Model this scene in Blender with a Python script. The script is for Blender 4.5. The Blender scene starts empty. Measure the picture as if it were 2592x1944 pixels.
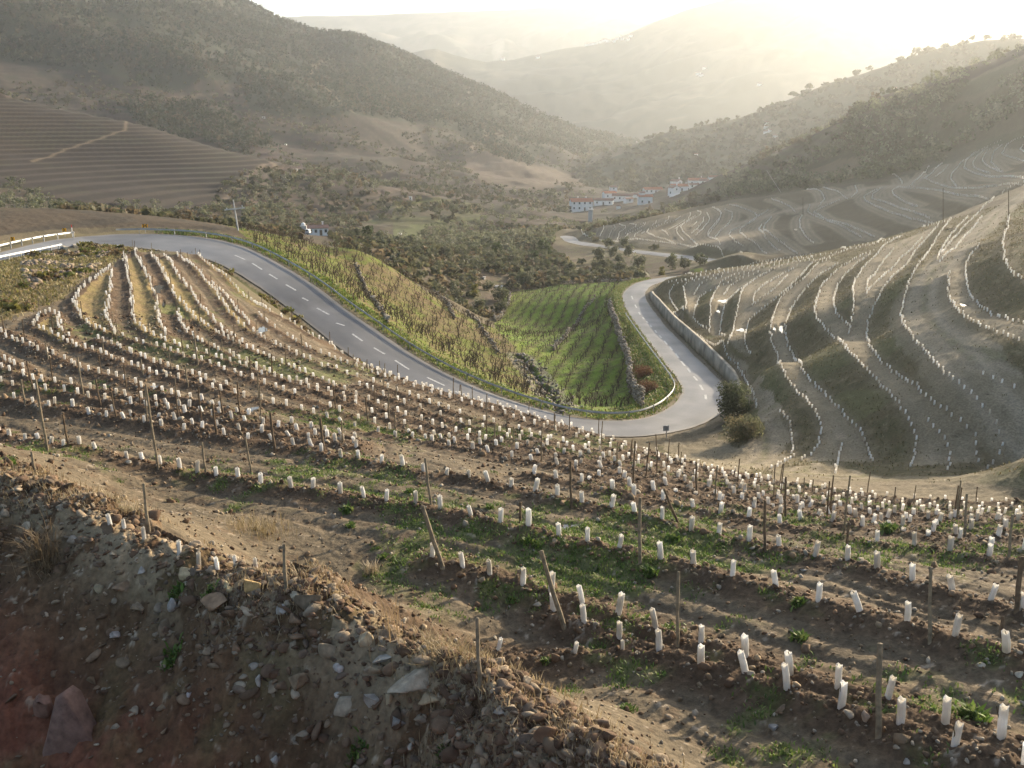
import bpy, math, random
import numpy as np
from mathutils import Vector, Matrix
from mathutils.kdtree import KDTree

random.seed(7); RNG = np.random.default_rng(11)
S = bpy.context.scene; C = S.collection
rad = math.radians

# ------------------------------------------------------------------ camera, sky, sun, exposure
F = 2437.0; PITCH = rad(15.0); IW, IH = 2592, 1944
cam = bpy.data.cameras.new('camera'); camo = bpy.data.objects.new('camera', cam); C.objects.link(camo)
cam.sensor_width = 36.0; cam.lens = 36.0 * F / IW; cam.clip_start = 0.1; cam.clip_end = 30000
camo.location = (0, 0, 0); camo.rotation_euler = (rad(90) - PITCH, 0, 0)
S.camera = camo
SUN_AZ, SUN_EL = rad(42.0), rad(16.0)          # azimuth to the right of the view direction (+y)
w = bpy.data.worlds.new('World'); S.world = w; w.use_nodes = True
wn = w.node_tree; bg = wn.nodes['Background']
sky = wn.nodes.new('ShaderNodeTexSky'); sky.sky_type = 'NISHITA'; sky.sun_disc = False
sky.sun_elevation = SUN_EL; sky.sun_rotation = SUN_AZ; sky.altitude = 300; sky.air_density = 1.0; sky.dust_density = 2.0
wn.links.new(sky.outputs[0], bg.inputs[0]); bg.inputs[1].default_value = 0.10
sl = bpy.data.lights.new('sun', 'SUN'); sl.energy = 5.0; sl.angle = rad(0.6); sl.color = (1.0, 0.83, 0.60)
so = bpy.data.objects.new('sun', sl); C.objects.link(so)
sd = Vector((math.sin(SUN_AZ) * math.cos(SUN_EL), math.cos(SUN_AZ) * math.cos(SUN_EL), math.sin(SUN_EL)))
so.rotation_euler = sd.to_track_quat('Z', 'Y').to_euler(); so.location = (0, 0, 50)
S.view_settings.view_transform = 'Standard'; S.view_settings.look = 'None'
S.view_settings.gamma = 1.0; S.view_settings.exposure = 1.5
S.cycles.use_denoising = True
S.cycles.volume_bounces = 1; S.cycles.max_bounces = 6; S.cycles.diffuse_bounces = 3
S.cycles.transparent_max_bounces = 6
HAZE_DENSITY = 1.55e-4; HAZE_G = 0.64

# ------------------------------------------------------------------ helpers: photo traces -> rays
REG = {'D': (0, 0, 2212 / 2592), 'Z1': (0, 0, 2212 / 900), 'Z2': (850, 0, 2212 / 900), 'Z3': (1692, 0, 2212 / 900),
       'Z4': (0, 550, 2212 / 900), 'Z5': (850, 550, 2212 / 900), 'Z6': (1692, 550, 2212 / 900),
       'Z7': (0, 1144, 2211 / 1066), 'Z8': (800, 1144, 2211 / 1066), 'Z9': (1526, 1144, 2211 / 1066),
       'Z10': (1380, 400, 4.424), 'Z11': (0, 500, 5.53), 'Z12': (500, 500, 5.53)}
def P(r, *pts):
    a, b, s = REG[r]
    if len(pts) == 1: pts = pts[0]
    p = np.asarray(pts, float)
    return np.column_stack([a + p[:, 0] / s, b + p[:, 1] / s])
cp, sp = math.cos(PITCH), math.sin(PITCH)
def rays(uv):
    uv = np.atleast_2d(uv); X = (uv[:, 0] - IW / 2) / F; Y = -(uv[:, 1] - IH / 2) / F
    return np.column_stack([X, cp + Y * sp, -sp + Y * cp])
def project(p):
    p = np.atleast_2d(p); d = p[:, 1] * cp - p[:, 2] * sp; up = p[:, 1] * sp + p[:, 2] * cp
    d = np.maximum(d, 1e-3)
    return np.column_stack([IW / 2 + F * p[:, 0] / d, IH / 2 - F * up / d, d])
def resample(p, step):
    p = np.asarray(p, float); seg = np.linalg.norm(np.diff(p[:, :2], axis=0), axis=1)
    s = np.concatenate([[0], np.cumsum(seg)])
    if s[-1] < 1e-6: return p
    n = max(2, int(s[-1] / step) + 1); t = np.linspace(0, s[-1], n)
    return np.column_stack([np.interp(t, s, p[:, k]) for k in range(p.shape[1])])
def smooth_line(p, it=2):
    p = np.asarray(p, float).copy()
    for _ in range(it): p[1:-1] = 0.25 * p[:-2] + 0.5 * p[1:-1] + 0.25 * p[2:]
    return p
def sstep(a, b, x):
    t = np.clip((x - a) / (b - a), 0, 1); return t * t * (3 - 2 * t)
def lerp(a, b, t): return a + (b - a) * t

def hash2(ix, iy, seed):
    h = (ix.astype(np.int64) * 374761393 + iy.astype(np.int64) * 668265263 + seed * 974634777) & 0x7fffffff
    h = ((h ^ (h >> 13)) * 1274126177) & 0x7fffffff
    return ((h ^ (h >> 16)) & 0xffff) / 65535.0
def vnoise(x, y, seed=0):
    ix = np.floor(x); iy = np.floor(y); fx = x - ix; fy = y - iy
    fx = fx * fx * (3 - 2 * fx); fy = fy * fy * (3 - 2 * fy)
    a = hash2(ix, iy, seed); b = hash2(ix + 1, iy, seed); c = hash2(ix, iy + 1, seed); d = hash2(ix + 1, iy + 1, seed)
    return (a + (b - a) * fx) * (1 - fy) + (c + (d - c) * fx) * fy
def fbm(x, y, scale, octv=4, seed=0, gain=0.5):
    v = np.zeros_like(x); a = 1.0; t = 0; f = 1.0 / scale
    for k in range(octv):
        v += a * vnoise(x * f + 17.3 * k, y * f - 9.1 * k, seed + k); t += a; a *= gain; f *= 2.03
    return v / t - 0.5            # about -0.5..0.5

# ------------------------------------------------------------------ road edges (traced, with heights)
def zline(items):
    out = []
    for r, x, y, z in items:
        d = rays(P(r, [(x, y)]))[0]; out.append(d * (z / d[2]))
    return np.array(out)
ROAD_U = zline([('Z11', -250, 850, -11.3), ('Z11', 0, 772, -11.3), ('Z11', 300, 695, -11.4), ('Z11', 700, 605, -11.6), ('Z11', 1100, 552, -11.75), ('Z11', 1500, 522, -11.9),
    ('Z4', 800, 103, -12.0), ('Z4', 1000, 105, -12.1), ('Z4', 1200, 117, -12.3), ('Z4', 1400, 147, -12.65), ('Z4', 1560, 198, -13.15), ('Z4', 1700, 270, -13.9), ('Z4', 1850, 355, -14.8),
    ('Z4', 2000, 450, -15.95), ('Z5', 20, 545, -17.05), ('Z5', 220, 680, -18.75), ('Z5', 430, 830, -20.4), ('Z5', 640, 950, -21.4), ('Z5', 780, 1020, -21.9), ('Z5', 1000, 1110, -22.5),
    ('Z5', 1240, 1190, -23.1), ('Z5', 1400, 1235, -23.4), ('Z5', 1600, 1268, -23.7), ('Z5', 1800, 1272, -24.0), ('Z5', 1950, 1250, -24.3), ('Z5', 2060, 1200, -24.6),
    ('Z5', 2130, 1140, -24.8), ('Z5', 2165, 1085, -25.0), ('Z5', 2140, 1030, -25.3), ('Z5', 2080, 950, -25.7), ('Z5', 1990, 835, -26.4), ('Z5', 1910, 725, -27.2), ('Z5', 1840, 630, -28.1),
    ('Z5', 1795, 550, -28.9), ('Z5', 1780, 490, -29.5), ('Z5', 1805, 450, -29.9), ('Z5', 1860, 412, -30.2), ('Z5', 1960, 385, -30.5), ('Z5', 2212, 354, -31.2)])
ROAD_L = zline([('Z11', -250, 965, -11.4), ('Z11', 0, 885, -11.4), ('Z11', 500, 790, -11.65), ('Z11', 900, 700, -12.0), ('Z11', 1150, 662, -12.25), ('Z11', 1450, 660, -12.45), ('Z11', 1800, 685, -12.6),
    ('Z4', 900, 198, -12.75), ('Z4', 1100, 218, -12.95), ('Z4', 1300, 258, -13.35), ('Z4', 1450, 322, -14.05), ('Z4', 1620, 425, -15.2), ('Z4', 1780, 540, -16.6), ('Z4', 1950, 665, -18.1),
    ('Z4', 2212, 870, -20.2), ('Z5', 290, 975, -21.0), ('Z5', 450, 1055, -21.5), ('Z5', 600, 1120, -22.0), ('Z5', 740, 1168, -22.3), ('Z5', 900, 1215, -22.6), ('Z5', 1100, 1270, -23.0),
    ('Z5', 1330, 1320, -23.4), ('Z5', 1500, 1345, -23.6), ('Z5', 1700, 1360, -23.9), ('Z5', 1900, 1362, -24.1), ('Z6', 0, 1335, -24.3), ('Z6', 150, 1305, -24.5), ('Z6', 250, 1265, -24.6),
    ('Z6', 350, 1190, -24.8), ('Z6', 375, 1110, -25.1), ('Z6', 330, 1035, -25.4), ('Z6', 250, 950, -25.8), ('Z6', 150, 850, -26.3), ('Z6', 70, 765, -26.9), ('Z5', 2060, 690, -27.3),
    ('Z5', 1980, 585, -28.2), ('Z5', 1930, 515, -28.9), ('Z5', 1925, 470, -29.4), ('Z5', 1955, 430, -29.8), ('Z5', 2040, 398, -30.2), ('Z5', 2212, 372, -30.8)])
ROAD2_U = zline([('Z10', 155, 885, -40), ('Z10', 200, 852, -40.2), ('Z10', 290, 824, -40.6), ('Z10', 385, 812, -41)])
ROAD2_A = zline([('Z10', 400, 845, -40.8), ('Z10', 350, 862, -40.3), ('Z10', 342, 890, -39.7), ('Z10', 385, 930, -38.8), ('Z10', 640, 975, -36.4), ('Z10', 900, 1015, -34.7), ('Z10', 1300, 1062, -32.7), ('Z10', 1640, 1097, -31.7), ('Z10', 1830, 1122, -31.4), ('Z10', 2000, 1142, -31.2), ('Z10', 2140, 1165, -31.2)])
ROAD2_B = zline([('Z10', 385, 812, -41), ('Z10', 250, 836, -40.4), ('Z10', 160, 882, -39.8), ('Z10', 230, 940, -38.4), ('Z10', 400, 979, -37.3), ('Z10', 640, 1004, -36.2), ('Z10', 1100, 1078, -33.3), ('Z10', 1640, 1142, -31.7), ('Z10', 1800, 1185, -31.4), ('Z10', 1960, 1215, -31.2), ('Z10', 2100, 1230, -31.2)])
def pair(U, L, n):
    """match two edge polylines into n cross-sections (dynamic time warping keeps them square to the road)"""
    U = smooth_line(resample(U, 0.8), 6); L = smooth_line(resample(L, 0.8), 6)
    nu, nl = len(U), len(L); D = np.linalg.norm(U[:, None, :2] - L[None, :, :2], axis=2)
    A = np.full((nu, nl), 1e18); A[0, 0] = D[0, 0]
    for i in range(nu):
        for j in range(nl):
            if i or j:
                b = min(A[i - 1, j] if i else 1e18, A[i, j - 1] if j else 1e18, A[i - 1, j - 1] if i and j else 1e18)
                A[i, j] = D[i, j] + b
    i, j = nu - 1, nl - 1; path = [(i, j)]
    while i or j:
        c = []
        if i and j: c.append((A[i - 1, j - 1], i - 1, j - 1))
        if i: c.append((A[i - 1, j], i - 1, j))
        if j: c.append((A[i, j - 1], i, j - 1))
        _, i, j = min(c); path.append((i, j))
    path = np.array(path[::-1]); t = np.linspace(0, len(path) - 1, n)
    u = smooth_line(np.column_stack([np.interp(t, range(len(path)), U[path[:, 0], k]) for k in range(3)]), 5)
    l = smooth_line(np.column_stack([np.interp(t, range(len(path)), L[path[:, 1], k]) for k in range(3)]), 5)
    return u, l
R1U, R1L = pair(ROAD_U, ROAD_L, 340)
_w = np.exp(-((np.arange(340) - 115) / 45.0) ** 2)[:, None] * .55; _d = (R1L - R1U) * [1, 1, 0]; R1L = R1L + _d / np.linalg.norm(_d, axis=1)[:, None] * _w
R2A, R2B = pair(ROAD2_A, ROAD2_B, 160)

# ------------------------------------------------------------------ base terrain: control points in (azimuth, ln distance)
CTL = []
def cz(r, x, y, z):
    d = rays(P(r, [(x, y)]))[0]; CTL.append(d * (z / d[2]))
def cd(x, y, dist, dz=0.0):
    d = rays(P('D', [(x, y)]))[0]; h = math.hypot(d[0], d[1]); p = d * (dist / h); p[2] += dz; CTL.append(p)
def cb(x, dist, z):            # a point with no sight line: azimuth of display column x, at a distance and height
    X = (x / (2212 / 2592) - IW / 2) / F; a = math.atan2(X, 0.96); CTL.append(np.array([math.sin(a) * dist, math.cos(a) * dist, z]))
# the vineyard in front
for x, y, z in [(1515,1445,-9.8),(2170,1406,-9.0),(2300,1620,-8.9),(345,1010,-10.3),(600,1050,-10.25),(824,1000,-10.7),(934,948,-13.2),(1100,960,-13.2),(1440,1010,-15.7),
    (620,693,-13.9),(549,659,-13.3),(470,589,-12.4),(413,549,-11.9),(340,560,-11.7),(240,575,-11.2),(170,640,-10.8),(50,715,-10.6),(-120,740,-10.6),(0,800,-10.5),
    (0,880,-10.4),(100,960,-10.3),(-120,950,-10.3),(300,800,-11.0),(500,760,-12.0),(700,850,-12.4),(500,900,-10.8),
    (1890,1139,-12.6),(1670,1098,-13.0),(2212,1139,-12.2),(1200,1200,-10.0),(900,1180,-9.95),(620,1275,-9.9),(1037,1480,-9.9),(1500,1659,-9.6),(1800,1659,-9.3),(2212,1659,-8.9),(300,1100,-10.0),
    (0,640,-10.5),(0,590,-10.4),(120,590,-10.9),(-150,650,-10.4)]: cz('D', x, y, z)
S1Z = [('Z5',0,840,-15.3),('Z5',120,900,-15.6),('Z5',240,960,-15.9),('Z5',350,1000,-16.1),('Z5',430,1025,-16.2),('Z5',600,1085,-16.5),('Z5',740,1130,-16.7),('Z5',850,1155,-16.8),('Z5',940,1175,-16.9),('Z5',1020,1195,-17.0),('Z5',1110,1215,-17.0),
    ('Z5',1210,1245,-17.1),('Z5',1300,1270,-17.1),('Z5',1400,1300,-17.2),('Z5',1520,1340,-17.3),('Z5',1640,1370,-17.4),('Z5',1740,1400,-17.5),('Z5',1850,1430,-17.6),('Z5',1970,1470,-17.7),('Z5',2069,1500,-17.8),('Z9',480,70,-17.9),('Z9',590,97,-18.1),
    ('Z9',770,132,-18.4),('Z9',1000,170,-18.4),('Z9',1250,212,-18.3),('Z9',1480,247,-18.0),('Z9',1700,262,-17.8),('Z9',1900,272,-17.6),('Z9',2060,268,-17.5),('Z9',2330,250,-17.3)]
for c in S1Z: cz(*c)
# spoil bank: crest, face, foot
CREST = [(-160,930,-7.52),(0,1003,-7.72),(110,1088,-7.72),(220,1145,-7.82),(350,1190,-7.92),(500,1240,-7.92),(640,1290,-8.02),(750,1345,-8.02),(880,1425,-8.12),(1000,1500,-8.22),(1150,1580,-8.32),(1290,1665,-8.42),(1450,1760,-8.52)]
for c in CREST: cz('D', *c)
for x, y, z in [(0,1659,-10.4),(300,1659,-10.2),(600,1659,-9.8),(900,1659,-9.2),(100,1400,-9.2),(300,1400,-9.1),(600,1500,-9.0),(-200,1400,-9.4),(0,1200,-8.4)]: cz('D', x, y, z)
for p in [(0,0,-3.0),(0,4,-6.5),(0,7.5,-9.8),(-6,8,-10.6),(6,8,-9.3),(-4,3,-6),(4,3,-6),(9,6,-8.6)]: CTL.append(np.array(p, float))
# road
for A in (R1U, R1L, R2A, R2B):
    for k in range(0, len(A), 11): CTL.append(A[k])
for x, y, z in [(Z) for Z in []]: pass
# bowl below the hairpin
for x, y, z in [(1390,1180,-27.2),(1200,960,-29.2),(1000,700,-33),(990,620,-35),(300,300,-21),(600,500,-26),(800,560,-29.5),(450,660,-22.3),(800,900,-24.4),(1100,1080,-25.2),
    (100,200,-17),(60,380,-18),(1420,415,-33),(1700,575,-31.3),(1720,640,-30.8),(1800,850,-28.8),(1845,1000,-27.6),(1840,1170,-26.5),(1600,1185,-26.9),(1400,770,-30.2),(1550,900,-29),(1250,560,-33.6),(1070,470,-36)]: cz('Z5', x, y, z)
# crest with old vines beyond the road, left of the bowl
for x, y, z in [(520,499,-12.4),(600,516,-14.6),(700,545,-17.2)]: cz('D', x, y, z)
# valley
for x, y, d in [(1000,590,222),(860,560,205),(950,540,270),(850,545,225),(655,525,330),(690,505,375),(1100,560,300),(1100,520,400),(900,500,400),(1200,480,470),(1000,470,450),(1250,450,590),(1400,432,650),(1500,400,680),
    (1300,545,290),(1290,590,235),(1450,585,225),(780,480,430),(560,500,300)]: cd(x, y, d)
# second vineyard
for x, y, z in [(400,850,-37.2),(1000,910,-33.2),(1700,985,-29.6),(2212,1072,-27.2),(1100,705,-31.5),(2212,452,-25)]: cz('Z10', x, y, z)
for x, y, d in [(1850,405,330),(2000,402,300),(2212,320,325),(1700,480,285),(1900,470,258),(2030,470,232),(1600,530,245),(2300,290,330),(2150,420,230)]: cd(x, y, d)
# right hillside
for x, y, z in [(0,385,-27),(500,302,-24),(900,232,-21),(1300,157,-18),(1720,28,-14.5),(490,1000,-22.6),(250,795,-23.9),(0,605,-26.2),(640,700,-21.5),(860,1150,-21),(950,1350,-21.6),(830,1510,-21.9),(200,1480,-23.4),(450,1500,-22.8),
    (920,630,-19.3),(1320,1040,-19.0),(1540,1380,-20.2),(1500,1550,-20.5),(1240,660,-18.3),(1720,1240,-18.6),(1915,1580,-20.2),(1450,610,-16.8),(1740,980,-16.8),(2080,1410,-19.2),(2212,1560,-20),(1740,420,-14.2),(2212,780,-14.5),(2110,60,-11.3),(2212,395,-12.3)]: cz('Z6', x, y, z)
for x, y, z in [(2130,450,-12),(2212,402,-9.6),(2400,330,-5),(2400,600,-11),(2400,900,-14)]: cz('D', x, y, z)
cb(2400, 160, -4); cb(2212, 210, -13); cb(1950, 195, -21); cb(1600, 215, -31)
# olive hill on the right
for x, y, d in [(1450,432,570),(1550,382,530),(1700,322,485),(1850,250,455),(2000,200,430),(2212,146,400),(2400,90,390),(1600,410,440),(1800,370,400),(2000,325,380),(2212,235,365),(1480,440,500)]: cd(x, y, d)
cb(1550, 720, -58); cb(1700, 700, -50); cb(1850, 680, -42); cb(2000, 660, -36); cb(2212, 640, -30); cb(2400, 640, -25)
# left valley and brown spur
for x, y, d in [(100,482,290),(0,500,250),(300,472,330),(-150,500,260),(0,420,400),(200,440,390),(450,450,410),(600,352,560),(300,268,600),(0,212,640),(-200,160,660),(550,400,480),(300,350,520),(100,330,520),
    (400,255,820),(150,205,850),(600,300,820),(700,380,620),(-200,120,900)]: cd(x, y, d)
cb(300, 690, -16); cb(0, 720, 2); cb(600, 660, -32)
# forested mountain
for x, y, d in [(430,2,1300),(200,0,1150),(0,100,1000),(0,0,1060),(-200,0,1000),(0,-200,1300),(300,-150,1400),(700,200,1000),(900,250,1000),(800,350,750),(1000,350,850),(1050,400,700),(1150,350,1000),(1250,322,1250),(1370,312,1450),(1300,400,760),(1400,352,1150),
    (500,120,1050),(250,100,1000),(560,47,1350),(640,74,1400),(720,66,1400),(820,92,1380),(900,137,1380),(1000,168,1400),(1100,208,1430),(1200,248,1450),(1300,290,1480)]: cd(x, y, d)
for x, z in [(0,200),(430,70),(560,45),(720,40),(900,0),(1100,-30),(1300,-60),(1500,-70),(1800,-70),(2212,-60)]: cb(x, 2050, z)
cb(1700, 1300, -66); cb(2000, 1300, -60); cb(2300, 1300, -50); cb(1600, 900, -60); cb(2100, 900, -50)
CTL = np.array(CTL)

def lp(p): return np.column_stack([np.arctan2(p[:, 0], np.maximum(p[:, 1], 0.3)), np.log(np.maximum(np.hypot(p[:, 0], p[:, 1]), 1.0))])
def kern(d2): return 0.5 * d2 * np.log(np.maximum(d2, 1e-12))
cq = lp(CTL); cv = CTL[:, 2] / np.maximum(np.hypot(CTL[:, 0], CTL[:, 1]), 1.0)
n = len(cq); K = kern(((cq[:, None] - cq[None]) ** 2).sum(2)) + np.eye(n) * 2e-5
Pm = np.column_stack([np.ones(n), cq]); Mx = np.zeros((n + 3, n + 3)); Mx[:n, :n] = K; Mx[:n, n:] = Pm; Mx[n:, :n] = Pm.T
sol = np.linalg.solve(Mx, np.concatenate([cv, np.zeros(3)]))
def tps(q):
    out = np.zeros(len(q))
    for a in range(0, len(q), 20000):
        b = q[a:a + 20000]; out[a:a + 20000] = kern(((b[:, None] - cq[None]) ** 2).sum(2)) @ sol[:n] + sol[n] + b @ sol[n + 1:]
    return out
NC = 1100; TH = np.linspace(rad(-40), rad(40), NC)
def seg(a, b, st): return np.arange(math.log(a), math.log(b), st)
LR = np.concatenate([seg(1.5, 9, .03), seg(9, 32, .0026), seg(32, 60, .0036), seg(60, 130, .0042), seg(130, 460, .0055), seg(460, 720, .0028), seg(720, 2100, .0066)])
NR = len(LR); RR = np.exp(LR)
# coarse evaluation, then bilinear up
ct = np.linspace(TH[0], TH[-1], 240); cl = np.arange(LR[0], LR[-1] + .02, .02)
Q = np.column_stack([np.tile(ct, len(cl)), np.repeat(cl, len(ct))]); V = tps(Q).reshape(len(cl), len(ct))
tmp = np.array([np.interp(TH, ct, r) for r in V])
fi = np.clip((LR - cl[0]) / .02, 0, len(cl) - 1.001); i0 = fi.astype(int); ff = (fi - i0)[:, None]
ZG = (tmp[i0] * (1 - ff) + tmp[i0 + 1] * ff) * RR[:, None]
XG = RR[:, None] * np.sin(TH)[None]; YG = RR[:, None] * np.cos(TH)[None]

def gidx(x, y):
    x = np.asarray(x, float); y = np.asarray(y, float)
    a = np.arctan2(x, y); l = np.log(np.maximum(np.hypot(x, y), 1.51))
    fc = np.clip((a - TH[0]) / (TH[1] - TH[0]), 0, NC - 1.001); fr = np.clip(np.interp(l, LR, np.arange(NR)), 0, NR - 1.001)
    return fr, fc
def sample(G, x, y):
    fr, fc = gidx(x, y); r = fr.astype(int); c = fc.astype(int); a = fr - r; b = fc - c
    return (G[r, c] * (1 - b) + G[r, c + 1] * b) * (1 - a) + (G[r + 1, c] * (1 - b) + G[r + 1, c + 1] * b) * a
def height(x, y): return sample(ZG, x, y)
def unproject(uv, off=0.0, minD=6.0, maxD=None):
    d = rays(uv); h = np.hypot(d[:, 0], d[:, 1]); az = np.arctan2(d[:, 0], d[:, 1]); te = d[:, 2] / h
    fc = np.clip((az - TH[0]) / (TH[1] - TH[0]), 0, NC - 1.001); c = fc.astype(int); b = fc - c
    out = np.zeros((len(d), 3)); k0 = int(np.searchsorted(LR, math.log(minD)))
    for i in range(len(d)):
        prof = ZG[:, c[i]] * (1 - b[i]) + ZG[:, c[i] + 1] * b[i] + off
        df = prof[k0:] - te[i] * RR[k0:]; j = np.argmax(df >= 0)
        if df[j] < 0: j = int(np.argmax(df)) if maxD is None else int(np.searchsorted(RR, maxD)) - k0
        if j == 0: r = RR[k0]
        else: t = df[j - 1] / (df[j - 1] - df[j] - 1e-12); r = RR[k0 + j - 1] + np.clip(t, 0, 1) * (RR[k0 + j] - RR[k0 + j - 1])
        out[i] = (math.sin(az[i]) * r, math.cos(az[i]) * r, te[i] * r)
    return out
def kd_of(pts):
    kd = KDTree(len(pts))
    for i, p in enumerate(pts): kd.insert((p[0], p[1], 0.0), i)
    kd.balance(); return kd
def kd_query(kd, X, Y, mask):
    """nearest distance and index for the masked grid cells; far elsewhere"""
    D = np.full(X.shape, 1e3); I = np.zeros(X.shape, int); w_ = np.argwhere(mask); f = kd.find
    xs = X[mask].tolist(); ys = Y[mask].tolist(); dd = np.empty(len(xs)); ii = np.empty(len(xs), int)
    for k in range(len(xs)):
        _, i, d = f((xs[k], ys[k], 0.0)); dd[k] = d; ii[k] = i
    D[mask] = dd; I[mask] = ii
    return D, I
def in_poly(X, Y, poly):
    m = np.zeros(X.shape, bool); b = (X >= poly[:, 0].min()) & (X <= poly[:, 0].max()) & (Y >= poly[:, 1].min()) & (Y <= poly[:, 1].max())
    x = X[b]; y = Y[b]; r = np.zeros(x.shape, bool); n_ = len(poly)
    for i in range(n_):
        x1, y1 = poly[i, :2]; x2, y2 = poly[(i + 1) % n_, :2]
        if y1 == y2: continue
        c = ((y1 > y) != (y2 > y)) & (x < (x2 - x1) * (y - y1) / (y2 - y1) + x1); r ^= c
    m[b] = r; return m

# ------------------------------------------------------------------ carve the road corridors into the ground
MASK = {}
def carve_road(A, B, blend, key, drop=0.04):
    """flatten the ground to the road surface, easing back to the natural ground outside each edge"""
    global ZG
    n_ = len(A); lo, hi = np.minimum(A, B)[:, :2].min(0) - 14, np.maximum(A, B)[:, :2].max(0) + 14
    m = (XG > lo[0]) & (XG < hi[0]) & (YG > lo[1]) & (YG < hi[1])
    A0, B0 = A, B; A = np.column_stack([np.interp(np.linspace(0, n_ - 1, n_ * 5), range(n_), A[:, k]) for k in range(3)]); B = np.column_stack([np.interp(np.linspace(0, n_ - 1, n_ * 5), range(n_), B[:, k]) for k in range(3)]); n_ = len(A)
    Da, Ia = kd_query(kd_of(A), XG, YG, m); Db, Ib = kd_query(kd_of(B), XG, YG, m)
    ins = in_poly(XG, YG, np.vstack([A, B[::-1]]))
    d_out = np.where(ins, -np.minimum(Da, Db), np.minimum(Da, Db))
    zr = (A[Ia][..., 2] / (Da + .02) + B[Ib][..., 2] / (Db + .02)) / (1 / (Da + .02) + 1 / (Db + .02))
    zr = np.where(ins, zr, np.where(Da < Db, A[Ia][..., 2], B[Ib][..., 2]))
    bl = np.where(Da < Db, blend[0], blend[1])
    k = 1 - sstep(0.0, 1.0, (d_out - 0.5) / bl)
    end = (np.minimum(Ia, Ib) < 2) | (np.maximum(Ia, Ib) > n_ - 3)
    dr = np.where(ins, drop + np.minimum(-d_out, 1.0) * .25, drop * .7)
    ZG = np.where((d_out < 13), lerp(ZG, zr - dr, np.where(end & ~ins, 0, k)), ZG)
    MASK[key] = d_out; MASK[key + '_side'] = np.where(Da < Db, 0.0, 1.0)
carve_road(R2A, R2B, (3.0, 4.0), 'road2')
carve_road(R1U, R1L, (4.5, 2.6), 'road1')
# retaining wall on the inner side of the right-hand leg: the ground behind its top stays high
WALL_TOP = [(-6, 588), (60, 645), (120, 697), (200, 752), (280, 800), (360, 858), (420, 918), (460, 975), (490, 1030)]

# spoil-bank crest: a sharper ridge
crest = resample(zline([('D', x, y, z) for x, y, z in CREST]), .2)
nearm = np.broadcast_to((RR < 62)[:, None], XG.shape)
berm_m = np.broadcast_to((RR < 34)[:, None], XG.shape)
dC, iC = kd_query(kd_of(crest), XG, YG, berm_m)
tv = np.gradient(crest[:, :2], axis=0); tv /= np.linalg.norm(tv, axis=1)[:, None] + 1e-9
crn = crest[iC]; side = (XG - crn[..., 0]) * tv[iC][..., 1] - (YG - crn[..., 1]) * tv[iC][..., 0]   # >0 = camera side
ZG = ZG + np.where(berm_m, .12 * np.exp(-(dC / .7) ** 2), 0)

# ------------------------------------------------------------------ rows of young vines (traced in the photograph)
FIELD = {}     # name -> trace ; all on the vineyard in front
def row(name, r, *pts): FIELD[name] = P(r, *pts)
row('a1', 'Z4', (690,320),(610,385),(540,440),(490,500),(470,545),(485,600),(530,660),(580,700),(690,740),(800,775),(950,820),(1060,850),(1150,885),(1290,930),(1380,960),(1500,1000),(1600,1040),(1700,1080),(1800,1120),(2000,1185),(2200,1260))
row('a2', 'Z4', (700,345),(690,430),(672,520),(668,600),(680,670),(720,730))
row('a3', 'Z4', (775,240),(790,320),(812,420),(822,520),(828,620),(850,680),(900,730),(990,770),(1060,800),(1150,830),(1300,875),(1450,920),(1600,975),(1760,1030),(1930,1090),(2100,1150),(2212,1190))
row('a4', 'Z4', (830,205),(850,250),(900,350),(940,430),(970,510),(985,600),(990,660),(1020,720),(1060,785))
row('a5', 'Z4', (945,235),(960,270),(1010,350),(1060,440),(1100,510),(1150,575),(1220,650),(1310,710),(1400,770),(1500,815),(1600,860),(1700,905),(1800,945),(1900,995),(2000,1030),(2100,1080),(2212,1120))
row('a6', 'Z4', (1030,255),(1080,330),(1130,400),(1190,480),(1240,560),(1310,640),(1380,710),(1440,760),(1530,815))
row('a7', 'Z4', (1105,240),(1180,300),(1260,380),(1330,460),(1390,550),(1440,620),(1500,680),(1580,730),(1640,770),(1740,820),(1840,860),(1940,910),(2060,960),(2212,1010))
row('a8', 'Z4', (1140,255),(1210,320),(1290,390),(1380,480),(1450,560),(1510,630),(1570,700),(1600,730))
row('a9', 'Z4', (1190,230),(1250,265),(1330,330),(1420,400),(1500,480),(1580,545),(1680,600),(1780,645),(1850,690),(1950,755),(2050,800),(2130,840),(2212,890))
row('b1', 'Z4', (1610,620),(1680,690),(1760,740),(1850,790),(1960,850),(2070,890),(2200,945))
row('b2', 'Z4', (1100,600),(1120,665),(1180,745),(1260,800),(1360,840),(1450,880),(1560,930),(1660,980),(1780,1020),(1900,1060),(2020,1100),(2212,1155))
row('b3', 'Z4', (320,605),(260,630),(228,670),(230,695),(300,735),(390,780),(480,825),(560,850),(650,880),(760,920),(860,960),(960,1000),(1060,1020),(1160,1050),(1270,1070),(1380,1100),(1500,1130),(1700,1180),(1900,1235),(2100,1290),(2212,1325))
row('b4', 'Z4', (360,620),(375,700),(420,760),(450,790))
row('b5', 'Z4', (-60,715),(20,745),(100,785),(180,820),(270,860),(340,890),(430,930),(520,965),(620,995),(720,1020),(850,1060),(1000,1110),(1150,1150),(1280,1185),(1440,1225),(1600,1270),(1800,1310),(2000,1355),(2212,1400))
row('b6', 'Z4', (60,735),(130,760),(230,820),(300,868))
row('b7', 'Z4', (600,780),(700,810),(790,855),(900,900),(1000,940),(1100,975),(1200,1005),(1300,1045),(1420,1075))
row('c1', 'Z4', (-60,860),(0,890),(60,920),(130,960))
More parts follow.
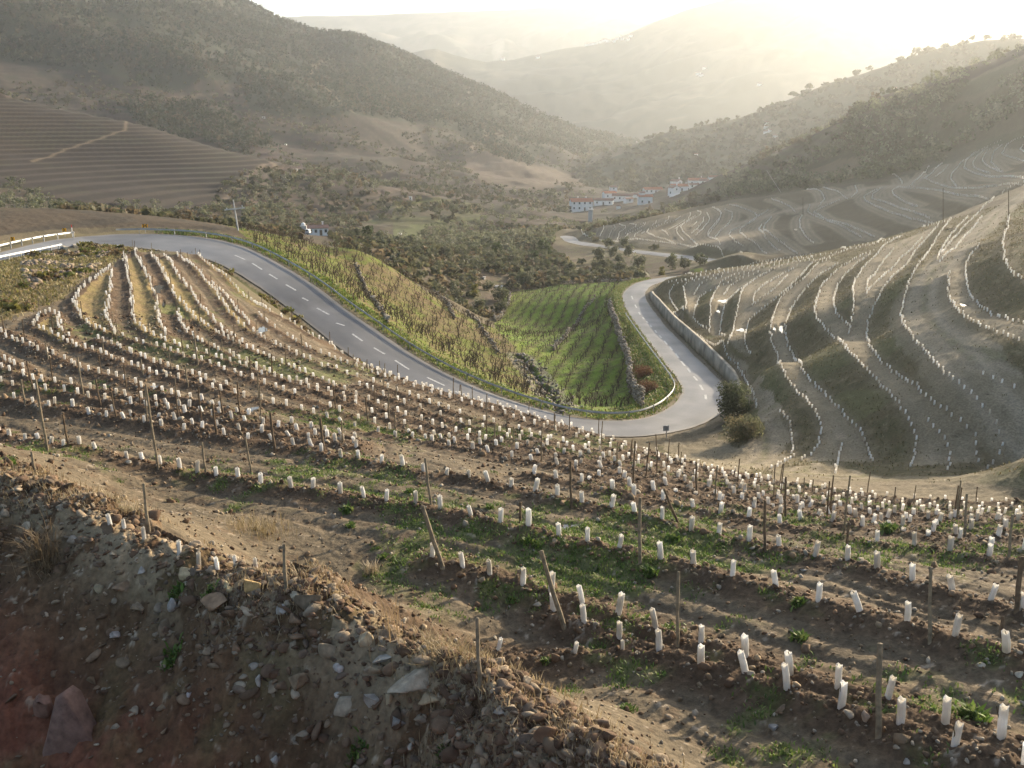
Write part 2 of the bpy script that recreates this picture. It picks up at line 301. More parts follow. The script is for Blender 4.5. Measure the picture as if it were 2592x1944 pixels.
row('c2', 'Z4', (-60,920),(0,950),(90,985),(170,1010),(260,1035),(370,1060),(480,1085),(600,1100),(720,1120),(830,1145),(950,1165),(1080,1190),(1290,1225),(1500,1270),(1700,1310),(1900,1350),(2100,1395),(2212,1415))
row('c3', 'Z4', (-60,1040),(20,1055),(80,1065),(160,1075),(260,1095),(320,1110),(395,1115),(450,1125),(530,1140),(590,1150),(710,1170),(790,1185),(860,1190),(990,1210),(1070,1225),(1145,1235),(1220,1245),(1300,1255),(1370,1270),(1440,1280),(1530,1295),(1610,1310),(1800,1345),(2000,1385),(2212,1430))
row('c4', 'Z4', (330,1190),(430,1200),(500,1210),(580,1215),(670,1230),(750,1245),(825,1255),(920,1265),(1000,1275),(1100,1290),(1180,1305),(1280,1320),(1380,1335),(1470,1350),(1560,1360),(1660,1370),(1750,1385),(1860,1395),(1950,1415),(2060,1430),(2212,1455))
row('c5', 'Z4', (-60,1150),(30,1150),(110,1160),(190,1185),(300,1205),(385,1215),(490,1230),(585,1250),(685,1265),(780,1280),(885,1295),(1000,1315),(1090,1335),(1205,1355),(1310,1365),(1420,1390),(1530,1405),(1640,1415),(1760,1440),(1880,1460),(2000,1475),(2120,1500),(2212,1520))
# the row nearest the bank and the two close pairs: guard by guard
NEAR = {}
NEAR['long row just behind the stony bank'] = np.vstack([P('Z4', (-70,1340),(0,1370),(65,1395),(160,1415),(245,1420),(320,1440),(400,1450),(500,1455),(598,1475)), P('Z7', (670,62),(750,76),(845,92),(948,126),(1040,138),(1138,150),(1252,163),(1370,185),(1530,208),(1645,218),(1790,242),(1912,268),(2030,290),(2185,305)),
    P('Z8', (655,335),(815,370),(968,400),(1115,430),(1275,468),(1424,505),(1592,540),(1808,598),(1980,635),(2182,703)), P('Z9', (675,700),(905,755),(1128,822),(1345,885),(1592,940),(1845,1010),(2112,1095),(2330,1160))])
NEAR['upper line of the front double row'] = np.vstack([P('Z8', (612,593),(770,632),(912,677),(1085,735),(1235,782),(1397,838),(1585,893),(1782,962),(2020,1035)), P('Z9', (745,1120),(978,1212),(1230,1283),(1490,1352),(1790,1475),(2085,1557),(2330,1640))])
NEAR['lower line of the front double row'] = np.vstack([P('Z8', (1247,870),(1405,940),(1590,1008),(1800,1073),(2020,1150)), P('Z9', (748,1210),(963,1290),(1248,1380),(1555,1490),(1840,1612),(2205,1700))])
NEAR['sparse line along the stony bank'] = np.vstack([P('Z7', (578,365),(652,390),(755,430),(940,520),(1042,570),(1142,615),(1245,650),(1350,692)), P('Z8', (955,1290),(1348,1475),(1590,1615)), ])
NEAR['row behind the long row'] = np.vstack([P('Z8', (-20,2),(30,32),(132,55),(224,65),(345,83),(457,107),(567,132),(687,147),(803,166),(905,190),(1025,213),(1150,244),(1266,270),(1396,297),(1549,330),(1673,365),(1815,388),(1968,432),(2113,460)), P('Z9', (767,500),(922,535),(1110,580),(1280,612),(1435,658),(1622,708),(1832,765),(2027,820),(2190,870))])
NEAR['row of short guards before the middle'] = np.vstack([P('Z8', (1430,168),(1548,196),(1648,206),(1772,225),(1888,235),(1995,252),(2130,272)), P('Z9', (895,318),(1030,340),(1153,358),(1290,375),(1428,415),(1577,450),(1707,470),(1868,500),(2040,520),(2200,560))])
rows3d = {}
for k, t in FIELD.items(): rows3d[k] = unproject(t, minD=14)
near3d = {k: unproject(t, minD=(17.2 if 'sparse' in k else 12)) for k, t in NEAR.items()}
s1 = smooth_line(resample(zline(S1Z), 1.0), 2)
rows3d['a9'] = np.vstack([rows3d['a9'][:-1]])
def polar_fn(p):
    a = np.arctan2(p[:, 0], p[:, 1]); r = np.hypot(p[:, 0], p[:, 1]); o = np.argsort(a); return a[o], r[o]
sa, sr = polar_fn(s1); na, nr_ = polar_fn(near3d['long row just behind the stony bank'])
ba, br = polar_fn(near3d['row behind the long row'])
aR = np.arctan2(900 - IW / 2, F * .97)
qs = []
for k in ('b1', 'a7', 'a5', 'b2', 'a3', 'a1', 'b3', 'b5', 'c2', 'c4', 'c5'):
    e = rows3d[k][-1]; a = math.atan2(e[0], e[1]); r = math.hypot(e[0], e[1]); qs.append((r - np.interp(a, na, nr_)) / (np.interp(a, sa, sr) - np.interp(a, na, nr_)))
qs = sorted(qs); out = []
for q in qs:
    if not out or q - out[-1] > .05: out.append(q)
q2 = []
for a, b in zip(out, out[1:] + [1.0]):
    q2.append(a)
    if b - a > .135: q2 += [a + (b - a) * k / round((b - a) / .08) for k in range(1, round((b - a) / .08))]
rows3d['edge'] = s1
for i, q in enumerate(q2):
    aa = np.arange(aR + random.uniform(0, .03), sa.max(), .008); base = np.interp(aa, na, nr_)
    r = base + (np.interp(aa, sa, sr) - base) * q
    lo = np.interp(aa, ba, br) + 1.2           # stay behind the rows traced guard by guard
    p = np.column_stack([np.sin(aa) * r, np.cos(aa) * r, 0 * r])
    if q < .3: p = p[(r > lo) & (aa > .02)]
    if len(p) > 12: p[:, 2] = height(p[:, 0], p[:, 1]); rows3d['mid%02d' % i] = p

# ------------------------------------------------------------------ hillside terraces: A = outer edge, B = inner edge at the foot of a bank
HA, HB = {}, {}
HA['T2'] = P('Z6', (108,575),(112,530),(100,470),(95,430),(120,400),(200,370),(300,350),(420,330),(560,302),(700,272))
HB['T1'] = P('Z6', (95,605),(40,560),(5,500),(5,480),(30,440),(90,415),(200,385))
HB['T3'] = P('Z6', (240,720),(170,665),(155,640),(165,580),(185,510),(230,480),(330,440),(420,400),(520,360))
HA['T4'] = P('Z6', (255,715),(258,640),(262,560),(280,480),(320,410),(400,362),(520,332),(700,292),(900,252))
HB['T5'] = P('Z6', (350,775),(320,740),(322,690),(330,640),(340,580),(370,520),(440,460),(540,400),(640,350))
HA['T6'] = P('Z6', (375,785),(400,720),(420,620),(440,520),(470,440),(540,380),(640,330),(760,290),(900,268))
HB['T7'] = P('Z6', (505,885),(470,800),(480,720),(500,650),(560,590),(640,530),(720,470),(820,380),(880,310),(1000,262),(1150,212))
HA['T9'] = P('Z6', (1000,262),(930,290),(850,380),(760,440),(700,500),(660,590),(632,700),(640,770),(680,860),(700,930),(740,1010),(800,1080),(860,1150),(910,1210),(940,1280),(950,1350),(940,1420),(890,1470),(830,1510))
HB['T10'] = P('Z6', (1050,320),(960,370),(880,430),(810,510),(760,580),(735,650),(725,720),(740,790),(780,880),(830,970),(890,1040),(960,1110),(1040,1200),(1110,1270),(1170,1340),(1210,1410),(1240,1490),(1255,1570))
HA['T11'] = P('Z6', (1280,210),(1180,250),(1080,310),(1010,370),(950,430),(920,510),(910,575),(920,630),(970,690),(1050,760),(1110,820),(1180,900),(1250,960),(1320,1040),(1390,1110),(1440,1170),(1480,1240),(1520,1310),(1540,1380),(1530,1480),(1500,1550))
HB['T12'] = P('Z6', (1250,260),(1170,310),(1100,370),(1050,430),(1030,500),(1025,565),(1040,620),(1070,670),(1110,715))
HA['T12b'] = P('Z6', (1120,725),(1140,650),(1155,560),(1145,450),(1165,380),(1220,310),(1290,240),(1340,180),(1450,120))
HB['T14'] = P('Z6', (1680,70),(1600,150),(1530,220),(1490,290),(1420,360),(1350,430),(1310,500),(1270,590),(1240,660),(1230,740),(1245,820),(1280,860),(1330,930),(1400,980),(1480,1040),(1560,1110),(1640,1180),(1720,1240),(1800,1310),(1870,1370),(1915,1440),(1915,1580))
HA['T15'] = P('Z6', (1760,10),(1700,80),(1640,180),(1580,270),(1520,360),(1480,450),(1460,540),(1445,610),(1460,680),(1520,750),(1590,830),(1660,910),(1740,980),(1820,1040),(1900,1110),(1970,1190),(2030,1260),(2060,1330),(2080,1410),(2060,1470),(1990,1560))
HA['T17'] = P('Z6', (1745,350),(1740,420),(1740,500),(1770,550),(1830,610),(1900,650),(1980,690),(2060,720),(2140,755),(2230,787))
HB['T18'] = P('Z6', (1930,215),(1870,260),(1845,330),(1855,410),(1870,490),(1930,560),(2000,620),(2080,660),(2230,716))
HA['T19'] = P('Z6', (2117,-10),(2110,60),(2080,150),(2085,230),(2105,310),(2150,360),(2230,402))
HX = {}     # rows on the hillside without a step of their own
HX['T7b'] = P('Z6', (525,545),(540,470),(620,410),(720,350),(800,310)); HX['T7c'] = P('Z6', (525,548),(600,490),(680,430),(740,370))
HX['T13'] = P('Z6', (1230,480),(1260,440),(1330,380),(1400,310),(1450,250),(1510,200),(1580,130)); HX['T13b'] = P('Z6', (1230,460),(1240,400),(1300,330),(1350,260),(1400,200))
HX['T8'] = P('Z6', (700,1210),(740,1270),(765,1330),(775,1400),(770,1490),(720,1530),(650,1565))
HX['T14c'] = P('Z6', (1620,1270),(1680,1340),(1730,1400),(1745,1470),(1740,1570))
HX['T16'] = P('Z6', (1670,270),(1690,220),(1740,130),(1800,60),(1860,0)); HX['T16b'] = P('Z6', (1690,275),(1760,210),(1830,140),(1890,70),(1950,0))
HX['C1'] = P('Z6', (-20,388),(150,362),(300,332),(500,302),(700,262),(900,232),(1100,197),(1300,157),(1450,103),(1600,58),(1720,28)); HX['C2'] = P('Z6', (0,412),(200,374),(400,324),(650,288),(900,247),(1100,212),(1300,167),(1420,125))
HX['C3'] = P('Z6', (160,400),(300,365),(520,318),(700,276)); HX['C4'] = P('Z6', (160,480),(200,420),(240,395),(330,375)); HX['C5'] = P('Z6', (340,485),(380,430),(450,385),(560,345))
HX['T20'] = P('Z6', (1960,970),(2020,1010),(2080,1030),(2120,1050),(2230,1095)); HX['T9b'] = P('Z6', (1040,1590),(1060,1500),(1080,1420))
HX['top'] = P('Z3', (1690,1590),(1760,1500),(1830,1420),(1900,1350),(1960,1290),(2010,1250),(2080,1195),(2150,1155),(2230,1130)); HX['W'] = P('Z6', *WALL_TOP, (510,1080), (535,1140), (546,1182))
BENCH = 0.65
b_pts = {k: resample(unproject(t, off=-BENCH * .0, minD=44), .6) for k, t in HB.items()}
b_pts = {k: resample(unproject(t, off=0.0, minD=44), .6) for k, t in HB.items()}
ZK = ZG.copy(); ZG = ZG - BENCH
b_pts = {k: resample(unproject(t, minD=44), .6) for k, t in HB.items()}; ZG = ZK
a_pts = {k: resample(unproject(t, minD=44), .6) for k, t in HA.items()}
Bp = np.vstack(list(b_pts.values())); Bw = np.concatenate([np.sin(np.linspace(0, math.pi, len(v))) ** .5 for v in b_pts.values()])
Ap = np.vstack(list(a_pts.values()) + [resample(unproject(HX['W'], minD=44), .6)])
hm = (RR > 42)[:, None] & (RR < 175)[:, None] & (TH > rad(2))[None]
dB, iB = kd_query(kd_of(Bp), XG, YG, hm); dA, _ = kd_query(kd_of(Ap), XG, YG, hm)
wB = Bw[iB] * (1 - sstep(7, 14, dB)) * np.where(MASK['road1'] < 1.5, 0, 1)
ZG = np.where(hm, ZG - BENCH * wB * dA / (dA + dB + 1e-6), ZG)
a_rows = {k: np.column_stack([v[:, :2], height(v[:, 0], v[:, 1])]) for k, v in {**a_pts, **b_pts}.items()}
x_rows = {k: unproject(t, minD=44) for k, t in HX.items()}
# second vineyard, farther off
SV = {}
def v3(n, *p): SV[n] = P('Z3', *p)
def v10(n, *p): SV[n] = P('Z10', *p)
v3('v1', (800,1580),(720,1520),(640,1470),(590,1430),(600,1390),(640,1350)); v3('v2', (610,1580),(560,1530),(480,1480),(440,1450),(450,1420),(520,1370),(620,1310))
v3('v3', (690,1560),(600,1480),(560,1430),(580,1395)); v3('v4', (900,1510),(850,1470),(820,1420),(815,1370),(830,1340)); v3('v5', (1200,1480),(1100,1420),(1000,1380),(940,1340),(900,1320),(960,1290),(1060,1250))
v3('v6', (1280,1480),(1180,1430),(1080,1390),(980,1370),(900,1340),(865,1315),(880,1280)); v3('v7', (1640,1390),(1500,1360),(1400,1330),(1300,1290),(1220,1250),(1215,1230),(1280,1190),(1330,1175)); v3('v8', (1620,1360),(1450,1300),(1350,1260),(1265,1240),(1270,1215),(1320,1180))
v3('v9', (1990,1250),(1850,1220),(1700,1190),(1560,1175),(1430,1170),(1390,1190),(1400,1215),(1450,1250),(1550,1290)); v3('v11', (1590,1120),(1650,1070),(1700,1030)); v3('v12', (1660,1110),(1740,1040)); v3('v13', (1790,1160),(1755,1120),(1760,1090),(1820,1020),(1930,950))
v3('v14', (2225,1128),(2100,1100),(1900,1080),(1838,1050),(1850,1010),(1900,960),(1990,920),(2065,890)); v3('v15', (2000,1080),(1900,1045),(1890,1025),(1920,980),(1980,930)); v3('v16', (2080,1070),(1960,1020),(1950,1000),(1980,950),(2050,920)); v3('v17', (2060,1060),(2005,1015),(2020,960),(2070,920))
v3('v18', (2225,1002),(2130,990),(2072,968),(2100,920),(2160,880),(2225,868)); v3('v19', (1600,1120),(1700,1160),(1900,1172),(2225,1168)); v3('v20', (1390,1100),(1440,1120),(1455,1150)); v3('v21', (1500,1165),(1560,1110),(1620,1050)); v3('v22', (2200,920),(2185,940),(2225,965))
v3('v23', (380,1280),(450,1300),(540,1330),(555,1350),(520,1380),(460,1410)); v3('v24', (280,1295),(330,1330),(310,1380),(270,1430),(245,1470),(320,1520)); v3('v25', (640,1250),(760,1290),(790,1320)); v3('v26', (860,1190),(950,1210),(970,1250),(930,1290)); v3('v27', (960,1190),(1050,1205),(1110,1240)); v3('v28', (1160,1170),(1175,1200),(1140,1230))

v10('t1', (650,780),(655,800),(630,850),(615,885)); v10('t2', (770,770),(785,785),(740,830),(705,890)); v10('t3', (830,755),(900,765),(890,790),(830,830),(805,905)); v10('t4', (950,740),(1020,740),(1010,765),(950,800),(900,830)); v10('t4b', (930,840),(890,885)); v10('t5', (1070,740),(1125,720),(1110,750),(1040,790),(920,838)); v10('t6', (1245,700),(1240,725),(1200,750)); v10('t7', (1385,660),(1380,690),(1340,715))
v10('t8', (1440,960),(1350,920),(1230,885),(1160,850),(1140,820),(1160,790),(1300,740),(1450,700),(1520,660)); v10('t9', (1600,680),(1630,640),(1620,620)); v10('t10', (1700,970),(1650,930),(1600,880),(1540,830),(1515,780),(1540,740),(1650,690),(1740,640),(1745,610),(1700,600)); v10('t11', (1640,850),(1700,800),(1770,720),(1775,670)); v10('t12', (1690,870),(1760,800),(1830,720),(1840,680),(1810,620))
v10('t13', (1820,860),(1830,820),(1900,740),(1960,660),(1970,620),(1930,580),(1870,560)); v10('t14', (1900,890),(1960,820),(2050,740),(2090,680),(2095,620),(2010,590)); v10('t15', (400,850),(450,880),(540,910),(650,918),(1000,912),(1300,950),(1500,970),(1700,987),(1950,1005),(2212,1072)); v10('t16', (1310,810),(1380,870)); v10('t17', (1390,800),(1480,750),(1560,700)); v10('t18', (1460,800),(1520,750),(1600,700),(1680,650)); v10('t19', (2060,860),(2080,820),(2180,770)); v10('t20', (2060,880),(2120,940),(2212,990)); v10('t21', (1640,780),(1700,720)); v10('t22', (1480,790),(1470,840),(1550,930)); v10('t23', (1000,870),(1010,840),(1080,800)); v10('t24', (1080,840),(1110,820))
sv_rows = {k: unproject(t, minD=186) for k, t in SV.items()}

# ------------------------------------------------------------------ small relief and ground cover
X, Y = XG, YG
def npoly(uv, minD=8.0): return unproject(np.asarray(uv), minD=minD)
def pmask(uv, warp=.6, minD=8.0, nsc=2.0):
    """cover mask of a traced outline, its edge roughened by noise"""
    p = npoly(uv, minD); return in_poly(X + warp * 2 * fbm(X, Y, nsc, 3, 91), Y + warp * 2 * fbm(X, Y, nsc, 3, 92), p)
r1 = MASK['road1']; r2 = MASK['road2']
e1 = s1; edge_line = e1[:, :2]
# the vineyard in front: everything nearer than its far edge
ea, er = polar_fn(s1); a9 = resample(rows3d['a9'], 1.0)
Rg = np.broadcast_to(RR[:, None], X.shape); Ag = np.broadcast_to(TH[None], X.shape)
far_edge = np.interp(Ag, ea, er, left=200, right=er[-1])
fieldpoly = npoly(P('D', [(-330,705),(-60,712),(20,690),(80,668),(150,640),(165,615),(215,583),(262,553),(330,543),(412,546),(470,583),(549,652),(620,688),(700,728),(790,782)]), 30)
fieldpoly = np.vstack([fieldpoly, s1[:, :], np.array([[60, 40, 0], [60, 5, 0], [0, 5, 0], [-60, 5, 0], [-60, 40, 0]])])
m_field = in_poly(X + .5 * fbm(X, Y, 1.5, 2, 3), Y + .5 * fbm(X, Y, 1.5, 2, 4), fieldpoly) & (r1 > .6)
camside = (dC < 900) & (side > 0)
m_berm = (Rg < 33) & ((camside & (dC < 40)) | (dC < 1.1 + fbm(X, Y, 1.2, 3, 5)))
m_field &= ~m_berm
allrows = np.vstack([resample(p, .25) for p in list(rows3d.values()) + list(near3d.values())])
dR, iR = kd_query(kd_of(allrows), X, Y, (Rg < 118) & (Rg > 9) & (m_field | (Rg < 40)))
cur = np.zeros(X.shape)
fine = fbm(X, Y, .5, 4, 21, .6); clod = fbm(X, Y, .16, 3, 22, .7); mid = fbm(X, Y, 2.2, 4, 23); big = fbm(X, Y, 9, 4, 24); huge = fbm(X, Y, 40, 4, 25)
fall = np.clip(45 / Rg, .25, 1)
dRw = dR + .28 * fbm(X, Y, .9, 3, 26)
mound = np.exp(-(dRw / .42) ** 2)
rut = np.exp(-((dRw - 1.0) / .16) ** 2) + .8 * np.exp(-((dRw - 1.9) / .2) ** 2)
dz = m_field * (.20 * mound - .07 * rut + mound * (clod * .16 + fine * .20) + (1 - mound) * (fine * .085 + clod * .045) + mid * .12)
rough = m_berm * (1.0)
lump = np.abs(fbm(X, Y, 1.1, 4, 31, .55)) * 2
dz += rough * (mid * .5 + fine * .28 + clod * .12 + (lump - .3) * .35)
# steep red cut at the left of the bank
off_f = (~m_field) & (~m_berm)
bank_s = sstep(.2, 2.5, r1) * sstep(.2, 2.5, np.where(r2 > 900, 99, r2))
dz += off_f * bank_s * (mid * .22 + fine * .16 + big * .5 * sstep(60, 120, Rg)) * np.where(Rg < 260, 1, 0)
spur_uv = P('D', [(-200,165),(0,212),(150,235),(300,268),(450,305),(590,350),(560,385),(520,420),(455,455),(300,448),(150,430),(0,395),(-200,380)])
m_spur = pmask(spur_uv, 16, 330, 45)
dz += np.where(Rg > 240, (huge * sstep(240, 500, Rg) * 9 + big * 1.0 * sstep(240, 400, Rg)) * (1 - .85 * m_spur), 0)
gully = 1 - np.abs(fbm(X, Y, 190, 3, 41)) * 4
dz += np.where(Rg > 620, -sstep(620, 1000, Rg) * np.clip(gully, 0, 1) * 9 + fbm(X, Y, 90, 4, 42) * 9 * sstep(620, 1000, Rg), 0)
# terrace steps of the far-left spur and the valley slopes follow the contours
vyall = [(m_spur, 1.9)]
for uv_, md_, st_ in ((P('D', [(780,480),(870,430),(960,430),(1030,440),(1030,500),(900,520),(780,500)]), 250, 1.6), (P('D', [(1000,350),(1130,350),(1260,380),(1300,400),(1180,415),(1030,400)]), 500, 3.0), (P('D', [(0,470),(200,455),(420,470),(500,492),(250,490),(160,495),(30,520)]), 200, 1.6), (P('D', [(700,440),(800,425),(900,400),(1000,400),(1000,430),(880,430),(780,470),(700,470)]), 380, 2.2), (P('D', [(520,300),(640,345),(820,400),(760,420),(640,385),(560,340)]), 560, 3.0)): vyall.append((pmask(uv_, 5, md_, 20), st_))
def phase(step): return (ZG + dz + .45 * fbm(X, Y, 60, 2, 71) * step) / step
PH = [phase(st_) for _, st_ in vyall]
for (mk_, st_), ph_ in zip(vyall, PH): dz = dz + mk_ * np.sin(2 * math.pi * ph_) * st_ * .17
PUDDLES = [('Z4', 985, 440, 45, 45), ('Z4', 1015, 540, 10, 22), ('Z4', 1630, 700, 38, 24), ('Z4', 960, 1052, 90, 16), ('Z4', 1560, 1190, 110, 20), ('Z8', 1320, 382, 120, 20), ('Z7', 1110, 104, 60, 9),
           ('Z6', 702, 692, 16, 40), ('Z6', 660, 690, 9, 26), ('Z6', 450, 700, 34, 14), ('Z6', 1755, 75, 26, 18), ('Z6', 1730, 158, 14, 8), ('Z6', 1838, 542, 34, 12), ('Z6', 1780, 1360, 26, 9), ('Z6', 1990, 1098, 16, 7), ('Z6', 340, 520, 40, 10), ('Z6', 310, 580, 12, 30),
           ('Z3', 1618, 1078, 24, 12), ('Z3', 1525, 1160, 14, 8), ('Z3', 1565, 1128, 8, 5), ('Z3', 1718, 1137, 9, 6), ('Z3', 590, 1432, 7, 10), ('Z3', 466, 1500, 13, 9), ('Z3', 790, 1425, 18, 8), ('Z3', 907, 1530, 8, 5), ('Z10', 1440, 912, 22, 16), ('Z10', 2045, 745, 26, 10), ('Z10', 1720, 800, 60, 10), ('Z10', 1600, 800, 30, 8), ('Z10', 1780, 790, 26, 9), ('Z10', 1030, 897, 22, 9)]
pud = []
for r, x, y, a, b in PUDDLES:
    q = P(r, [(x, y), (x - a, y), (x + a, y), (x, y - b), (x, y + b)]); q3 = unproject(q, minD=(186 if r in ('Z3', 'Z10') else 44 if r == 'Z6' else 14))
    c = q3[0]; ux = (q3[2] - q3[1])[:2] / 2; lim = 1.6 if r in ('Z4', 'Z8', 'Z7') else 3.0 if r == 'Z6' else 4.5
    uy = (q3[3] - q3[4])[:2] / 2; ly = np.linalg.norm(uy); uy = uy * min(1, lim * 1.5 / max(ly, 1e-6))
    lx = np.linalg.norm(ux); ux = ux * min(1, lim * 2 / max(lx, 1e-6)); pud.append((c, ux * (.6 if r in ('Z4', 'Z7', 'Z8') and a > 50 else 1), uy * (.55 if r in ('Z4', 'Z7', 'Z8') and a > 50 else 1)))
for c, ux, uy in pud:
    Mi = np.linalg.inv(np.column_stack([ux, uy]) + np.eye(2) * 1e-6); m = (np.abs(X - c[0]) < 9) & (np.abs(Y - c[1]) < 9)
    dx = X[m] - c[0]; dy = Y[m] - c[1]; q = np.hypot(Mi[0, 0] * dx + Mi[0, 1] * dy, Mi[1, 0] * dx + Mi[1, 1] * dy)
    k = 1 - sstep(.8, 1.5, q + .7 * fbm(X[m], Y[m], np.linalg.norm(ux) * .9 + .2, 2, 51)); zz = ZG[m]; ZG[m] = lerp(zz, c[2] - .02, k); dd = dz[m]; dz[m] = dd * (1 - k) - .05 * k
stones_f = sstep(.5, .62, vnoise(X / .9, Y / .9, 77)) * 0
ZG = ZG + dz
# berm, seen from close by: exposed slabs
SL = (1 - (r1 < .6))

# ---- colours of the ground itself
def col(*c): return np.array(c, float)
COL = np.zeros(X.shape + (3,)) + col(.115, .095, .058)          # valley scrub
def paint(mask, c, amt=1.0):
    global COL
    m = np.asarray(mask, float) * amt
    COL = COL * (1 - m[..., None]) + np.asarray(c) * m[..., None]
nA = fbm(X, Y, 3, 4, 61); nB = fbm(X, Y, 14, 4, 62); nC = fbm(X, Y, 60, 4, 63); nD = fbm(X, Y, .7, 4, 64)
paint(sstep(-.1, .2, nB), col(.085, .078, .042), .7); paint(sstep(.02, .25, nC), col(.14, .105, .07), .7)
paint((Rg > 230) & (Rg < 700), col(.105, .085, .058), .5)
def stripes(mask, k, c, amt):
    paint(mask * sstep(-.1, .75, np.cos(2 * math.pi * PH[k])), c, amt)
# forest on the mountain, brown slopes
mid_ph = (ZG + .8 * fbm(X, Y, 120, 2, 72) * 3) / 3.2; mid_sl = (Rg > 420) & (Rg < 980)
forest_uv = P('D', [(-250,-260),(600,-260),(560,40),(640,66),(720,58),(820,84),(900,130),(1000,160),(1100,200),(1200,240),(1300,285),(1385,312),(1330,340),(1200,330),(1060,345),(1010,300),(920,270),(800,250),(700,240),(560,235),(520,185),(430,160),(330,185),(200,150),(60,130),(-200,60)])
forest = in_poly(X + 60 * fbm(X, Y, 120, 3, 81), Y + 60 * fbm(X, Y, 120, 3, 82), npoly(forest_uv, 700)) & (Rg > 700)
forest |= (Rg > 1000) & (ZG > 30)
wood_uv = P('D', [(240,235),(330,225),(430,220),(500,245),(545,290),(600,325),(540,335),(470,320),(400,300),(300,262)])
wood2 = pmask(wood_uv, 12, 640, 40)
paint(Rg > 420, col(.05, .042, .03)); paint((Rg > 420) & (nC > .05), col(.06, .044, .034), .8); paint((Rg > 420) & (nB > .12), col(.045, .045, .028), .7)
paint(forest, col(.042, .046, .028)); paint(forest & (nC > .12), col(.06, .05, .034), .6); paint(wood2, col(.035, .042, .026))
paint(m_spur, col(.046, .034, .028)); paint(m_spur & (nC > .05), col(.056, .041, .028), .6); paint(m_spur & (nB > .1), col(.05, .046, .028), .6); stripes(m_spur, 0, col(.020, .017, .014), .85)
brown2 = pmask(P('D', [(520,300),(640,345),(820,400),(760,420),(640,385),(560,340)]), 10, 560, 40); paint(brown2, col(.06, .042, .038)); stripes(brown2, 5, col(.05, .038, .034), .7)
vy_uv = P('D', [(780,480),(870,430),(960,430),(1030,440),(1030,500),(900,520),(780,500)]); vy = pmask(vy_uv, 4, 250, 18); paint(vy, col(.10, .11, .04)); stripes(vy, 1, col(.075, .07, .035), .8)
vy2 = pmask(P('D', [(1000,350),(1130,350),(1260,380),(1300,400),(1180,415),(1030,400)]), 8, 500, 30); paint(vy2, col(.095, .07, .048)); stripes(vy2, 2, col(.08, .062, .045), .6)
vy3 = pmask(P('D', [(0,470),(200,455),(420,470),(500,492),(250,490),(160,495),(30,520)]), 4, 200, 12); paint(vy3, col(.085, .064, .045)); stripes(vy3, 3, col(.055, .045, .036), .8)
vy4 = pmask(P('D', [(700,440),(800,425),(900,400),(1000,400),(1000,430),(880,430),(780,470),(700,470)]), 8, 380, 20); paint(vy4, col(.085, .066, .046)); stripes(vy4, 4, col(.07, .055, .04), .75)
rt_uv = P('D', [(1450,432),(1550,382),(1700,322),(1850,250),(2000,195),(2350,100),(2400,330),(2212,300),(2000,350),(1850,400),(1600,425),(1480,445)])
rslope = pmask(rt_uv, 6, 300, 25); paint(rslope, col(.085, .078, .042)); paint(rslope & (nB > .05), col(.11, .088, .055), .7)
vy5 = pmask(P('Z3', [(820,1110),(930,1040),(1120,980),(1240,990),(1120,1120),(850,1150)]), 3, 250, 12); paint(vy5, col(.14, .105, .065))
backL = (Ag < rad(-7)) & (r1 > 4.5) & (Rg > 95) & (Rg < 420) & ~m_spur & ~m_field & ~in_poly(X, Y, npoly(P('D', [(-300,600),(0,560),(165,548),(215,528),(330,520),(412,528),(440,546),(330,640),(20,690),(-330,715)]), 30))
bl_ph = (ZG + .6 * fbm(X, Y, 30, 2, 73)) / 1.1
paint(backL, col(.075, .056, .038), .9); paint(backL * sstep(.0, .7, np.cos(2 * math.pi * bl_ph)), col(.055, .046, .034), .75); paint(backL & (nB > .1), col(.085, .08, .04), .6)
for trk_, md_, wd_ in ((P('Z1', [(1690,1010),(1712,1040),(1660,1090),(1640,1150),(1560,1260),(1490,1340)]), 330, 1.7), (P('Z1', [(1655,1020),(1560,1090),(1440,1190),(1280,1310)]), 330, 1.6), (P('Z1', [(850,760),(780,810),(650,850),(400,930),(200,1005)]), 400, .8), (P('Z2', [(800,500),(830,570),(810,630),(720,680)]), 700, 2.2), (P('Z2', [(850,950),(842,900),(940,830),(1030,835)]), 600, 2.2),
    (P('Z2', [(-60,1425),(200,1370),(320,1330),(460,1230)]), 300, 1.3), (P('Z1', [(1930,470),(1960,400),(2070,365)]), 800, 2.4), (P('Z1', [(1960,480),(2080,600),(2200,700)]), 700, 2.0), (P('Z1', [(1500,590),(1250,590),(1060,610),(850,650)]), 650, 2.0), (P('Z1', [(2040,1420),(2120,1390),(2260,1350)]), 330, 1.3)):
    dP, _ = kd_query(kd_of(resample(unproject(trk_, minD=md_), 1.0)), X, Y, (Rg > 240) & (Rg < 1400)); paint(np.exp(-(dP / wd_) ** 2), col(.19, .145, .10), .8)
paint((mid_sl & ~m_spur & ~forest & (fbm(X, Y, 90, 2, 79) > -.12)) * sstep(.1, .8, np.cos(2 * math.pi * mid_ph)), col(.082, .058, .046), .65)
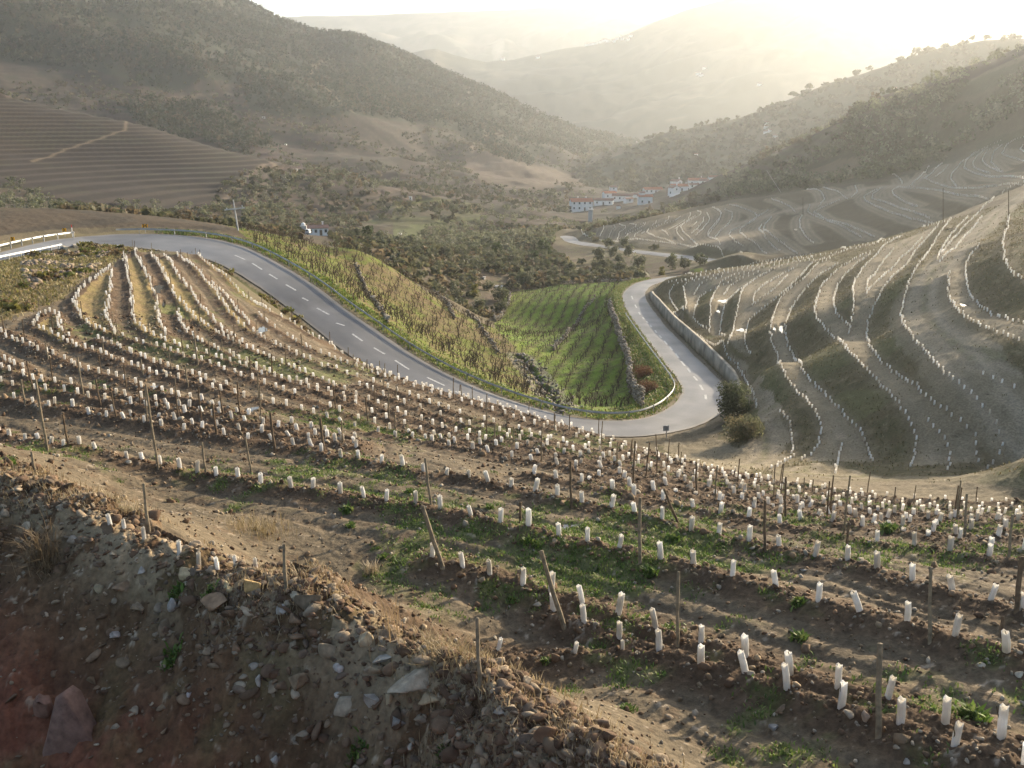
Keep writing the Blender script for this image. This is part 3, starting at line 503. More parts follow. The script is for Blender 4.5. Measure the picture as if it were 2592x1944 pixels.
# second vineyard
sv_uv = P('D', [(1262,512),(1300,490),(1400,470),(1604,425),(1750,408),(1900,392),(2000,372),(2080,345),(2150,318),(2400,290),(2400,420),(2212,395),(2080,455),(1900,515),(1700,552),(1590,575),(1450,545),(1330,530)])
sv = pmask(sv_uv, 2.0, 186, 10); paint(sv, col(.09, .074, .044)); paint(sv & (nA > .05), col(.115, .092, .058), .6)
svp = np.vstack([resample(p, .8) for p in sv_rows.values()]); dS, _ = kd_query(kd_of(svp), X, Y, (Rg > 180) & (Rg < 380) & (Ag > 0)); paint(sv & (dS > 3.0), col(.075, .063, .036), .5); paint(sv * (1 - sstep(1.8, 3.2, dS + 1.5 * nA)), col(.165, .135, .09), .8); paint(sv * (np.exp(-((dS - .9) / .3) ** 2) + np.exp(-((dS - 2.2) / .3) ** 2)), col(.25, .21, .15), .6)
for trk in (P('Z3', [(370,1400),(520,1370),(700,1320),(860,1285),(1000,1255),(1120,1215),(1230,1170),(1330,1160),(1480,1160)]), P('Z3', [(1480,1165),(1560,1110),(1680,1040)]), P('Z3', [(300,1540),(350,1470),(400,1410)])):
    dT, _ = kd_query(kd_of(resample(unproject(trk, minD=186), .8)), X, Y, (Rg > 180) & (Rg < 380) & (Ag > 0)); paint(np.exp(-(dT / 2.2) ** 2), col(.28, .23, .165), .8)
# first hillside: banks, then the pale terraces
hill = (Rg > 52) & (Rg < 195) & (Ag > rad(3)) & ~m_field & (r1 > .5)
hp = npoly(P('Z6', [(-60,600),(-80,400),(300,330),(900,225),(1400,110),(1750,20),(2000,-60),(2600,-160),(2700,1700),(1500,1640),(600,1600),(-50,1500),(-60,1420),(300,1390),(380,1190),(390,1080)]), 44)
hill = in_poly(X, Y, hp) & (r1 > .5) & ~m_field
paint(hill, col(.088, .076, .036)); paint(hill & (nA > .03), col(.112, .088, .046), .7); paint(hill * sstep(.0, .3, fbm(X, Y, 1.2, 4, 66)), col(.09, .085, .038), .6); paint(hill * sstep(.05, .25, fbm(X, Y, .45, 3, 76)), col(.20, .16, .095), .6); paint(hill * sstep(.05, .25, fbm(X, Y, .5, 3, 78)), col(.085, .07, .038), .5); paint(hill & (nB > .1), col(.11, .115, .045), .5)
TRK = np.zeros(X.shape)
for a, b in (('T9', 'T10'), ('T11', 'T14'), ('T2', 'T3'), ('T4', 'T5'), ('T6', 'T7'), ('T17', 'T18')):
    pa = a_rows[a]; pb = a_rows[b]; pts = np.vstack([pa, pb[::-1]])
    if a in ('T11', ): pass
    if np.linalg.norm(pa[-1] - pb[-1]) > np.linalg.norm(pa[-1] - pb[0]): pts = np.vstack([pa, pb])
    TRK = np.maximum(TRK, in_poly(X + .5 * fbm(X, Y, 1.5, 3, 95), Y + .5 * fbm(X, Y, 1.5, 3, 96), pts))
wedge = a_rows['T12b']; wp = np.vstack([a_rows['T12'], wedge[::-1] if np.linalg.norm(a_rows['T12'][-1] - wedge[-1]) < np.linalg.norm(a_rows['T12'][-1] - wedge[0]) else wedge]); TRK *= ~in_poly(X, Y, wp)
pull = P('Z6', [(360,1120),(420,870),(480,930),(560,1010),(640,1130),(705,1230),(765,1380),(740,1510),(600,1570),(200,1550),(-20,1500),(-20,1395),(150,1400),(330,1390),(450,1430),(560,1360),(590,1290),(520,1160)])
TRK = np.maximum(TRK, pmask(pull, .8, 44)); wstrip = P('Z6', [(-6,588),(120,697),(280,800),(420,918),(490,1030),(546,1182),(610,1160),(560,1020),(480,900),(360,800),(200,730),(60,620)]); TRK = np.maximum(TRK, pmask(wstrip, .4, 44))
bottom = P('Z6', [(600,1570),(900,1520),(1300,1600),(1900,1590),(2230,1560),(2300,1350),(2230,1800),(600,1750)]); TRK = np.maximum(TRK, .55 * pmask(bottom, 1.5, 48))
main = resample(unproject(P('Z6', [(2230,-160),(2100,-60),(2000,20),(1850,160),(1720,280),(1620,390),(1570,490),(1570,590),(1630,700),(1740,810),(1860,950),(2000,1110),(2120,1260),(2230,1380)]), minD=44), .5)
dM, _ = kd_query(kd_of(main), X, Y, hm); TRK = np.maximum(TRK, 1 - sstep(1.7, 2.7, dM + 1.2 * nA))
TRK *= (r1 > .4) & ~m_field
tcol = lerp(col(.185, .152, .098), col(.25, .208, .14), np.clip(.5 + 1.6 * nA, 0, 1)[..., None])
paint(TRK, tcol, .92)
ab = np.vstack([resample(p, .5) for p in a_rows.values()] + [resample(p, .5) for p in x_rows.values()]); dAB, _ = kd_query(kd_of(ab), X, Y, hm)
paint(hill * np.exp(-(dAB / .5) ** 2), col(.19, .15, .095), .6)
paint((TRK > .3) * (np.exp(-((dAB - 1.25) / .3) ** 2) + np.exp(-((dAB - 2.6) / .3) ** 2)), col(.27, .225, .16), .6); paint((TRK > .3) * np.exp(-((dAB - 1.9) / .25) ** 2) * (nD > -.05), col(.16, .15, .075), .55)
paint((TRK > .3) * ((np.exp(-((dM - .95) / .35) ** 2))), col(.29, .245, .175), .7)
# grassy bank below the upper road, verges
gb = pmask(P('D', [(-300,600),(0,560),(165,548),(215,528),(330,520),(412,528),(440,546),(412,549),(330,543),(262,553),(215,583),(165,615),(150,640),(80,668),(20,690),(-60,712),(-330,715)]), .7, 35) & ~m_field & (r1 > .3)
paint(gb, col(.20, .165, .07)); paint(gb * sstep(-.05, .22, nA), col(.19, .19, .045), .8); paint(gb & (nB > .04), col(.25, .19, .10), .7); paint(gb & (nD > .17), col(.10, .065, .04), .8)
# bowl of old vines
bowlL = npoly(P('Z5', [(-700,-160),(-300,-60),(0,190),(100,180),(300,290),(480,380),(600,480),(700,530),(820,545),(990,620),(1000,700),(1150,850),(1250,1010),(1390,1190),(1240,1180),(1000,1100),(780,1010),(640,940),(430,820),(220,670),(20,535),(-250,345),(-420,200),(-600,90)]), 70)
bowlR = npoly(P('Z5', [(990,640),(1070,470),(1200,445),(1420,415),(1640,405),(1850,395),(1790,440),(1765,500),(1700,565),(1740,650),(1800,850),(1845,1000),(1890,1180),(1640,1235),(1400,1210),(1290,1030),(1150,850),(1000,700)]), 70)
_r = np.hypot(bowlL[:, 0], bowlL[:, 1]); bowlL[:, :2] *= (np.minimum(_r, 152) / _r)[:, None]
mL = in_poly(X + .8 * nA, Y + .8 * nB, bowlL) & (r1 > .4); mR = in_poly(X + .6 * nA, Y + .6 * nB, bowlR) & (r1 > .4)
paint(mL, col(.145, .115, .04)); paint(mL * sstep(-.18, .06, fbm(X, Y, 1.6, 4, 67)), col(.12, .15, .022), .9); paint(mL & (nB > .12), col(.16, .11, .06), .6)
paint(mR, col(.13, .20, .02)); paint(mR * sstep(.02, .2, fbm(X, Y, 1.3, 4, 68)), col(.085, .085, .03), .75); paint(mR * sstep(.05, .2, nB), col(.17, .20, .03), .7)
# the old vines themselves: rows parallel to the road on the left, up the slope on the right
VINES = []
dUo = R1U - R1L; dUo[:, 2] = 0; dUo /= np.linalg.norm(dUo, axis=1)[:, None]
for k in range(19):
    ln = R1U + dUo * (4.2 + 2.9 * k); ln = resample(smooth_line(ln[40:250], 12), 1.6); ln[:, :2] += RNG.normal(size=(len(ln), 2)) * .16
    ok = in_poly(ln[:, 0], ln[:, 1], bowlL) & (np.hypot(ln[:, 0], ln[:, 1]) < 175); VINES += [(x, y, 'L', k) for x, y in ln[ok][:, :2]]
wl = unproject(P('Z5', (1610,508),(1370,800)), minD=70); dr = (wl[0] - wl[1])[:2]; dr /= np.linalg.norm(dr); pr_ = np.array([dr[1], -dr[0]])
for k in range(-24, 26):
    ts = np.arange(-60, 110, 1.35); ln = wl[1][:2] + pr_ * (2.05 * k + .9) + dr * ts[:, None] + RNG.normal(size=(len(ts), 2)) * .14
    ok = in_poly(ln[:, 0], ln[:, 1], bowlR); VINES += [(x, y, 'R', k) for x, y in ln[ok]]
vx = np.array([(a, b) for a, b, _, _ in VINES]); fr_, fc_ = gidx(vx[:, 0], vx[:, 1]); keep = r1[fr_.round().astype(int), fc_.round().astype(int)] > 2.0; VINES = [v for v, k in zip(VINES, keep) if k]
vx = np.array([(a, b) for a, b, _, _ in VINES]); dV, _ = kd_query(kd_of(vx), X, Y, mL | mR)
paint((mL | mR) * np.exp(-((dV + .25 * nD) / .55) ** 2), col(.095, .064, .035), .85)
verge = (r1 > .0) & (r1 < 2.6 + 2 * nA) & (MASK['road1_side'] < .5) & ~m_field; paint(verge * sstep(-.34, -.24, Ag + .1 * nB), col(.17, .20, .028), .85); paint(verge * (1 - sstep(-.34, -.24, Ag + .1 * nB)), col(.17, .14, .07), .7); paint(verge & (r1 < .9), col(.16, .13, .07), .8)
vr = pmask(P('Z5', [(1700,560),(1780,500),(1845,640),(1990,840),(2090,965),(2160,1080),(2100,1130),(1960,1200),(1900,1190),(1850,1010),(1830,960)]), .3, 70) & (r1 > .3); paint(vr, col(.12, .15, .03)); paint(vr & (nA > .05), col(.15, .11, .055), .7)
strip_d = (r1 > .1) & (r1 < 2.2) & (MASK['road1_side'] > .5) & (Ag < rad(2)) & (Ag > rad(-24)) & ~m_field; paint(strip_d, col(.075, .075, .03), .9); paint(strip_d & (nA > .03), col(.14, .10, .055), .6)
shoulder = (r1 > -.1) & (r1 < .55 + .4 * nD); paint(shoulder, col(.19, .155, .105), .85)
stream = resample(unproject(P('Z5', [(1395,1190),(1340,1110),(1270,1020),(1215,950),(1150,868)]), minD=76), .4)
dSt, _ = kd_query(kd_of(stream), X, Y, (Rg > 70) & (Rg < 220)); bed = 1 - sstep(.2, .8, dSt + 2.2 * nA + .8 * nD); ZG = ZG - .7 * bed; paint(bed, col(.06, .055, .045)); paint((dSt > .9) & (dSt < 1.9 + nA), col(.2, .18, .15), .55)
# valley floor, olive groves, crest
vo = pmask(P('Z5', [(100,140),(560,60),(1000,40),(1390,120),(1560,170),(2212,230),(2212,345),(1960,380),(1420,405),(1080,460),(980,610),(800,540),(600,470),(300,280)]), 3, 180, 15); paint(vo, col(.085, .066, .042)); paint(vo & (nA > .05), col(.085, .09, .035), .6); paint(vo & (nB > .1), col(.115, .08, .055), .6)
scrubR = (r2 > .3) & (r2 < 5); paint(scrubR, col(.12, .10, .055), .9)
for uv_, st_ in ((P('Z5', [(290,235),(420,215),(560,270),(700,340),(830,430),(750,480),(640,450),(560,400),(420,330)]), .8), (P('Z5', [(1060,330),(1200,290),(1420,250),(1640,230),(1700,330),(1640,395),(1420,405),(1120,430)]), 1.0)):
    mk_ = pmask(uv_, 1.5, 150, 8) & (r1 > 1) & (np.where(r2 > 900, 99, r2) > 1); ph_ = (ZG + .5 * fbm(X, Y, 25, 2, 74)) / st_; paint(mk_, col(.075, .056, .038), .9); paint(mk_ * sstep(.1, .7, np.cos(2 * math.pi * ph_)), col(.15, .125, .06), .8)
# foreground vineyard soil
soil = lerp(col(.078, .052, .032), col(.125, .085, .052), np.clip(.5 + 1.5 * fine, 0, 1)[..., None])
paint(m_field, soil)
trackc = lerp(col(.112, .09, .06), col(.165, .135, .09), np.clip(.5 + 1.8 * mid, 0, 1)[..., None])
between = sstep(.45, .95, dRw) * (1 - .55 * (np.abs(nD) > .2))
paint(m_field * between, trackc, .8); paint(m_field * rut * (1 - mound), col(.15, .11, .07), .55)
paint(m_field * np.exp(-(dRw / .30) ** 2), col(.085, .054, .033), .65)
gw = fbm(X, Y, 5.5, 3, 69) + .5 * fbm(X, Y, .55, 3, 70)
greenish = sstep(.04, .26, gw + .10 * sstep(20, 9, Rg) + .10 * (X > 8) * (Rg < 26)) * (np.abs(dRw - 1.1) < .95)
paint(m_field * greenish, lerp(col(.10, .125, .035), col(.14, .16, .05), np.clip(.5 + clod, 0, 1)[..., None]), .6)
pebble = sstep(.22, .34, clod + .35 * fine); paint(m_field * pebble, col(.34, .28, .21), .6)
for nm in ('a', ):
    for pl in ([(690,322),(610,387),(540,442),(492,502),(474,545),(488,598),(532,655),(600,700),(690,735),(680,670),(668,600),(672,520),(690,430),(700,345)], [(835,240),(850,262),(900,360),(940,440),(970,515),(985,600),(990,660),(1020,722),(1055,782),(990,766),(900,725),(850,675),(830,620),(822,520),(812,420),(800,330),(800,250)],
               [(960,240),(1030,262),(1080,335),(1130,405),(1190,485),(1240,565),(1310,645),(1370,705),(1330,712),(1220,645),(1150,570),(1100,505),(1060,435),(1010,345)], [(1180,305),(1215,325),(1290,395),(1380,485),(1450,565),(1510,635),(1570,703),(1595,728),(1500,675),(1440,612),(1390,545),(1330,455),(1260,375)], [(320,607),(262,632),(232,672),(236,694),(300,732),(390,775),(415,755),(375,700),(360,625)], [(1255,255),(1330,318),(1420,388),(1500,468),(1580,533),(1680,590),(1680,602),(1580,548),(1500,483),(1420,403),(1330,333)]):
        bm_ = pmask(P('Z4', pl), .3, 30); paint(bm_, lerp(col(.23, .165, .08), col(.19, .15, .06), np.clip(.5 + 2 * nD, 0, 1)[..., None]), .9); paint(bm_ & (nA > .1), col(.15, .12, .05), .5)
# spoil bank
bk = lerp(col(.085, .05, .027), col(.14, .088, .048), np.clip(.5 + 1.5 * fine + .6 * mid, 0, 1)[..., None]); paint(m_berm, bk)
red = sstep(3.5, -2.0, X + 2.2 * mid + (dC - 3) * -.45) * sstep(.8, 3.2, dC + mid); paint(m_berm * red, lerp(col(.13, .042, .026), col(.19, .07, .042), np.clip(.5 + 1.5 * fine, 0, 1)[..., None]), .85)
paint(m_berm * pebble * (1 - .6 * red), col(.38, .32, .24), .7); paint(m_berm * sstep(.1, .3, fbm(X, Y, 1.4, 4, 75)), col(.12, .10, .045), .55); paint(m_berm * np.exp(-(dC / .8) ** 2) * (nD > -.08), col(.33, .26, .165), .7)
COL = np.clip(COL * (1 + .35 * nD[..., None]) * (1 + .25 * clod[..., None] * (Rg < 70)[..., None]), .01, .8)

# ---- the ground mesh
def float_color(me, name, arr):
    at = me.color_attributes.new(name, 'FLOAT_COLOR', 'POINT'); a = np.ones((len(me.vertices), 4), np.float32); a[:, :3] = arr; at.data.foreach_set('color', a.ravel())
def np_mesh(name, verts, faces, mat=None, smooth=False, colors=None):
    """faces: int array (n, k) with one k, or a list of such arrays"""
    fl = faces if isinstance(faces, list) else [faces]; me = bpy.data.meshes.new(name)
    v = np.asarray(verts, np.float32); me.vertices.add(len(v)); me.vertices.foreach_set('co', v.ravel())
    idx = np.concatenate([f.ravel() for f in fl]).astype(np.int32); tot = np.concatenate([np.full(len(f), f.shape[1], np.int32) for f in fl]); st = np.concatenate([[0], np.cumsum(tot)[:-1]]).astype(np.int32)
    me.loops.add(len(idx)); me.loops.foreach_set('vertex_index', idx); me.polygons.add(len(tot)); me.polygons.foreach_set('loop_start', st); me.polygons.foreach_set('loop_total', tot)
    if smooth: me.polygons.foreach_set('use_smooth', np.ones(len(tot), bool))
    me.update(calc_edges=True)
    if colors is not None: float_color(me, 'col', colors)
    if mat: me.materials.append(mat)
    return me
def add(name, me, parent=None, loc=None, **tags):
    o = bpy.data.objects.new(name, me); C.objects.link(o)
    if parent: o.parent = parent
    if loc is not None: o.location = loc
    for k, v in tags.items(): o[k] = v
    return o
def new_mat(name):
    m = bpy.data.materials.new(name); m.use_nodes = True; nt = m.node_tree; return m, nt, nt.nodes['Principled BSDF']
def nd(nt, t, **kw):
    n_ = nt.nodes.new(t)
    for k, v in kw.items():
        if k.startswith('i_'): n_.inputs[k[2:]].default_value = v
        else: setattr(n_, k, v)
    return n_
def simple_mat(name, c, rough=.7, metal=0.0, noise=0.0, nscale=8.0, bump=0.0, spec=.3):
    m, nt, b = new_mat(name); b.inputs['Roughness'].default_value = rough; b.inputs['Metallic'].default_value = metal; b.inputs['Specular IOR Level'].default_value = spec
    if noise or bump:
        tc = nd(nt, 'ShaderNodeTexCoord'); nz = nd(nt, 'ShaderNodeTexNoise'); nz.inputs['Scale'].default_value = nscale; nz.inputs['Detail'].default_value = 6; nt.links.new(tc.outputs['Object'], nz.inputs['Vector'])
        cr = nd(nt, 'ShaderNodeValToRGB'); cr.color_ramp.elements[0].position = .3; cr.color_ramp.elements[1].position = .7
        cr.color_ramp.elements[0].color = (*[max(0, x * (1 - noise)) for x in c], 1); cr.color_ramp.elements[1].color = (*[min(1, x * (1 + noise)) for x in c], 1)
        nt.links.new(nz.outputs['Fac'], cr.inputs[0]); nt.links.new(cr.outputs[0], b.inputs['Base Color'])
        if bump: bp = nd(nt, 'ShaderNodeBump'); bp.inputs['Strength'].default_value = bump; bp.inputs['Distance'].default_value = .05; nt.links.new(nz.outputs['Fac'], bp.inputs['Height']); nt.links.new(bp.outputs[0], b.inputs['Normal'])
    else: b.inputs['Base Color'].default_value = (*c, 1)
    return m
def attr_mat(name, rough=.95, spec=.15, nscale=9.0, namt=.5, bump=.6, bdist=.05, transl=0.0):
    m, nt, b = new_mat(name); at = nd(nt, 'ShaderNodeAttribute', attribute_name='col'); tc = nd(nt, 'ShaderNodeTexCoord')
    nz = nd(nt, 'ShaderNodeTexNoise'); nz.inputs['Scale'].default_value = nscale; nz.inputs['Detail'].default_value = 8; nz.inputs['Roughness'].default_value = .65; nt.links.new(tc.outputs['Object'], nz.inputs['Vector'])
    mr = nd(nt, 'ShaderNodeMapRange'); mr.inputs['From Min'].default_value = .3; mr.inputs['From Max'].default_value = .7; mr.inputs['To Min'].default_value = 1 - namt; mr.inputs['To Max'].default_value = 1 + namt; nt.links.new(nz.outputs['Fac'], mr.inputs['Value'])
    vm = nd(nt, 'ShaderNodeVectorMath', operation='SCALE'); nt.links.new(at.outputs['Color'], vm.inputs[0]); nt.links.new(mr.outputs[0], vm.inputs['Scale']); nt.links.new(vm.outputs[0], b.inputs['Base Color'])
    b.inputs['Roughness'].default_value = rough; b.inputs['Specular IOR Level'].default_value = spec
    if bump: bp = nd(nt, 'ShaderNodeBump'); bp.inputs['Strength'].default_value = bump; bp.inputs['Distance'].default_value = bdist; nt.links.new(nz.outputs['Fac'], bp.inputs['Height']); nt.links.new(bp.outputs[0], b.inputs['Normal'])
    if transl:
        tr = nd(nt, 'ShaderNodeBsdfTranslucent'); mx = nd(nt, 'ShaderNodeMixShader'); mx.inputs[0].default_value = transl; nt.links.new(vm.outputs[0], tr.inputs[0]); nt.links.new(b.outputs[0], mx.inputs[1]); nt.links.new(tr.outputs[0], mx.inputs[2]); nt.links.new(mx.outputs[0], nt.nodes['Material Output'].inputs[0])
    return m
M_GROUND = attr_mat('ground', nscale=7.0, namt=.38, bump=.8, bdist=.06)
idx = np.arange(NR * NC).reshape(NR, NC); quads = np.stack([idx[:-1, :-1], idx[:-1, 1:], idx[1:, 1:], idx[1:, :-1]], -1).reshape(-1, 4)
add('terrain', np_mesh('terrain', np.stack([X, Y, ZG], -1).reshape(-1, 3), quads, M_GROUND, True, COL.reshape(-1, 3)), kind='structure')
# a plain skirt of ground behind and beside the viewpoint
zb = ZG[0, NC // 2]
gth = np.linspace(rad(40), rad(320), 61); gr = np.array([1.5, 9, 60, 400, 2100]); gv = []
for j, r_ in enumerate(gr):
    zz = [float(np.interp(r_, RR, ZG[:, -1])), float(np.interp(r_, RR, ZG[:, 0]))]
    for t in gth: k = (t - gth[0]) / (gth[-1] - gth[0]); gv.append((math.sin(t) * r_, math.cos(t) * r_, zz[0] * (1 - k) + zz[1] * k))
gi = np.arange(len(gr) * 61).reshape(len(gr), 61); add('ground', np_mesh('ground', gv, np.stack([gi[:-1, :-1], gi[:-1, 1:], gi[1:, 1:], gi[1:, :-1]], -1).reshape(-1, 4), M_GROUND, True, np.zeros((len(gv), 3)) + col(.14, .10, .065)), kind='structure')
M_WATER, nt_, b_ = new_mat('puddle_water'); b_.inputs['Base Color'].default_value = (.07, .06, .045, 1); b_.inputs['Roughness'].default_value = .06; b_.inputs['Specular IOR Level'].default_value = .6
for c, ux, uy in pud:
    n_ = 26; vs = [(c[0], c[1], 0)]
    for k in range(n_):
        t = 2 * math.pi * k / n_; s_ = random.uniform(.5, 1.0) * (1 + .25 * math.sin(3 * t + c[0])); vs.append((c[0] + s_ * (ux[0] * math.cos(t) + uy[0] * math.sin(t)), c[1] + s_ * (ux[1] * math.cos(t) + uy[1] * math.sin(t)), 0))
    vs = np.array(vs); zc = float(np.median(height(vs[:, 0], vs[:, 1]))) + .025; vs[:, 2] = zc
    add('puddle', np_mesh('puddle', vs, np.array([(0, 1 + k, 1 + (k + 1) % n_) for k in range(n_)]), M_WATER), kind='structure')

# ------------------------------------------------------------------ roads, markings, rails, retaining wall
def asphalt():
    m, nt, b = new_mat('asphalt'); tc = nd(nt, 'ShaderNodeTexCoord'); n1 = nd(nt, 'ShaderNodeTexNoise'); n1.inputs['Scale'].default_value = .22; n1.inputs['Detail'].default_value = 7; n2 = nd(nt, 'ShaderNodeTexNoise'); n2.inputs['Scale'].default_value = 14; n2.inputs['Detail'].default_value = 4
    at = nd(nt, 'ShaderNodeAttribute', attribute_name='col')
    for q in (n1, n2): nt.links.new(tc.outputs['Object'], q.inputs['Vector'])
    cr = nd(nt, 'ShaderNodeValToRGB'); cr.color_ramp.elements[0].position = .36; cr.color_ramp.elements[1].position = .66; cr.color_ramp.elements[0].color = (.135, .138, .146, 1); cr.color_ramp.elements[1].color = (.205, .202, .20, 1); nt.links.new(n1.outputs['Fac'], cr.inputs[0])
    m1 = nd(nt, 'ShaderNodeMix', data_type='RGBA', blend_type='MULTIPLY'); m1.inputs[0].default_value = 1; nt.links.new(cr.outputs[0], m1.inputs[6]); nt.links.new(at.outputs['Color'], m1.inputs[7])
    mr = nd(nt, 'ShaderNodeMapRange'); mr.inputs['To Min'].default_value = .75; mr.inputs['To Max'].default_value = 1.25; nt.links.new(n2.outputs['Fac'], mr.inputs['Value']); vm = nd(nt, 'ShaderNodeVectorMath', operation='SCALE'); nt.links.new(m1.outputs[2], vm.inputs[0]); nt.links.new(mr.outputs[0], vm.inputs['Scale'])
    nt.links.new(vm.outputs[0], b.inputs['Base Color']); b.inputs['Roughness'].default_value = .62; b.inputs['Specular IOR Level'].default_value = .35
    bp = nd(nt, 'ShaderNodeBump'); bp.inputs['Strength'].default_value = .25; bp.inputs['Distance'].default_value = .02; nt.links.new(n2.outputs['Fac'], bp.inputs['Height']); nt.links.new(bp.outputs[0], b.inputs['Normal']); return m
M_ASPHALT = asphalt(); M_PAINT = simple_mat('road_paint', (.42, .42, .41), .7, noise=.4, nscale=6)
def road_mesh(name, A, B, nx=13):
    n_ = len(A); t = np.linspace(0, 1, nx); v = A[:, None] * (1 - t)[None, :, None] + B[:, None] * t[None, :, None]; v[:, :, 2] += .03 + .06 * (1 - (2 * t - 1) ** 2)[None]
    wob = .22 * fbm(v[:, 0, 0], v[:, 0, 1], 1.6, 3, 33); d = (A - B); d /= np.linalg.norm(d[:, :2], axis=1)[:, None] + 1e-9; v[:, 0] += d * wob[:, None]; v[:, -1] -= d * (.22 * fbm(v[:, -1, 0], v[:, -1, 1], 1.6, 3, 34))[:, None]
    c = np.ones((n_, nx, 3)); track = np.exp(-((t - .28) / .07) ** 2) + np.exp(-((t - .72) / .07) ** 2) + .7 * np.exp(-((t - .12) / .06) ** 2) + .7 * np.exp(-((t - .88) / .06) ** 2)
    s_ = np.arange(n_)[:, None] * .3; pn = fbm(s_ + 0 * t[None], t[None] * 3 + 0 * s_, 3.0, 4, 35)
    pt_ = (fbm(s_ + 0 * t[None], t[None] * 2 + 0 * s_, 6.0, 2, 36) > .16) * .16
    c *= (1 - .14 * track[None, :, None] + .75 * pn[..., None] - pt_[..., None]); c[:, 0] = c[:, -1] = (1.25, 1.1, .9)
    gi = np.arange(n_ * nx).reshape(n_, nx); return add(name, np_mesh(name, v.reshape(-1, 3), np.stack([gi[:-1, :-1], gi[:-1, 1:], gi[1:, 1:], gi[1:, :-1]], -1).reshape(-1, 4), M_ASPHALT, True, c.reshape(-1, 3)), kind='structure')
road_mesh('road', R1U, R1L); road_mesh('road', R2A, R2B)
cen = (R1U + R1L) / 2; cl_ = np.concatenate([[0], np.cumsum(np.linalg.norm(np.diff(cen, axis=0), axis=1))])
dv, df = [], []
def dash(p0, p1, wd=.11):
    """a painted dash lying on the crown between two photo points"""
    i0 = np.argmin(np.hypot(*(cen[:, :2] - p0[:2]).T)); i1 = np.argmin(np.hypot(*(cen[:, :2] - p1[:2]).T)); ss = np.linspace(cl_[i0], cl_[i1], 6); off0 = None
    for k, s_ in enumerate(ss):
        u = np.array([np.interp(s_, cl_, R1U[:, j]) for j in range(3)]); l = np.array([np.interp(s_, cl_, R1L[:, j]) for j in range(3)]); q = lerp(p0, p1, k / 5); d = u - l; L = np.linalg.norm(d[:2]); t = np.clip(np.dot((q - l)[:2], d[:2]) / L ** 2, .2, .8)
        for sgn in (-1, 1): tt = t + sgn * wd / L; p = l + d * tt; dv.append((p[0], p[1], p[2] + .03 + .06 * (1 - (2 * tt - 1) ** 2) + .012))
    b = len(dv) - 12
    for k in range(5): df.append((b + 2 * k, b + 2 * k + 1, b + 2 * k + 3, b + 2 * k + 2))
def on_road(uv):
    d = rays(uv); out = []
    for q in d:
        best = None
        for _ in range(1):
            z = -20.0
            for it in range(40):
                p = q * (z / q[2]); i = np.argmin(np.hypot(*(cen[:, :2] - p[:2]).T)); z = .5 * z + .5 * (cen[i, 2] + .08)
            out.append(q * (z / q[2]))
    return np.array(out)
for r, pts in (('Z4', [(1462,237,1522,264),(1578,293,1632,326),(1680,355,1735,390),(1780,420,1830,455),(1880,490,1932,528),(1982,567,2036,606),(2090,647,2147,688)]),
               ('Z5', [(115,728,180,773),(242,814,313,860),(390,902,470,950),(562,995,658,1044),(758,1088,835,1118),(1840,488,1848,510),(1862,545,1872,563),(1885,590,1893,604),(1908,620,1918,634),(1932,645,1942,657),(1955,670,1966,685),(1985,702,1997,720),(2012,735,2026,752),(2044,770,2058,788),(2077,805,2092,826),(2111,845,2130,872),(2147,892,2168,922),(2187,940,2207,968)]),
               ('Z6', [(155,988,178,1015),(195,1043,214,1072),(231,1100,234,1132)])):
    for x0, y0, x1, y1 in pts:
        p = on_road(P(r, [(x0, y0), (x1, y1)])); dash(p[0], p[1])
add('road_marking', np_mesh('road_marking', dv, np.array(df), M_PAINT), kind='structure')

M_STEEL = simple_mat('galvanised_steel', (.40, .42, .44), .5, .6, noise=.18, nscale=1.5); M_POSTSTEEL = simple_mat('steel_post', (.34, .35, .36), .5, .7, noise=.2, nscale=3)
WB_ = None
def sweep(line, prof, closed=True):
    """sweep a profile (outward offset, height) along a 3D line; outward = right of travel"""
    L = np.asarray(line); t = np.gradient(L, axis=0); t[:, 2] = 0; t /= np.linalg.norm(t, axis=1)[:, None] + 1e-9; nrm = np.column_stack([t[:, 1], -t[:, 0], 0 * t[:, 0]])
    pr = np.asarray(prof, float); n_, k = len(L), len(pr); v = L[:, None] + nrm[:, None] * pr[None, :, :1]; v = v.copy(); v[:, :, 2] += pr[None, :, 1]; gi = np.arange(n_ * k).reshape(n_, k); nx = np.roll(gi, -1, 1) if closed else gi[:, 1:]; g0 = gi if closed else gi[:, :-1]
    f = [np.stack([g0[:-1], nx[:-1], nx[1:], g0[1:]], -1).reshape(-1, 4)]
    if closed: f.append(np.array([gi[0], gi[-1][::-1]]))
    return v.reshape(-1, 3), f
WB = [(0, .42), (.045, .46), (.045, .52), (0, .57), (0, .61), (.045, .66), (.045, .72), (0, .76), (-.02, .76), (.025, .72), (.025, .66), (-.02, .61), (-.02, .57), (.025, .52), (.025, .46), (-.02, .42)]
def box(cx, cy, cz_, sx, sy, sz, yaw=0.0):
    c, s_ = math.cos(yaw), math.sin(yaw); v = []
    for dz_ in (-1, 1):
        for dx, dy in ((-1, -1), (1, -1), (1, 1), (-1, 1)): x, y = dx * sx / 2, dy * sy / 2; v.append((cx + x * c - y * s_, cy + x * s_ + y * c, cz_ + dz_ * sz / 2))
    return v, [(0, 3, 2, 1), (4, 5, 6, 7), (0, 1, 5, 4), (1, 2, 6, 5), (2, 3, 7, 6), (3, 0, 4, 7)]
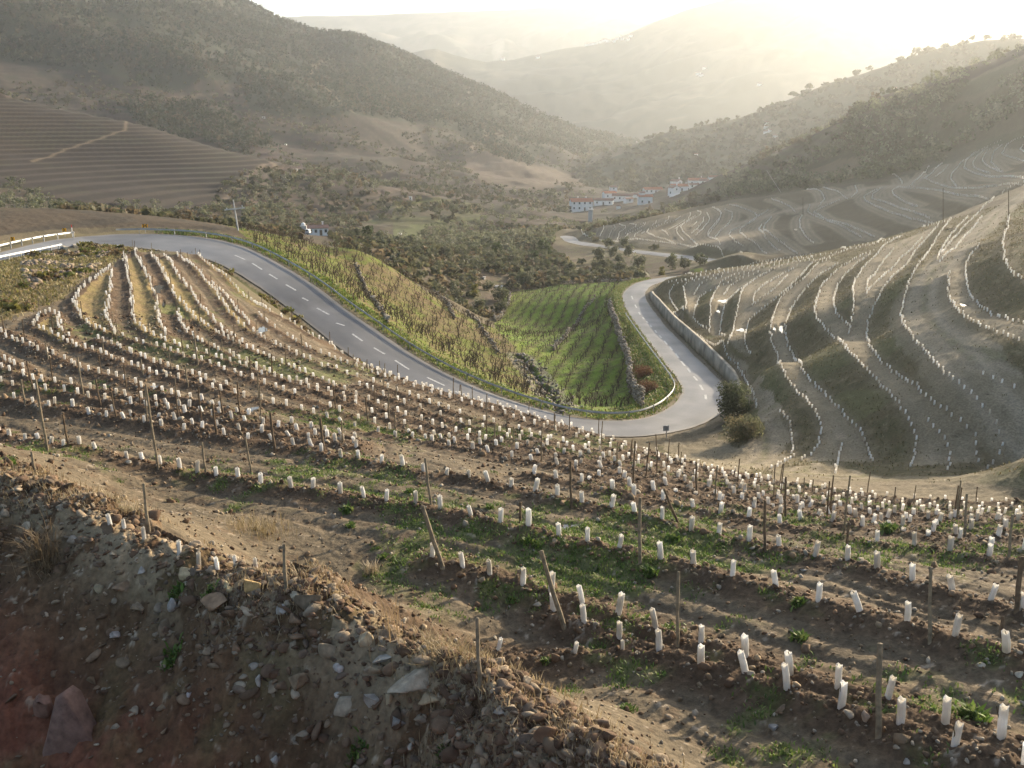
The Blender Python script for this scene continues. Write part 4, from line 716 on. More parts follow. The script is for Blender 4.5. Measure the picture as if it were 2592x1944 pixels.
class MB:
    def __init__(s): s.v = []; s.f = []; s.c = []
    def put(s, v, f, c=None):
        b = len(s.v); s.v += [tuple(p) for p in v]; s.f += [tuple(i + b for i in q) for q in f]
        if c is not None: s.c += [c] * len(v)
        return s
    def box(s, *a, c=None): return s.put(*box(*a), c=c)
    def tube(s, p0, p1, r0, r1_=None, n=7, c=None):
        p0, p1 = Vector(p0), Vector(p1); r1_ = r0 if r1_ is None else r1_; d = (p1 - p0).normalized(); a = d.orthogonal().normalized(); b = d.cross(a); v = []
        for p, r in ((p0, r0), (p1, r1_)):
            for k in range(n): t = 2 * math.pi * k / n; v.append(p + (a * math.cos(t) + b * math.sin(t)) * r)
        f = [(k, (k + 1) % n, n + (k + 1) % n, n + k) for k in range(n)] + [tuple(range(n))[::-1], tuple(range(n, 2 * n))]; return s.put(v, f, c)
    def mesh(s, name, mat=None, smooth=False):
        me = bpy.data.meshes.new(name); me.from_pydata(s.v, [], s.f)
        if smooth: me.polygons.foreach_set('use_smooth', [True] * len(me.polygons))
        if s.c: float_color(me, 'col', np.array(s.c))
        if mat: me.materials.append(mat)
        me.update(); return me
    def obj(s, name, mat, parent=None, smooth=False, **tags): return add(name, s.mesh(name, mat, smooth), parent, **tags)
def empty(name, loc, rz=0.0, **tags):
    o = bpy.data.objects.new(name, None); C.objects.link(o); o.location = loc; o.rotation_euler = (0, 0, rz); o.empty_display_size = .2
    for k, v in tags.items(): o[k] = v
    return o
def copy_tree(o, loc, rz=None, scale=None, **tags):
    r = o.copy(); C.objects.link(r); r.location = loc
    if rz is not None: r.rotation_euler = (0, 0, rz)
    if scale is not None: r.scale = (scale,) * 3 if not isinstance(scale, tuple) else scale
    for k, v in tags.items(): r[k] = v
    for ch in o.children:
        c = ch.copy(); C.objects.link(c); c.parent = r
        for g in ch.children: q = g.copy(); C.objects.link(q); q.parent = c
    return r
postm = MB().box(0, 0, .15, .09, .06, 1.0).box(.05, 0, .52, .10, .08, .16).mesh('post', M_POSTSTEEL)
WB = [(x * .8, .44 + (z - .42) * .5) for x, z in WB]
def guardrail(line, label, spacing, flip=False):
    p0 = line[0]; root = empty('guardrail', tuple(p0), 0, label=label, category='guardrail'); L = line - p0
    if flip: L = L[::-1]
    v, f = sweep(L, WB); add('beam', np_mesh('beam', v, f, M_STEEL), root)
    t = np.gradient(L, axis=0); d = np.concatenate([[0], np.cumsum(np.linalg.norm(np.diff(L, axis=0), axis=1))])
    for s_ in np.arange(.3, d[-1], spacing):
        p = [np.interp(s_, d, L[:, k]) for k in range(3)]; tt = [np.interp(s_, d, t[:, k]) for k in range(2)]; a = math.atan2(tt[1], tt[0])
        o = add('post', postm, root, (p[0] - .09 * math.sin(a), p[1] + .09 * math.cos(a), p[2])); o.rotation_euler = (0, 0, a + math.pi / 2)
    return root
dU = R1U - R1L; dU[:, 2] = 0; dU /= np.linalg.norm(dU, axis=1)[:, None]
offU = R1U + dU * .75; offU[:, 2] -= .03; offL = R1L - dU * .55; offL[:, 2] -= .03
def upto(line, r, x, y):
    t = P(r, [(x, y)])[0]; return int(np.argmin(np.abs(project(line)[:, 0] - t[0]) + .3 * np.abs(project(line)[:, 1] - t[1])))
i1 = upto(offU, 'Z11', 1095, 500); guardrail(smooth_line(offU[:i1], 3), 'sunlit steel guardrail on the outer edge of the road, in front of the chevron signs', 2.6, True)
i2 = upto(offL, 'Z11', 905, 650); guardrail(smooth_line(offL[:i2], 3), 'short steel guardrail seen from behind, on the inner edge above the grassy bank', 2.2)
i3 = upto(offU, 'Z11', 1590, 460); i4 = upto(offU, 'Z5', 1800, 560); guardrail(smooth_line(offU[i3:i4], 3), 'long grey steel guardrail following the road from the crest round the hairpin bend', 4.0, True)

# concrete retaining wall along the right-hand leg
M_WALL = simple_mat('concrete_wall', (.25, .225, .18), .9, noise=.5, nscale=.6, bump=.4)
i5 = upto(R1L, 'Z5', 1925, 470); i6 = upto(R1L, 'Z6', 375, 1100)
lo_, hi_ = sorted((i5, i6)); base = smooth_line(R1L[lo_:hi_], 3) - dU[lo_:hi_] * .75
topz = np.array([np.interp(k / len(base), [0, .06, .25, .75, .93, 1], [.7, 1.35, 1.65, 1.5, 1.1, .4]) for k in range(len(base))])
v = []; nW = len(base)
for k in range(nW):
    o_ = -dU[lo_ + k]; b_ = base[k]
    for off, zz in ((0, -.35), (.12, topz[k]), (.55, topz[k] + .004 * (k % 3)), (.55, -.35)): v.append((b_[0] + o_[0] * off, b_[1] + o_[1] * off, b_[2] + zz))
gi = np.arange(nW * 4).reshape(nW, 4); f = [np.stack([gi[:-1], np.roll(gi, -1, 1)[:-1], np.roll(gi, -1, 1)[1:], gi[1:]], -1).reshape(-1, 4), np.array([gi[0], gi[-1][::-1]])]
add('retaining_wall', np_mesh('retaining_wall', v, f, M_WALL), label='grey concrete retaining wall curving along the right side of the descending road', category='wall', kind='thing')
# dry-stone walls in the bowl
M_STONEWALL = attr_mat('stone', nscale=3, namt=.45, bump=.7)
def ico(sub):
    t = (1 + 5 ** .5) / 2; v = [(-1, t, 0), (1, t, 0), (-1, -t, 0), (1, -t, 0), (0, -1, t), (0, 1, t), (0, -1, -t), (0, 1, -t), (t, 0, -1), (t, 0, 1), (-t, 0, -1), (-t, 0, 1)]; v = [np.array(p, float) / np.linalg.norm(p) for p in v]
    f = [(0, 11, 5), (0, 5, 1), (0, 1, 7), (0, 7, 10), (0, 10, 11), (1, 5, 9), (5, 11, 4), (11, 10, 2), (10, 7, 6), (7, 1, 8), (3, 9, 4), (3, 4, 2), (3, 2, 6), (3, 6, 8), (3, 8, 9), (4, 9, 5), (2, 4, 11), (6, 2, 10), (8, 6, 7), (9, 8, 1)]
    for _ in range(sub):
        c = {}; nf = []
        def mid_(a, b):
            k = (min(a, b), max(a, b))
            if k not in c: p = v[a] + v[b]; v.append(p / np.linalg.norm(p)); c[k] = len(v) - 1
            return c[k]
        for a, b, d in f: x, y, z = mid_(a, b), mid_(b, d), mid_(d, a); nf += [(a, x, z), (b, y, x), (d, z, y), (x, y, z)]
        f = nf
    return np.array(v), np.array(f)
ICO0, ICO1, ICO2 = ico(0), ico(1), ico(2)
def chunk(rng, base_=ICO1, flat=.6, cuts=7):
    """an angular stone: a sphere cut by random planes"""
    v = base_[0].copy()
    for _ in range(cuts):
        n_ = rng.normal(size=3); n_ /= np.linalg.norm(n_); d = rng.uniform(.28, .75); s_ = v @ n_; v -= np.maximum(s_ - d, 0)[:, None] * n_
    v *= np.array([1.0, rng.uniform(.55, .9), flat * rng.uniform(.7, 1.2)]); return v
def rotm(rng, tilt=.5):
    a, b, c = rng.uniform(0, 6.28), rng.normal() * tilt, rng.normal() * tilt; return np.array(Matrix.Rotation(a, 3, 'Z') @ Matrix.Rotation(b, 3, 'X') @ Matrix.Rotation(c, 3, 'Y'))
def scatter_stones(pts, sizes, rng, pal, base_=ICO0, variants=24, flat=.6, sink=.25):
    """many stones as one vertex/face/colour set"""
    protos = [chunk(rng, base_, flat, 5) for _ in range(variants)]; nv = len(base_[0]); V_ = np.zeros((len(pts), nv, 3)); Cc = np.zeros((len(pts), nv, 3))
    for i, (p, s_) in enumerate(zip(pts, sizes)):
        V_[i] = (protos[rng.integers(variants)] @ rotm(rng).T) * s_ + np.array([p[0], p[1], p[2] + s_ * (flat - sink) * .5]); Cc[i] = pal[rng.integers(len(pal))] * rng.uniform(.75, 1.2)
    F_ = (base_[1][None] + (np.arange(len(pts)) * nv)[:, None, None]).reshape(-1, 3); return V_.reshape(-1, 3), F_, Cc.reshape(-1, 3)
PAL_GREY = [col(.24, .22, .19), col(.32, .29, .24), col(.19, .165, .13), col(.28, .23, .17)]
def stone_wall(trace, label, hgt=.7, minD=70, wd=.45):
    L = resample(unproject(trace, minD=minD), .34); rng = np.random.default_rng(len(label)); pts = []; sz = []
    for p in L:
        z0 = float(height([p[0]], [p[1]])[0])
        for lv in np.arange(0.1, hgt * rng.uniform(.75, 1.1), .24): pts.append((p[0] + rng.normal() * wd * .25, p[1] + rng.normal() * wd * .25, z0 + lv)); sz.append(rng.uniform(.18, .33))
    v, f, c = scatter_stones(pts, sz, rng, PAL_GREY, ICO0); o0 = v[0].copy(); return add('stone_wall', np_mesh('stone_wall', v - o0, f, M_STONEWALL, False, c), None, o0, label=label, category='wall', kind='thing')
stone_wall(P('Z5', (1702,562),(1720,630),(1750,720),(1785,820),(1815,910),(1832,970),(1822,1020),(1840,1090),(1880,1150),(1905,1185)), 'dry-stone wall holding the green verge beside the right leg of the hairpin', 1.5)
stone_wall(P('Z5', (1610,508),(1560,560),(1520,620),(1480,690),(1430,750),(1370,800),(1355,830)), 'low broken stone wall running diagonally across the right green vine slope', .6)
stone_wall(P('Z5', (980,600),(990,650),(1040,600),(1075,540),(1085,490)), 'small stone wall at the far narrow end of the green bowl', .9)
stone_wall(P('Z5', (600,470),(680,530),(710,590),(740,640)), 'short dark stone wall inside the left vine slope', .9)
stone_wall(P('Z5', (820,590),(860,640),(900,690),(950,760),(1010,850)), 'long stone terrace edge just above the stream in the bowl', .55)
stone_wall(P('Z5', (1420,413),(1560,402),(1700,400),(1840,392)), 'low stone wall along the far upper edge of the green slope', .6, 120)
stone_wall(P('Z5', (120,300),(180,440),(240,540),(320,660)), 'crumbling stone terrace wall near the guardrail in the left vine slope', .6)

# ------------------------------------------------------------------ vine guards, posts, old vines
def visible(p):
    """which points can be seen from the viewpoint over the ground"""
    p = np.atleast_2d(p); ok = np.ones(len(p), bool)
    for t in np.linspace(.25, .985, 90): q = p * t; ok &= (height(q[:, 0], q[:, 1]) < q[:, 2] + .02) | (np.hypot(q[:, 0], q[:, 1]) < 6)
    uv = project(p); return ok & (uv[:, 0] > -8) & (uv[:, 0] < IW + 8) & (uv[:, 1] > -8) & (uv[:, 1] < IH + 8)
ORD = ['first','second','third','fourth','fifth','sixth','seventh','eighth','ninth','tenth','eleventh','twelfth','thirteenth','fourteenth','fifteenth','sixteenth','seventeenth','eighteenth','nineteenth']
TENS = {2:'twent',3:'thirt',4:'fort',5:'fift',6:'sixt',7:'sevent',8:'eight',9:'ninet'}
def ordw(n_):
    if n_ < 20: return ORD[n_ - 1]
    if n_ >= 100: return 'hundred-and-' + (ordw(n_ - 100) if n_ > 100 else '')
    t, u = divmod(n_, 10); return TENS[t] + ('ieth' if u == 0 else 'y-' + ORD[u - 1])
m_, nt, b = new_mat('guard_plastic'); M_GUARD = m_
b.inputs['Base Color'].default_value = (.86, .85, .82, 1); b.inputs['Roughness'].default_value = .45; tr = nd(nt, 'ShaderNodeBsdfTranslucent'); tr.inputs[0].default_value = (.90, .88, .82, 1); mx = nd(nt, 'ShaderNodeMixShader'); mx.inputs[0].default_value = .5
gm_ = nd(nt, 'ShaderNodeNewGeometry'); nz_ = nd(nt, 'ShaderNodeTexNoise'); nz_.inputs['Scale'].default_value = 1.7; nz_.inputs['Detail'].default_value = 5; nt.links.new(gm_.outputs['Position'], nz_.inputs['Vector']); cr_ = nd(nt, 'ShaderNodeValToRGB'); cr_.color_ramp.elements[0].position = .32; cr_.color_ramp.elements[1].position = .6; cr_.color_ramp.elements[0].color = (.62, .57, .48, 1); cr_.color_ramp.elements[1].color = (.92, .91, .88, 1)
nt.links.new(nz_.outputs['Fac'], cr_.inputs[0]); nt.links.new(cr_.outputs[0], b.inputs['Base Color']); nt.links.new(cr_.outputs[0], tr.inputs[0])
nt.links.new(b.outputs[0], mx.inputs[1]); nt.links.new(tr.outputs[0], mx.inputs[2]); nt.links.new(mx.outputs[0], nt.nodes['Material Output'].inputs[0])
M_STEM = simple_mat('vine_stem', (.06, .045, .03), .9); M_WOOD = simple_mat('weathered_wood', (.21, .165, .105), .85, noise=.4, nscale=9, bump=.4); M_WOODD = simple_mat('dark_wood', (.125, .085, .05), .9, noise=.4, nscale=9)
def guard_mesh(rng, h=.5, r=.066):
    n_ = 8; v = []; f = []; rr = [1 + .12 * rng.normal() * (k % 2) for k in range(n_)]; bend = rng.normal() * .02
    for lv, (rad_, z) in enumerate(((1.0, -.06), (1.02, h * .5), (.97, h), (.86, h), (.86, .05))):
        for k in range(n_): t = 2 * math.pi * k / n_; q = r * rad_ * (rr[k] if lv < 4 else 1); v.append((q * math.cos(t) + bend * (z / h) ** 2, q * math.sin(t), z + (.02 * math.sin(3 * t + rr[0] * 9) if lv in (2, 3) else 0)))
    for lv in range(4): f += [(lv * n_ + k, lv * n_ + (k + 1) % n_, (lv + 1) * n_ + (k + 1) % n_, (lv + 1) * n_ + k) for k in range(n_)]
    me = bpy.data.meshes.new('vine_guard'); me.from_pydata(v, [], f); me.materials.append(M_GUARD); me.update(); return me
def stem_mesh(rng):
    m = MB(); p = Vector((0, 0, -.03))
    for k in range(5): q = p + Vector((rng.normal() * .022, rng.normal() * .022, .105)); m.tube(p, q, .017 - .002 * k, .015 - .002 * k, 5); p = q
    return m.mesh('vine_shoot', M_STEM)
rg = np.random.default_rng(5); GM = [guard_mesh(rg) for _ in range(5)]; SM = [stem_mesh(rg) for _ in range(4)]
cand = []      # x, y, row key, tilt class
used = KDTree(6000); pts_all = []
def take(p, key, gap):
    pts_all.append((p[0], p[1], key, gap))
for k, p in near3d.items():
    for q in p: take(q, k, .2)
order_rows = sorted(rows3d, key=lambda k: np.median(np.hypot(rows3d[k][:, 0], rows3d[k][:, 1])))
for k in order_rows:
    L = resample(rows3d[k], .88 if np.median(np.hypot(rows3d[k][:, 0], rows3d[k][:, 1])) < 36 else .66); L[:, :2] += rg.normal(size=(len(L), 2)) * .07
    for q in L[rg.random(len(L)) > .04]: take(q, k, .5)
nfield = len(pts_all)
for src_, st in ((a_rows, .8), (x_rows, .8), (sv_rows, .9)):
    for k, p in src_.items():
        L = resample(p, st); L[:, :2] += rg.normal(size=(len(L), 2)) * .05
        for q in L: take(q, 'hill_' + k, .35)
kept = []; cell = {}
for x, y, k, g in pts_all:
    c = (int(x // 1), int(y // 1)); bad = any((x - a) ** 2 + (y - b) ** 2 < g * g for i in (-1, 0, 1) for j in (-1, 0, 1) for a, b in cell.get((c[0] + i, c[1] + j), ()))
    if bad: continue
    cell.setdefault(c, []).append((x, y)); kept.append((x, y, k))
gx = np.array([q[0] for q in kept]); gy = np.array([q[1] for q in kept]); gz = height(gx, gy); gk = [q[2] for q in kept]
fr_, fc_ = gidx(gx, gy); offroad = MASK['road1'][fr_.round().astype(int), fc_.round().astype(int)] > .35
gp = np.column_stack([gx, gy, gz]); vis = visible(gp + np.array([0, 0, .42])) & offroad; dist = np.linalg.norm(gp, axis=1)
infield = np.array([not k.startswith('hill_') for k in gk])
idx_ = [i for i in np.argsort(dist) if vis[i] and infield[i]][:300]
ind = set(idx_)
# row names for the labels
rown = {}
for k in NEAR: rown[k] = k
rest = []
for i in idx_:
    if gk[i] not in rown and gk[i] not in rest: rest.append(gk[i])
nl = nm_ = 0
rest.sort(key=lambda k: np.median([dist[i] for i in idx_ if gk[i] == k]))
for k in rest:
    if k.startswith('mid'): nm_ += 1; rown[k] = '%s curving row before the road, right half' % ordw(nm_)
    elif k == 'edge': rown[k] = 'last row along the drop to the road'
    else: nl += 1; rown[k] = '%s row beyond the long row, left half' % ordw(nl)
short = {'long row just behind the stony bank': 'long row behind the stony bank', 'upper line of the front double row': 'upper line of the front double row', 'lower line of the front double row': 'lower line of the front double row', 'sparse line along the stony bank': 'sparse line along the stony bank', 'row behind the long row': 'row next behind the long row', 'row of short guards before the middle': 'short right-hand row in mid field'}
for k, v_ in short.items(): rown[k] = v_
byrow = {}
for i in idx_: byrow.setdefault(gk[i], []).append(i)
for k, L in byrow.items():
    L.sort(key=lambda i: project(gp[i])[0, 0])
    for n_, i in enumerate(L):
        ty, tx = rg.normal() * .075, rg.normal() * .075
        if rg.random() < .12: ty = rg.choice([-1, 1]) * rg.uniform(.18, .32)
        st = 'upright' if abs(ty) < .1 else ('right-leaning' if ty > 0 else 'left-leaning')
        sc = rg.uniform(.86, 1.1) * (.62 if 'sparse' in k else 1); sunk = rg.uniform(0, .06) + (.18 if 'short' in k and rg.random() < .5 else 0)
        o = add('vine_guard', GM[rg.integers(5)], None, (gp[i][0], gp[i][1], gp[i][2] - sunk), label='%s white guard, %s from left in the %s' % (st, ordw(n_ + 1), rown[k]), category='vine guard', group='white vine guards in the vineyard rows')
        o.rotation_euler = (tx, ty, 0); hs = float(np.interp(dist[i], [17, 31, 45, 80], [.95, .64, .46, .42])); o.scale = (sc, sc, sc * hs * rg.uniform(.9, 1.1))
        if dist[i] < 34: s_ = add('vine_shoot', SM[rg.integers(4)], o); s_.location = (.012, 0, 0)
# all the rest: thousands of small guards in rows, one object
rest_i = np.array([i for i in range(len(gk)) if i not in ind and offroad[i]]); n6 = 6; tv_ = []; base_ring = np.array([(math.cos(2 * math.pi * k / n6), math.sin(2 * math.pi * k / n6)) for k in range(n6)])
V_ = np.zeros((len(rest_i), 2 * n6, 3)); tl = rg.normal(size=(len(rest_i), 2)) * .07; hh = rg.uniform(.42, .56, len(rest_i)) * np.interp(dist[rest_i], [31, 45, 80, 250], [.64, .48, .52, .8]); rr_ = np.where(np.array([gk[i].startswith('hill_') for i in rest_i]), .064, .058)
V_[:, :n6, :2] = gp[rest_i][:, None, :2] + base_ring[None] * rr_[:, None, None]; V_[:, :n6, 2] = gp[rest_i][:, None, 2] - .08; V_[:, n6:, :2] = gp[rest_i][:, None, :2] + base_ring[None] * rr_[:, None, None] + (tl * hh[:, None])[:, None]; V_[:, n6:, 2] = (gp[rest_i][:, 2] + hh)[:, None]
fq = np.array([(k, (k + 1) % n6, n6 + (k + 1) % n6, n6 + k) for k in range(n6)]); add('vine_guard_rows', np_mesh('vine_guard_rows', V_.reshape(-1, 3), (fq[None] + (np.arange(len(rest_i)) * 2 * n6)[:, None, None]).reshape(-1, 4), M_GUARD), kind='stuff', label='white vine guards in dense rows across the far field and both terraced hillsides')
# ---- wooden posts
def post_mesh(rng, h, r, tx=0.0, ty=0.0):
    m = MB(); n_ = 8; segs = 4; v = []; f = []
    for j in range(segs + 1):
        z = -.15 + (h + .15) * j / segs; q = r * (1.08 - .16 * j / segs) * (1 + .05 * rng.normal())
        for k in range(n_): t = 2 * math.pi * k / n_; v.append((q * math.cos(t) + .012 * rng.normal() * 0 + .008 * math.sin(j * 2.1), q * math.sin(t), z))
    for j in range(segs): f += [(j * n_ + k, j * n_ + (k + 1) % n_, (j + 1) * n_ + (k + 1) % n_, (j + 1) * n_ + k) for k in range(n_)]
    v.append((0, 0, h + .012)); f += [(segs * n_ + k, segs * n_ + (k + 1) % n_, len(v) - 1) for k in range(n_)]
    return m.put(v, f)
POSTS = []      # base, top in photo px, note
def post2(r, note, x0, y0, x1, y1): POSTS.append((P(r, [(x0, y0)])[0], P(r, [(x1, y1)])[0], note))
for note, x1, y1, x0, y0 in [('weathered post behind the crest of the stony bank, beside three white guards',310,1045,322,1152),('weathered post just behind the highest rocks of the stony bank',613,1175,618,1278),('pale post standing right behind the white boulder bank',1030,1335,1037,1482),('thick post leaning left at the head of the front double row',912,1093,957,1228),
    ('thick post leaning left between the white guards of the front double row',1168,1190,1218,1354),('straight post behind the start of the lower front line',1465,1235,1463,1397),('tall thick post at lower right among the front double row',1900,1390,1897,1592),('tall post in the green strip beyond the front double row, right',2010,1225,2008,1389),
    ('tall slim post leaning left in the long row at mid picture',918,990,931,1090),('short dark stub in the long row',1124,1085,1124,1130),('tall post in the long row right of the short stub',1382,1075,1382,1216),('tall dark post in the row next behind the long row',1232,997,1234,1097),('dark post leaning steeply left in the middle rows',1434,1056,1464,1129),
    ('tall dark post right of the steeply leaning one',1652,1081,1652,1191),('dark post among the middle rows, right half',1833,1128,1829,1199),('post near the right picture edge in the upper rows',2187,1112,2179,1203),('dark thick post cut by the right picture edge',2207,1202,2195,1320),('rusty brown stub post near the right picture edge',2166,1332,2164,1376),
    ('tall post near the far edge of the field at right',2088,1067,2084,1154),('tall dark post near the far edge, right of centre',1697,1030,1696,1117),('dark post close to the far field edge by the sandy lay-by',1504,999,1504,1060)]: post2('D', note, x0, y0, x1, y1)
for note, x1, y1, x0, y0 in [('very tall pale post at the left, its foot in the long row',220,1010,297,1452),('tall dark post beside the very tall pale one at left',165,895,206,1076),('dark post right of the very tall pale one at left',390,1230,426,1428),('very tall pale post in the left half, its foot in the long row',905,1040,985,1568),('dark post in the left rows between two tall pale posts',690,1085,721,1242),
    ('slim post left of the dark post in the left rows',595,1010,626,1172),('dark post in the left half, third row beyond the long row',1090,1090,1111,1247),('stout dark post among the left rows beyond the long row',1320,1160,1346,1346),('thick black post among white guards, left of picture centre',1680,1215,1711,1462),('thick dark post right of the thick black one',1990,1250,2016,1452),
    ('short post in the long row, left half',1255,1400,1281,1592),('pale post in the long row with a flat top',1525,1370,1566,1596),('tall slim post in the left rows near the small puddle',480,870,516,1097),('slim dark post in front of the left terraces',770,935,786,1052),('slim post left of the water-filled rut',875,880,891,982),('tall post by the water-filled rut',1150,920,1171,1057),
    ('tall slim post below the second puddle',1205,715,1231,917),('dark slim post in the mid left rows',1365,1080,1386,1217),('tall slim dark post in the mid left rows',1475,1025,1491,1222),('slim post in front of the long row at far left',195,1460,221,1596),('slim post at far left among the rows',130,1010,156,1157),('slim post in the turning rows at left',280,770,299,882)]: post2('Z4', note, x0, y0, x1, y1)
npost = 0; pb = []
for b2, t2, note in POSTS:
    p = unproject(b2[None], minD=11)[0]; d = rays(t2[None])[0]; dz_, up = p[1] * cp - p[2] * sp, 0
    q = d * (dz_ / (d[1] * cp - d[2] * sp)); ax = Vector(q - p); h = ax.length; h = min(h, 3.2)
    dark = any(w_ in note for w_ in ('dark', 'black', 'brown')); r = .034 + .012 * ('thick' in note or 'stout' in note) + .006 * (h > 1.5)
    me = post_mesh(rg, h, r).mesh('post', M_WOODD if dark else M_WOOD); pb.append(p)
    o = add('wooden_post', me, None, tuple(p), label=note + ('' if len(note.split()) > 4 else ' in the field'), category='post', group='wooden vineyard posts'); v_ = ax.normalized(); o.rotation_mode = 'QUATERNION'; o.rotation_quaternion = Vector((0, 0, 1)).rotation_difference(v_); npost += 1
PM = [post_mesh(rg, h, .031).mesh('post', M_WOODD if k % 2 else M_WOOD) for k, h in enumerate((1.3, 1.6, 1.9, 1.5, 1.15, 1.75))]
pk = []
def post_row(key, L, st, start, words, cap):
    L = resample(L, .25); n_ = 0
    for j in range(int(start / .25), len(L), int(st / .25)):
        p = L[j].copy(); p[2] = height([p[0]], [p[1]])[0]
        if any((p[0] - q[0]) ** 2 + (p[1] - q[1]) ** 2 < 1.5 for q in pb): continue
        if not visible(p + np.array([0, 0, 1.2]))[0]: continue
        pb.append(p); pk.append((p, key, words)); n_ += 1
        if n_ >= cap: break
left_rows = [k for k in rows3d if k[0] in 'abc']
for n_, k in enumerate(sorted(left_rows, key=lambda k: -np.median(project(rows3d[k])[:, 1]))): post_row(k, rows3d[k], 5.6, rg.uniform(.2, 3), 'slim post in the %s left-hand row counted from the long row' % ordw(n_ + 1), 9)
mids = sorted([k for k in rows3d if k.startswith('mid')], key=lambda k: np.median(np.hypot(rows3d[k][:, 0], rows3d[k][:, 1])))
for n_, k in enumerate(mids): post_row(k, rows3d[k], 6.5, rg.uniform(.2, 4), 'slim post in the %s right-hand row counted from the long row' % ordw(n_ + 1), 9)
post_row('edge', rows3d['edge'], 5.2, 1.5, 'slim post of the last row along the drop to the road', 22)
for n_, k in enumerate(('W', 'T9', 'T10', 'T11', 'T14', 'T15', 'T17', 'C1', 'top', 'T19')): post_row('h' + k, {**a_rows, **x_rows}[k], 7.5, rg.uniform(.2, 4), 'thin dark post on the %s terrace row of the right hillside' % ordw(n_ + 1), 9)
byk = {}
for p, k, w_ in pk[:300 - npost]: byk.setdefault((k, w_), []).append(p)
for (k, w_), L in byk.items():
    L.sort(key=lambda p: project(p)[0, 0])
    for n_, p in enumerate(L):
        o = add('wooden_post', PM[rg.integers(len(PM))], None, tuple(p), label='%s from left, %s' % (ordw(n_ + 1), w_), category='post', group='wooden vineyard posts'); o.rotation_euler = (rg.normal() * .035, rg.normal() * .035, 0); o.scale = (.85, .85, rg.uniform(.75, 1.15) * float(np.interp(np.linalg.norm(p), [18, 31, 45, 80], [1, .9, .66, .55])))
# ---- old vines of the bowl
def vine_mesh(rng):
    m = MB(); p = Vector((0, 0, -.1)); r = .05
    for k in range(4): q = p + Vector((rng.normal() * .05, rng.normal() * .05, .19)); m.tube(p, q, r, r * .85, 6); p = q; r *= .86
    for a in range(rng.integers(3, 5)):
        t = rng.uniform(0, 6.28); q = p + Vector((math.cos(t) * .22, math.sin(t) * .22, rng.uniform(.05, .18))); m.tube(p, q, r * .8, r * .5, 5)
        for c in range(2): e = q + Vector((math.cos(t) * .1 + rng.normal() * .12, math.sin(t) * .1 + rng.normal() * .12, rng.uniform(.18, .42))); m.tube(q, e, .016, .008, 4)
    return m.mesh('grape_vine', M_VINE)
M_VINE = simple_mat('vine_bark', (.055, .04, .028), .95, noise=.3, nscale=12)
VM = [vine_mesh(rg) for _ in range(6)]
vp = np.array([(a, b, 0) for a, b, _, _ in VINES]); vp[:, 2] = height(vp[:, 0], vp[:, 1]); vv = visible(vp + np.array([0, 0, .7])); vd = np.linalg.norm(vp, axis=1)
pick = [i for i in np.argsort(vd) if vv[i]][:300]; ps = set(pick); rws = {}
for i in pick: rws.setdefault(VINES[i][2:], []).append(i)
for side_ in 'LR':
    ks = sorted(k for k in rws if k[0] == side_)
    for n_, k in enumerate(ks):
        L = sorted(rws[k], key=lambda i: -project(vp[i])[0, 1])
        for j, i in enumerate(L):
            o = add('grape_vine', VM[rg.integers(6)], None, tuple(vp[i]), label='bare vine, %s from near end, %s row %s' % (ordw(j + 1), ordw(n_ + 1), 'below guardrail left of stream' if side_ == 'L' else 'from left, slope right of stream'), category='vine', group='bare old vines in the green bowl'); o.rotation_euler = (0, 0, rg.uniform(0, 6.28)); s_ = rg.uniform(.8, 1.15) * 1.0; o.scale = (s_, s_, s_)
vb = []; vf = []; vo_ = 0
for i in [i for i in range(len(VINES)) if i not in ps]:
    me = VM[rg.integers(6)]; a = rg.uniform(0, 6.28); ca, sa_ = math.cos(a), math.sin(a); co = np.empty(len(me.vertices) * 3); me.vertices.foreach_get('co', co); co = co.reshape(-1, 3); q = np.column_stack([co[:, 0] * ca - co[:, 1] * sa_, co[:, 0] * sa_ + co[:, 1] * ca, co[:, 2]]) * .95 + vp[i]
    vb.append(q); vf += [tuple(x + vo_ for x in pl.vertices) for pl in me.polygons if len(pl.vertices) == 4]; vo_ += len(q)
if vb: add('vines', np_mesh('vines', np.vstack(vb), np.array(vf), M_VINE), kind='stuff', label='dense far rows of bare old vines in the green bowl')

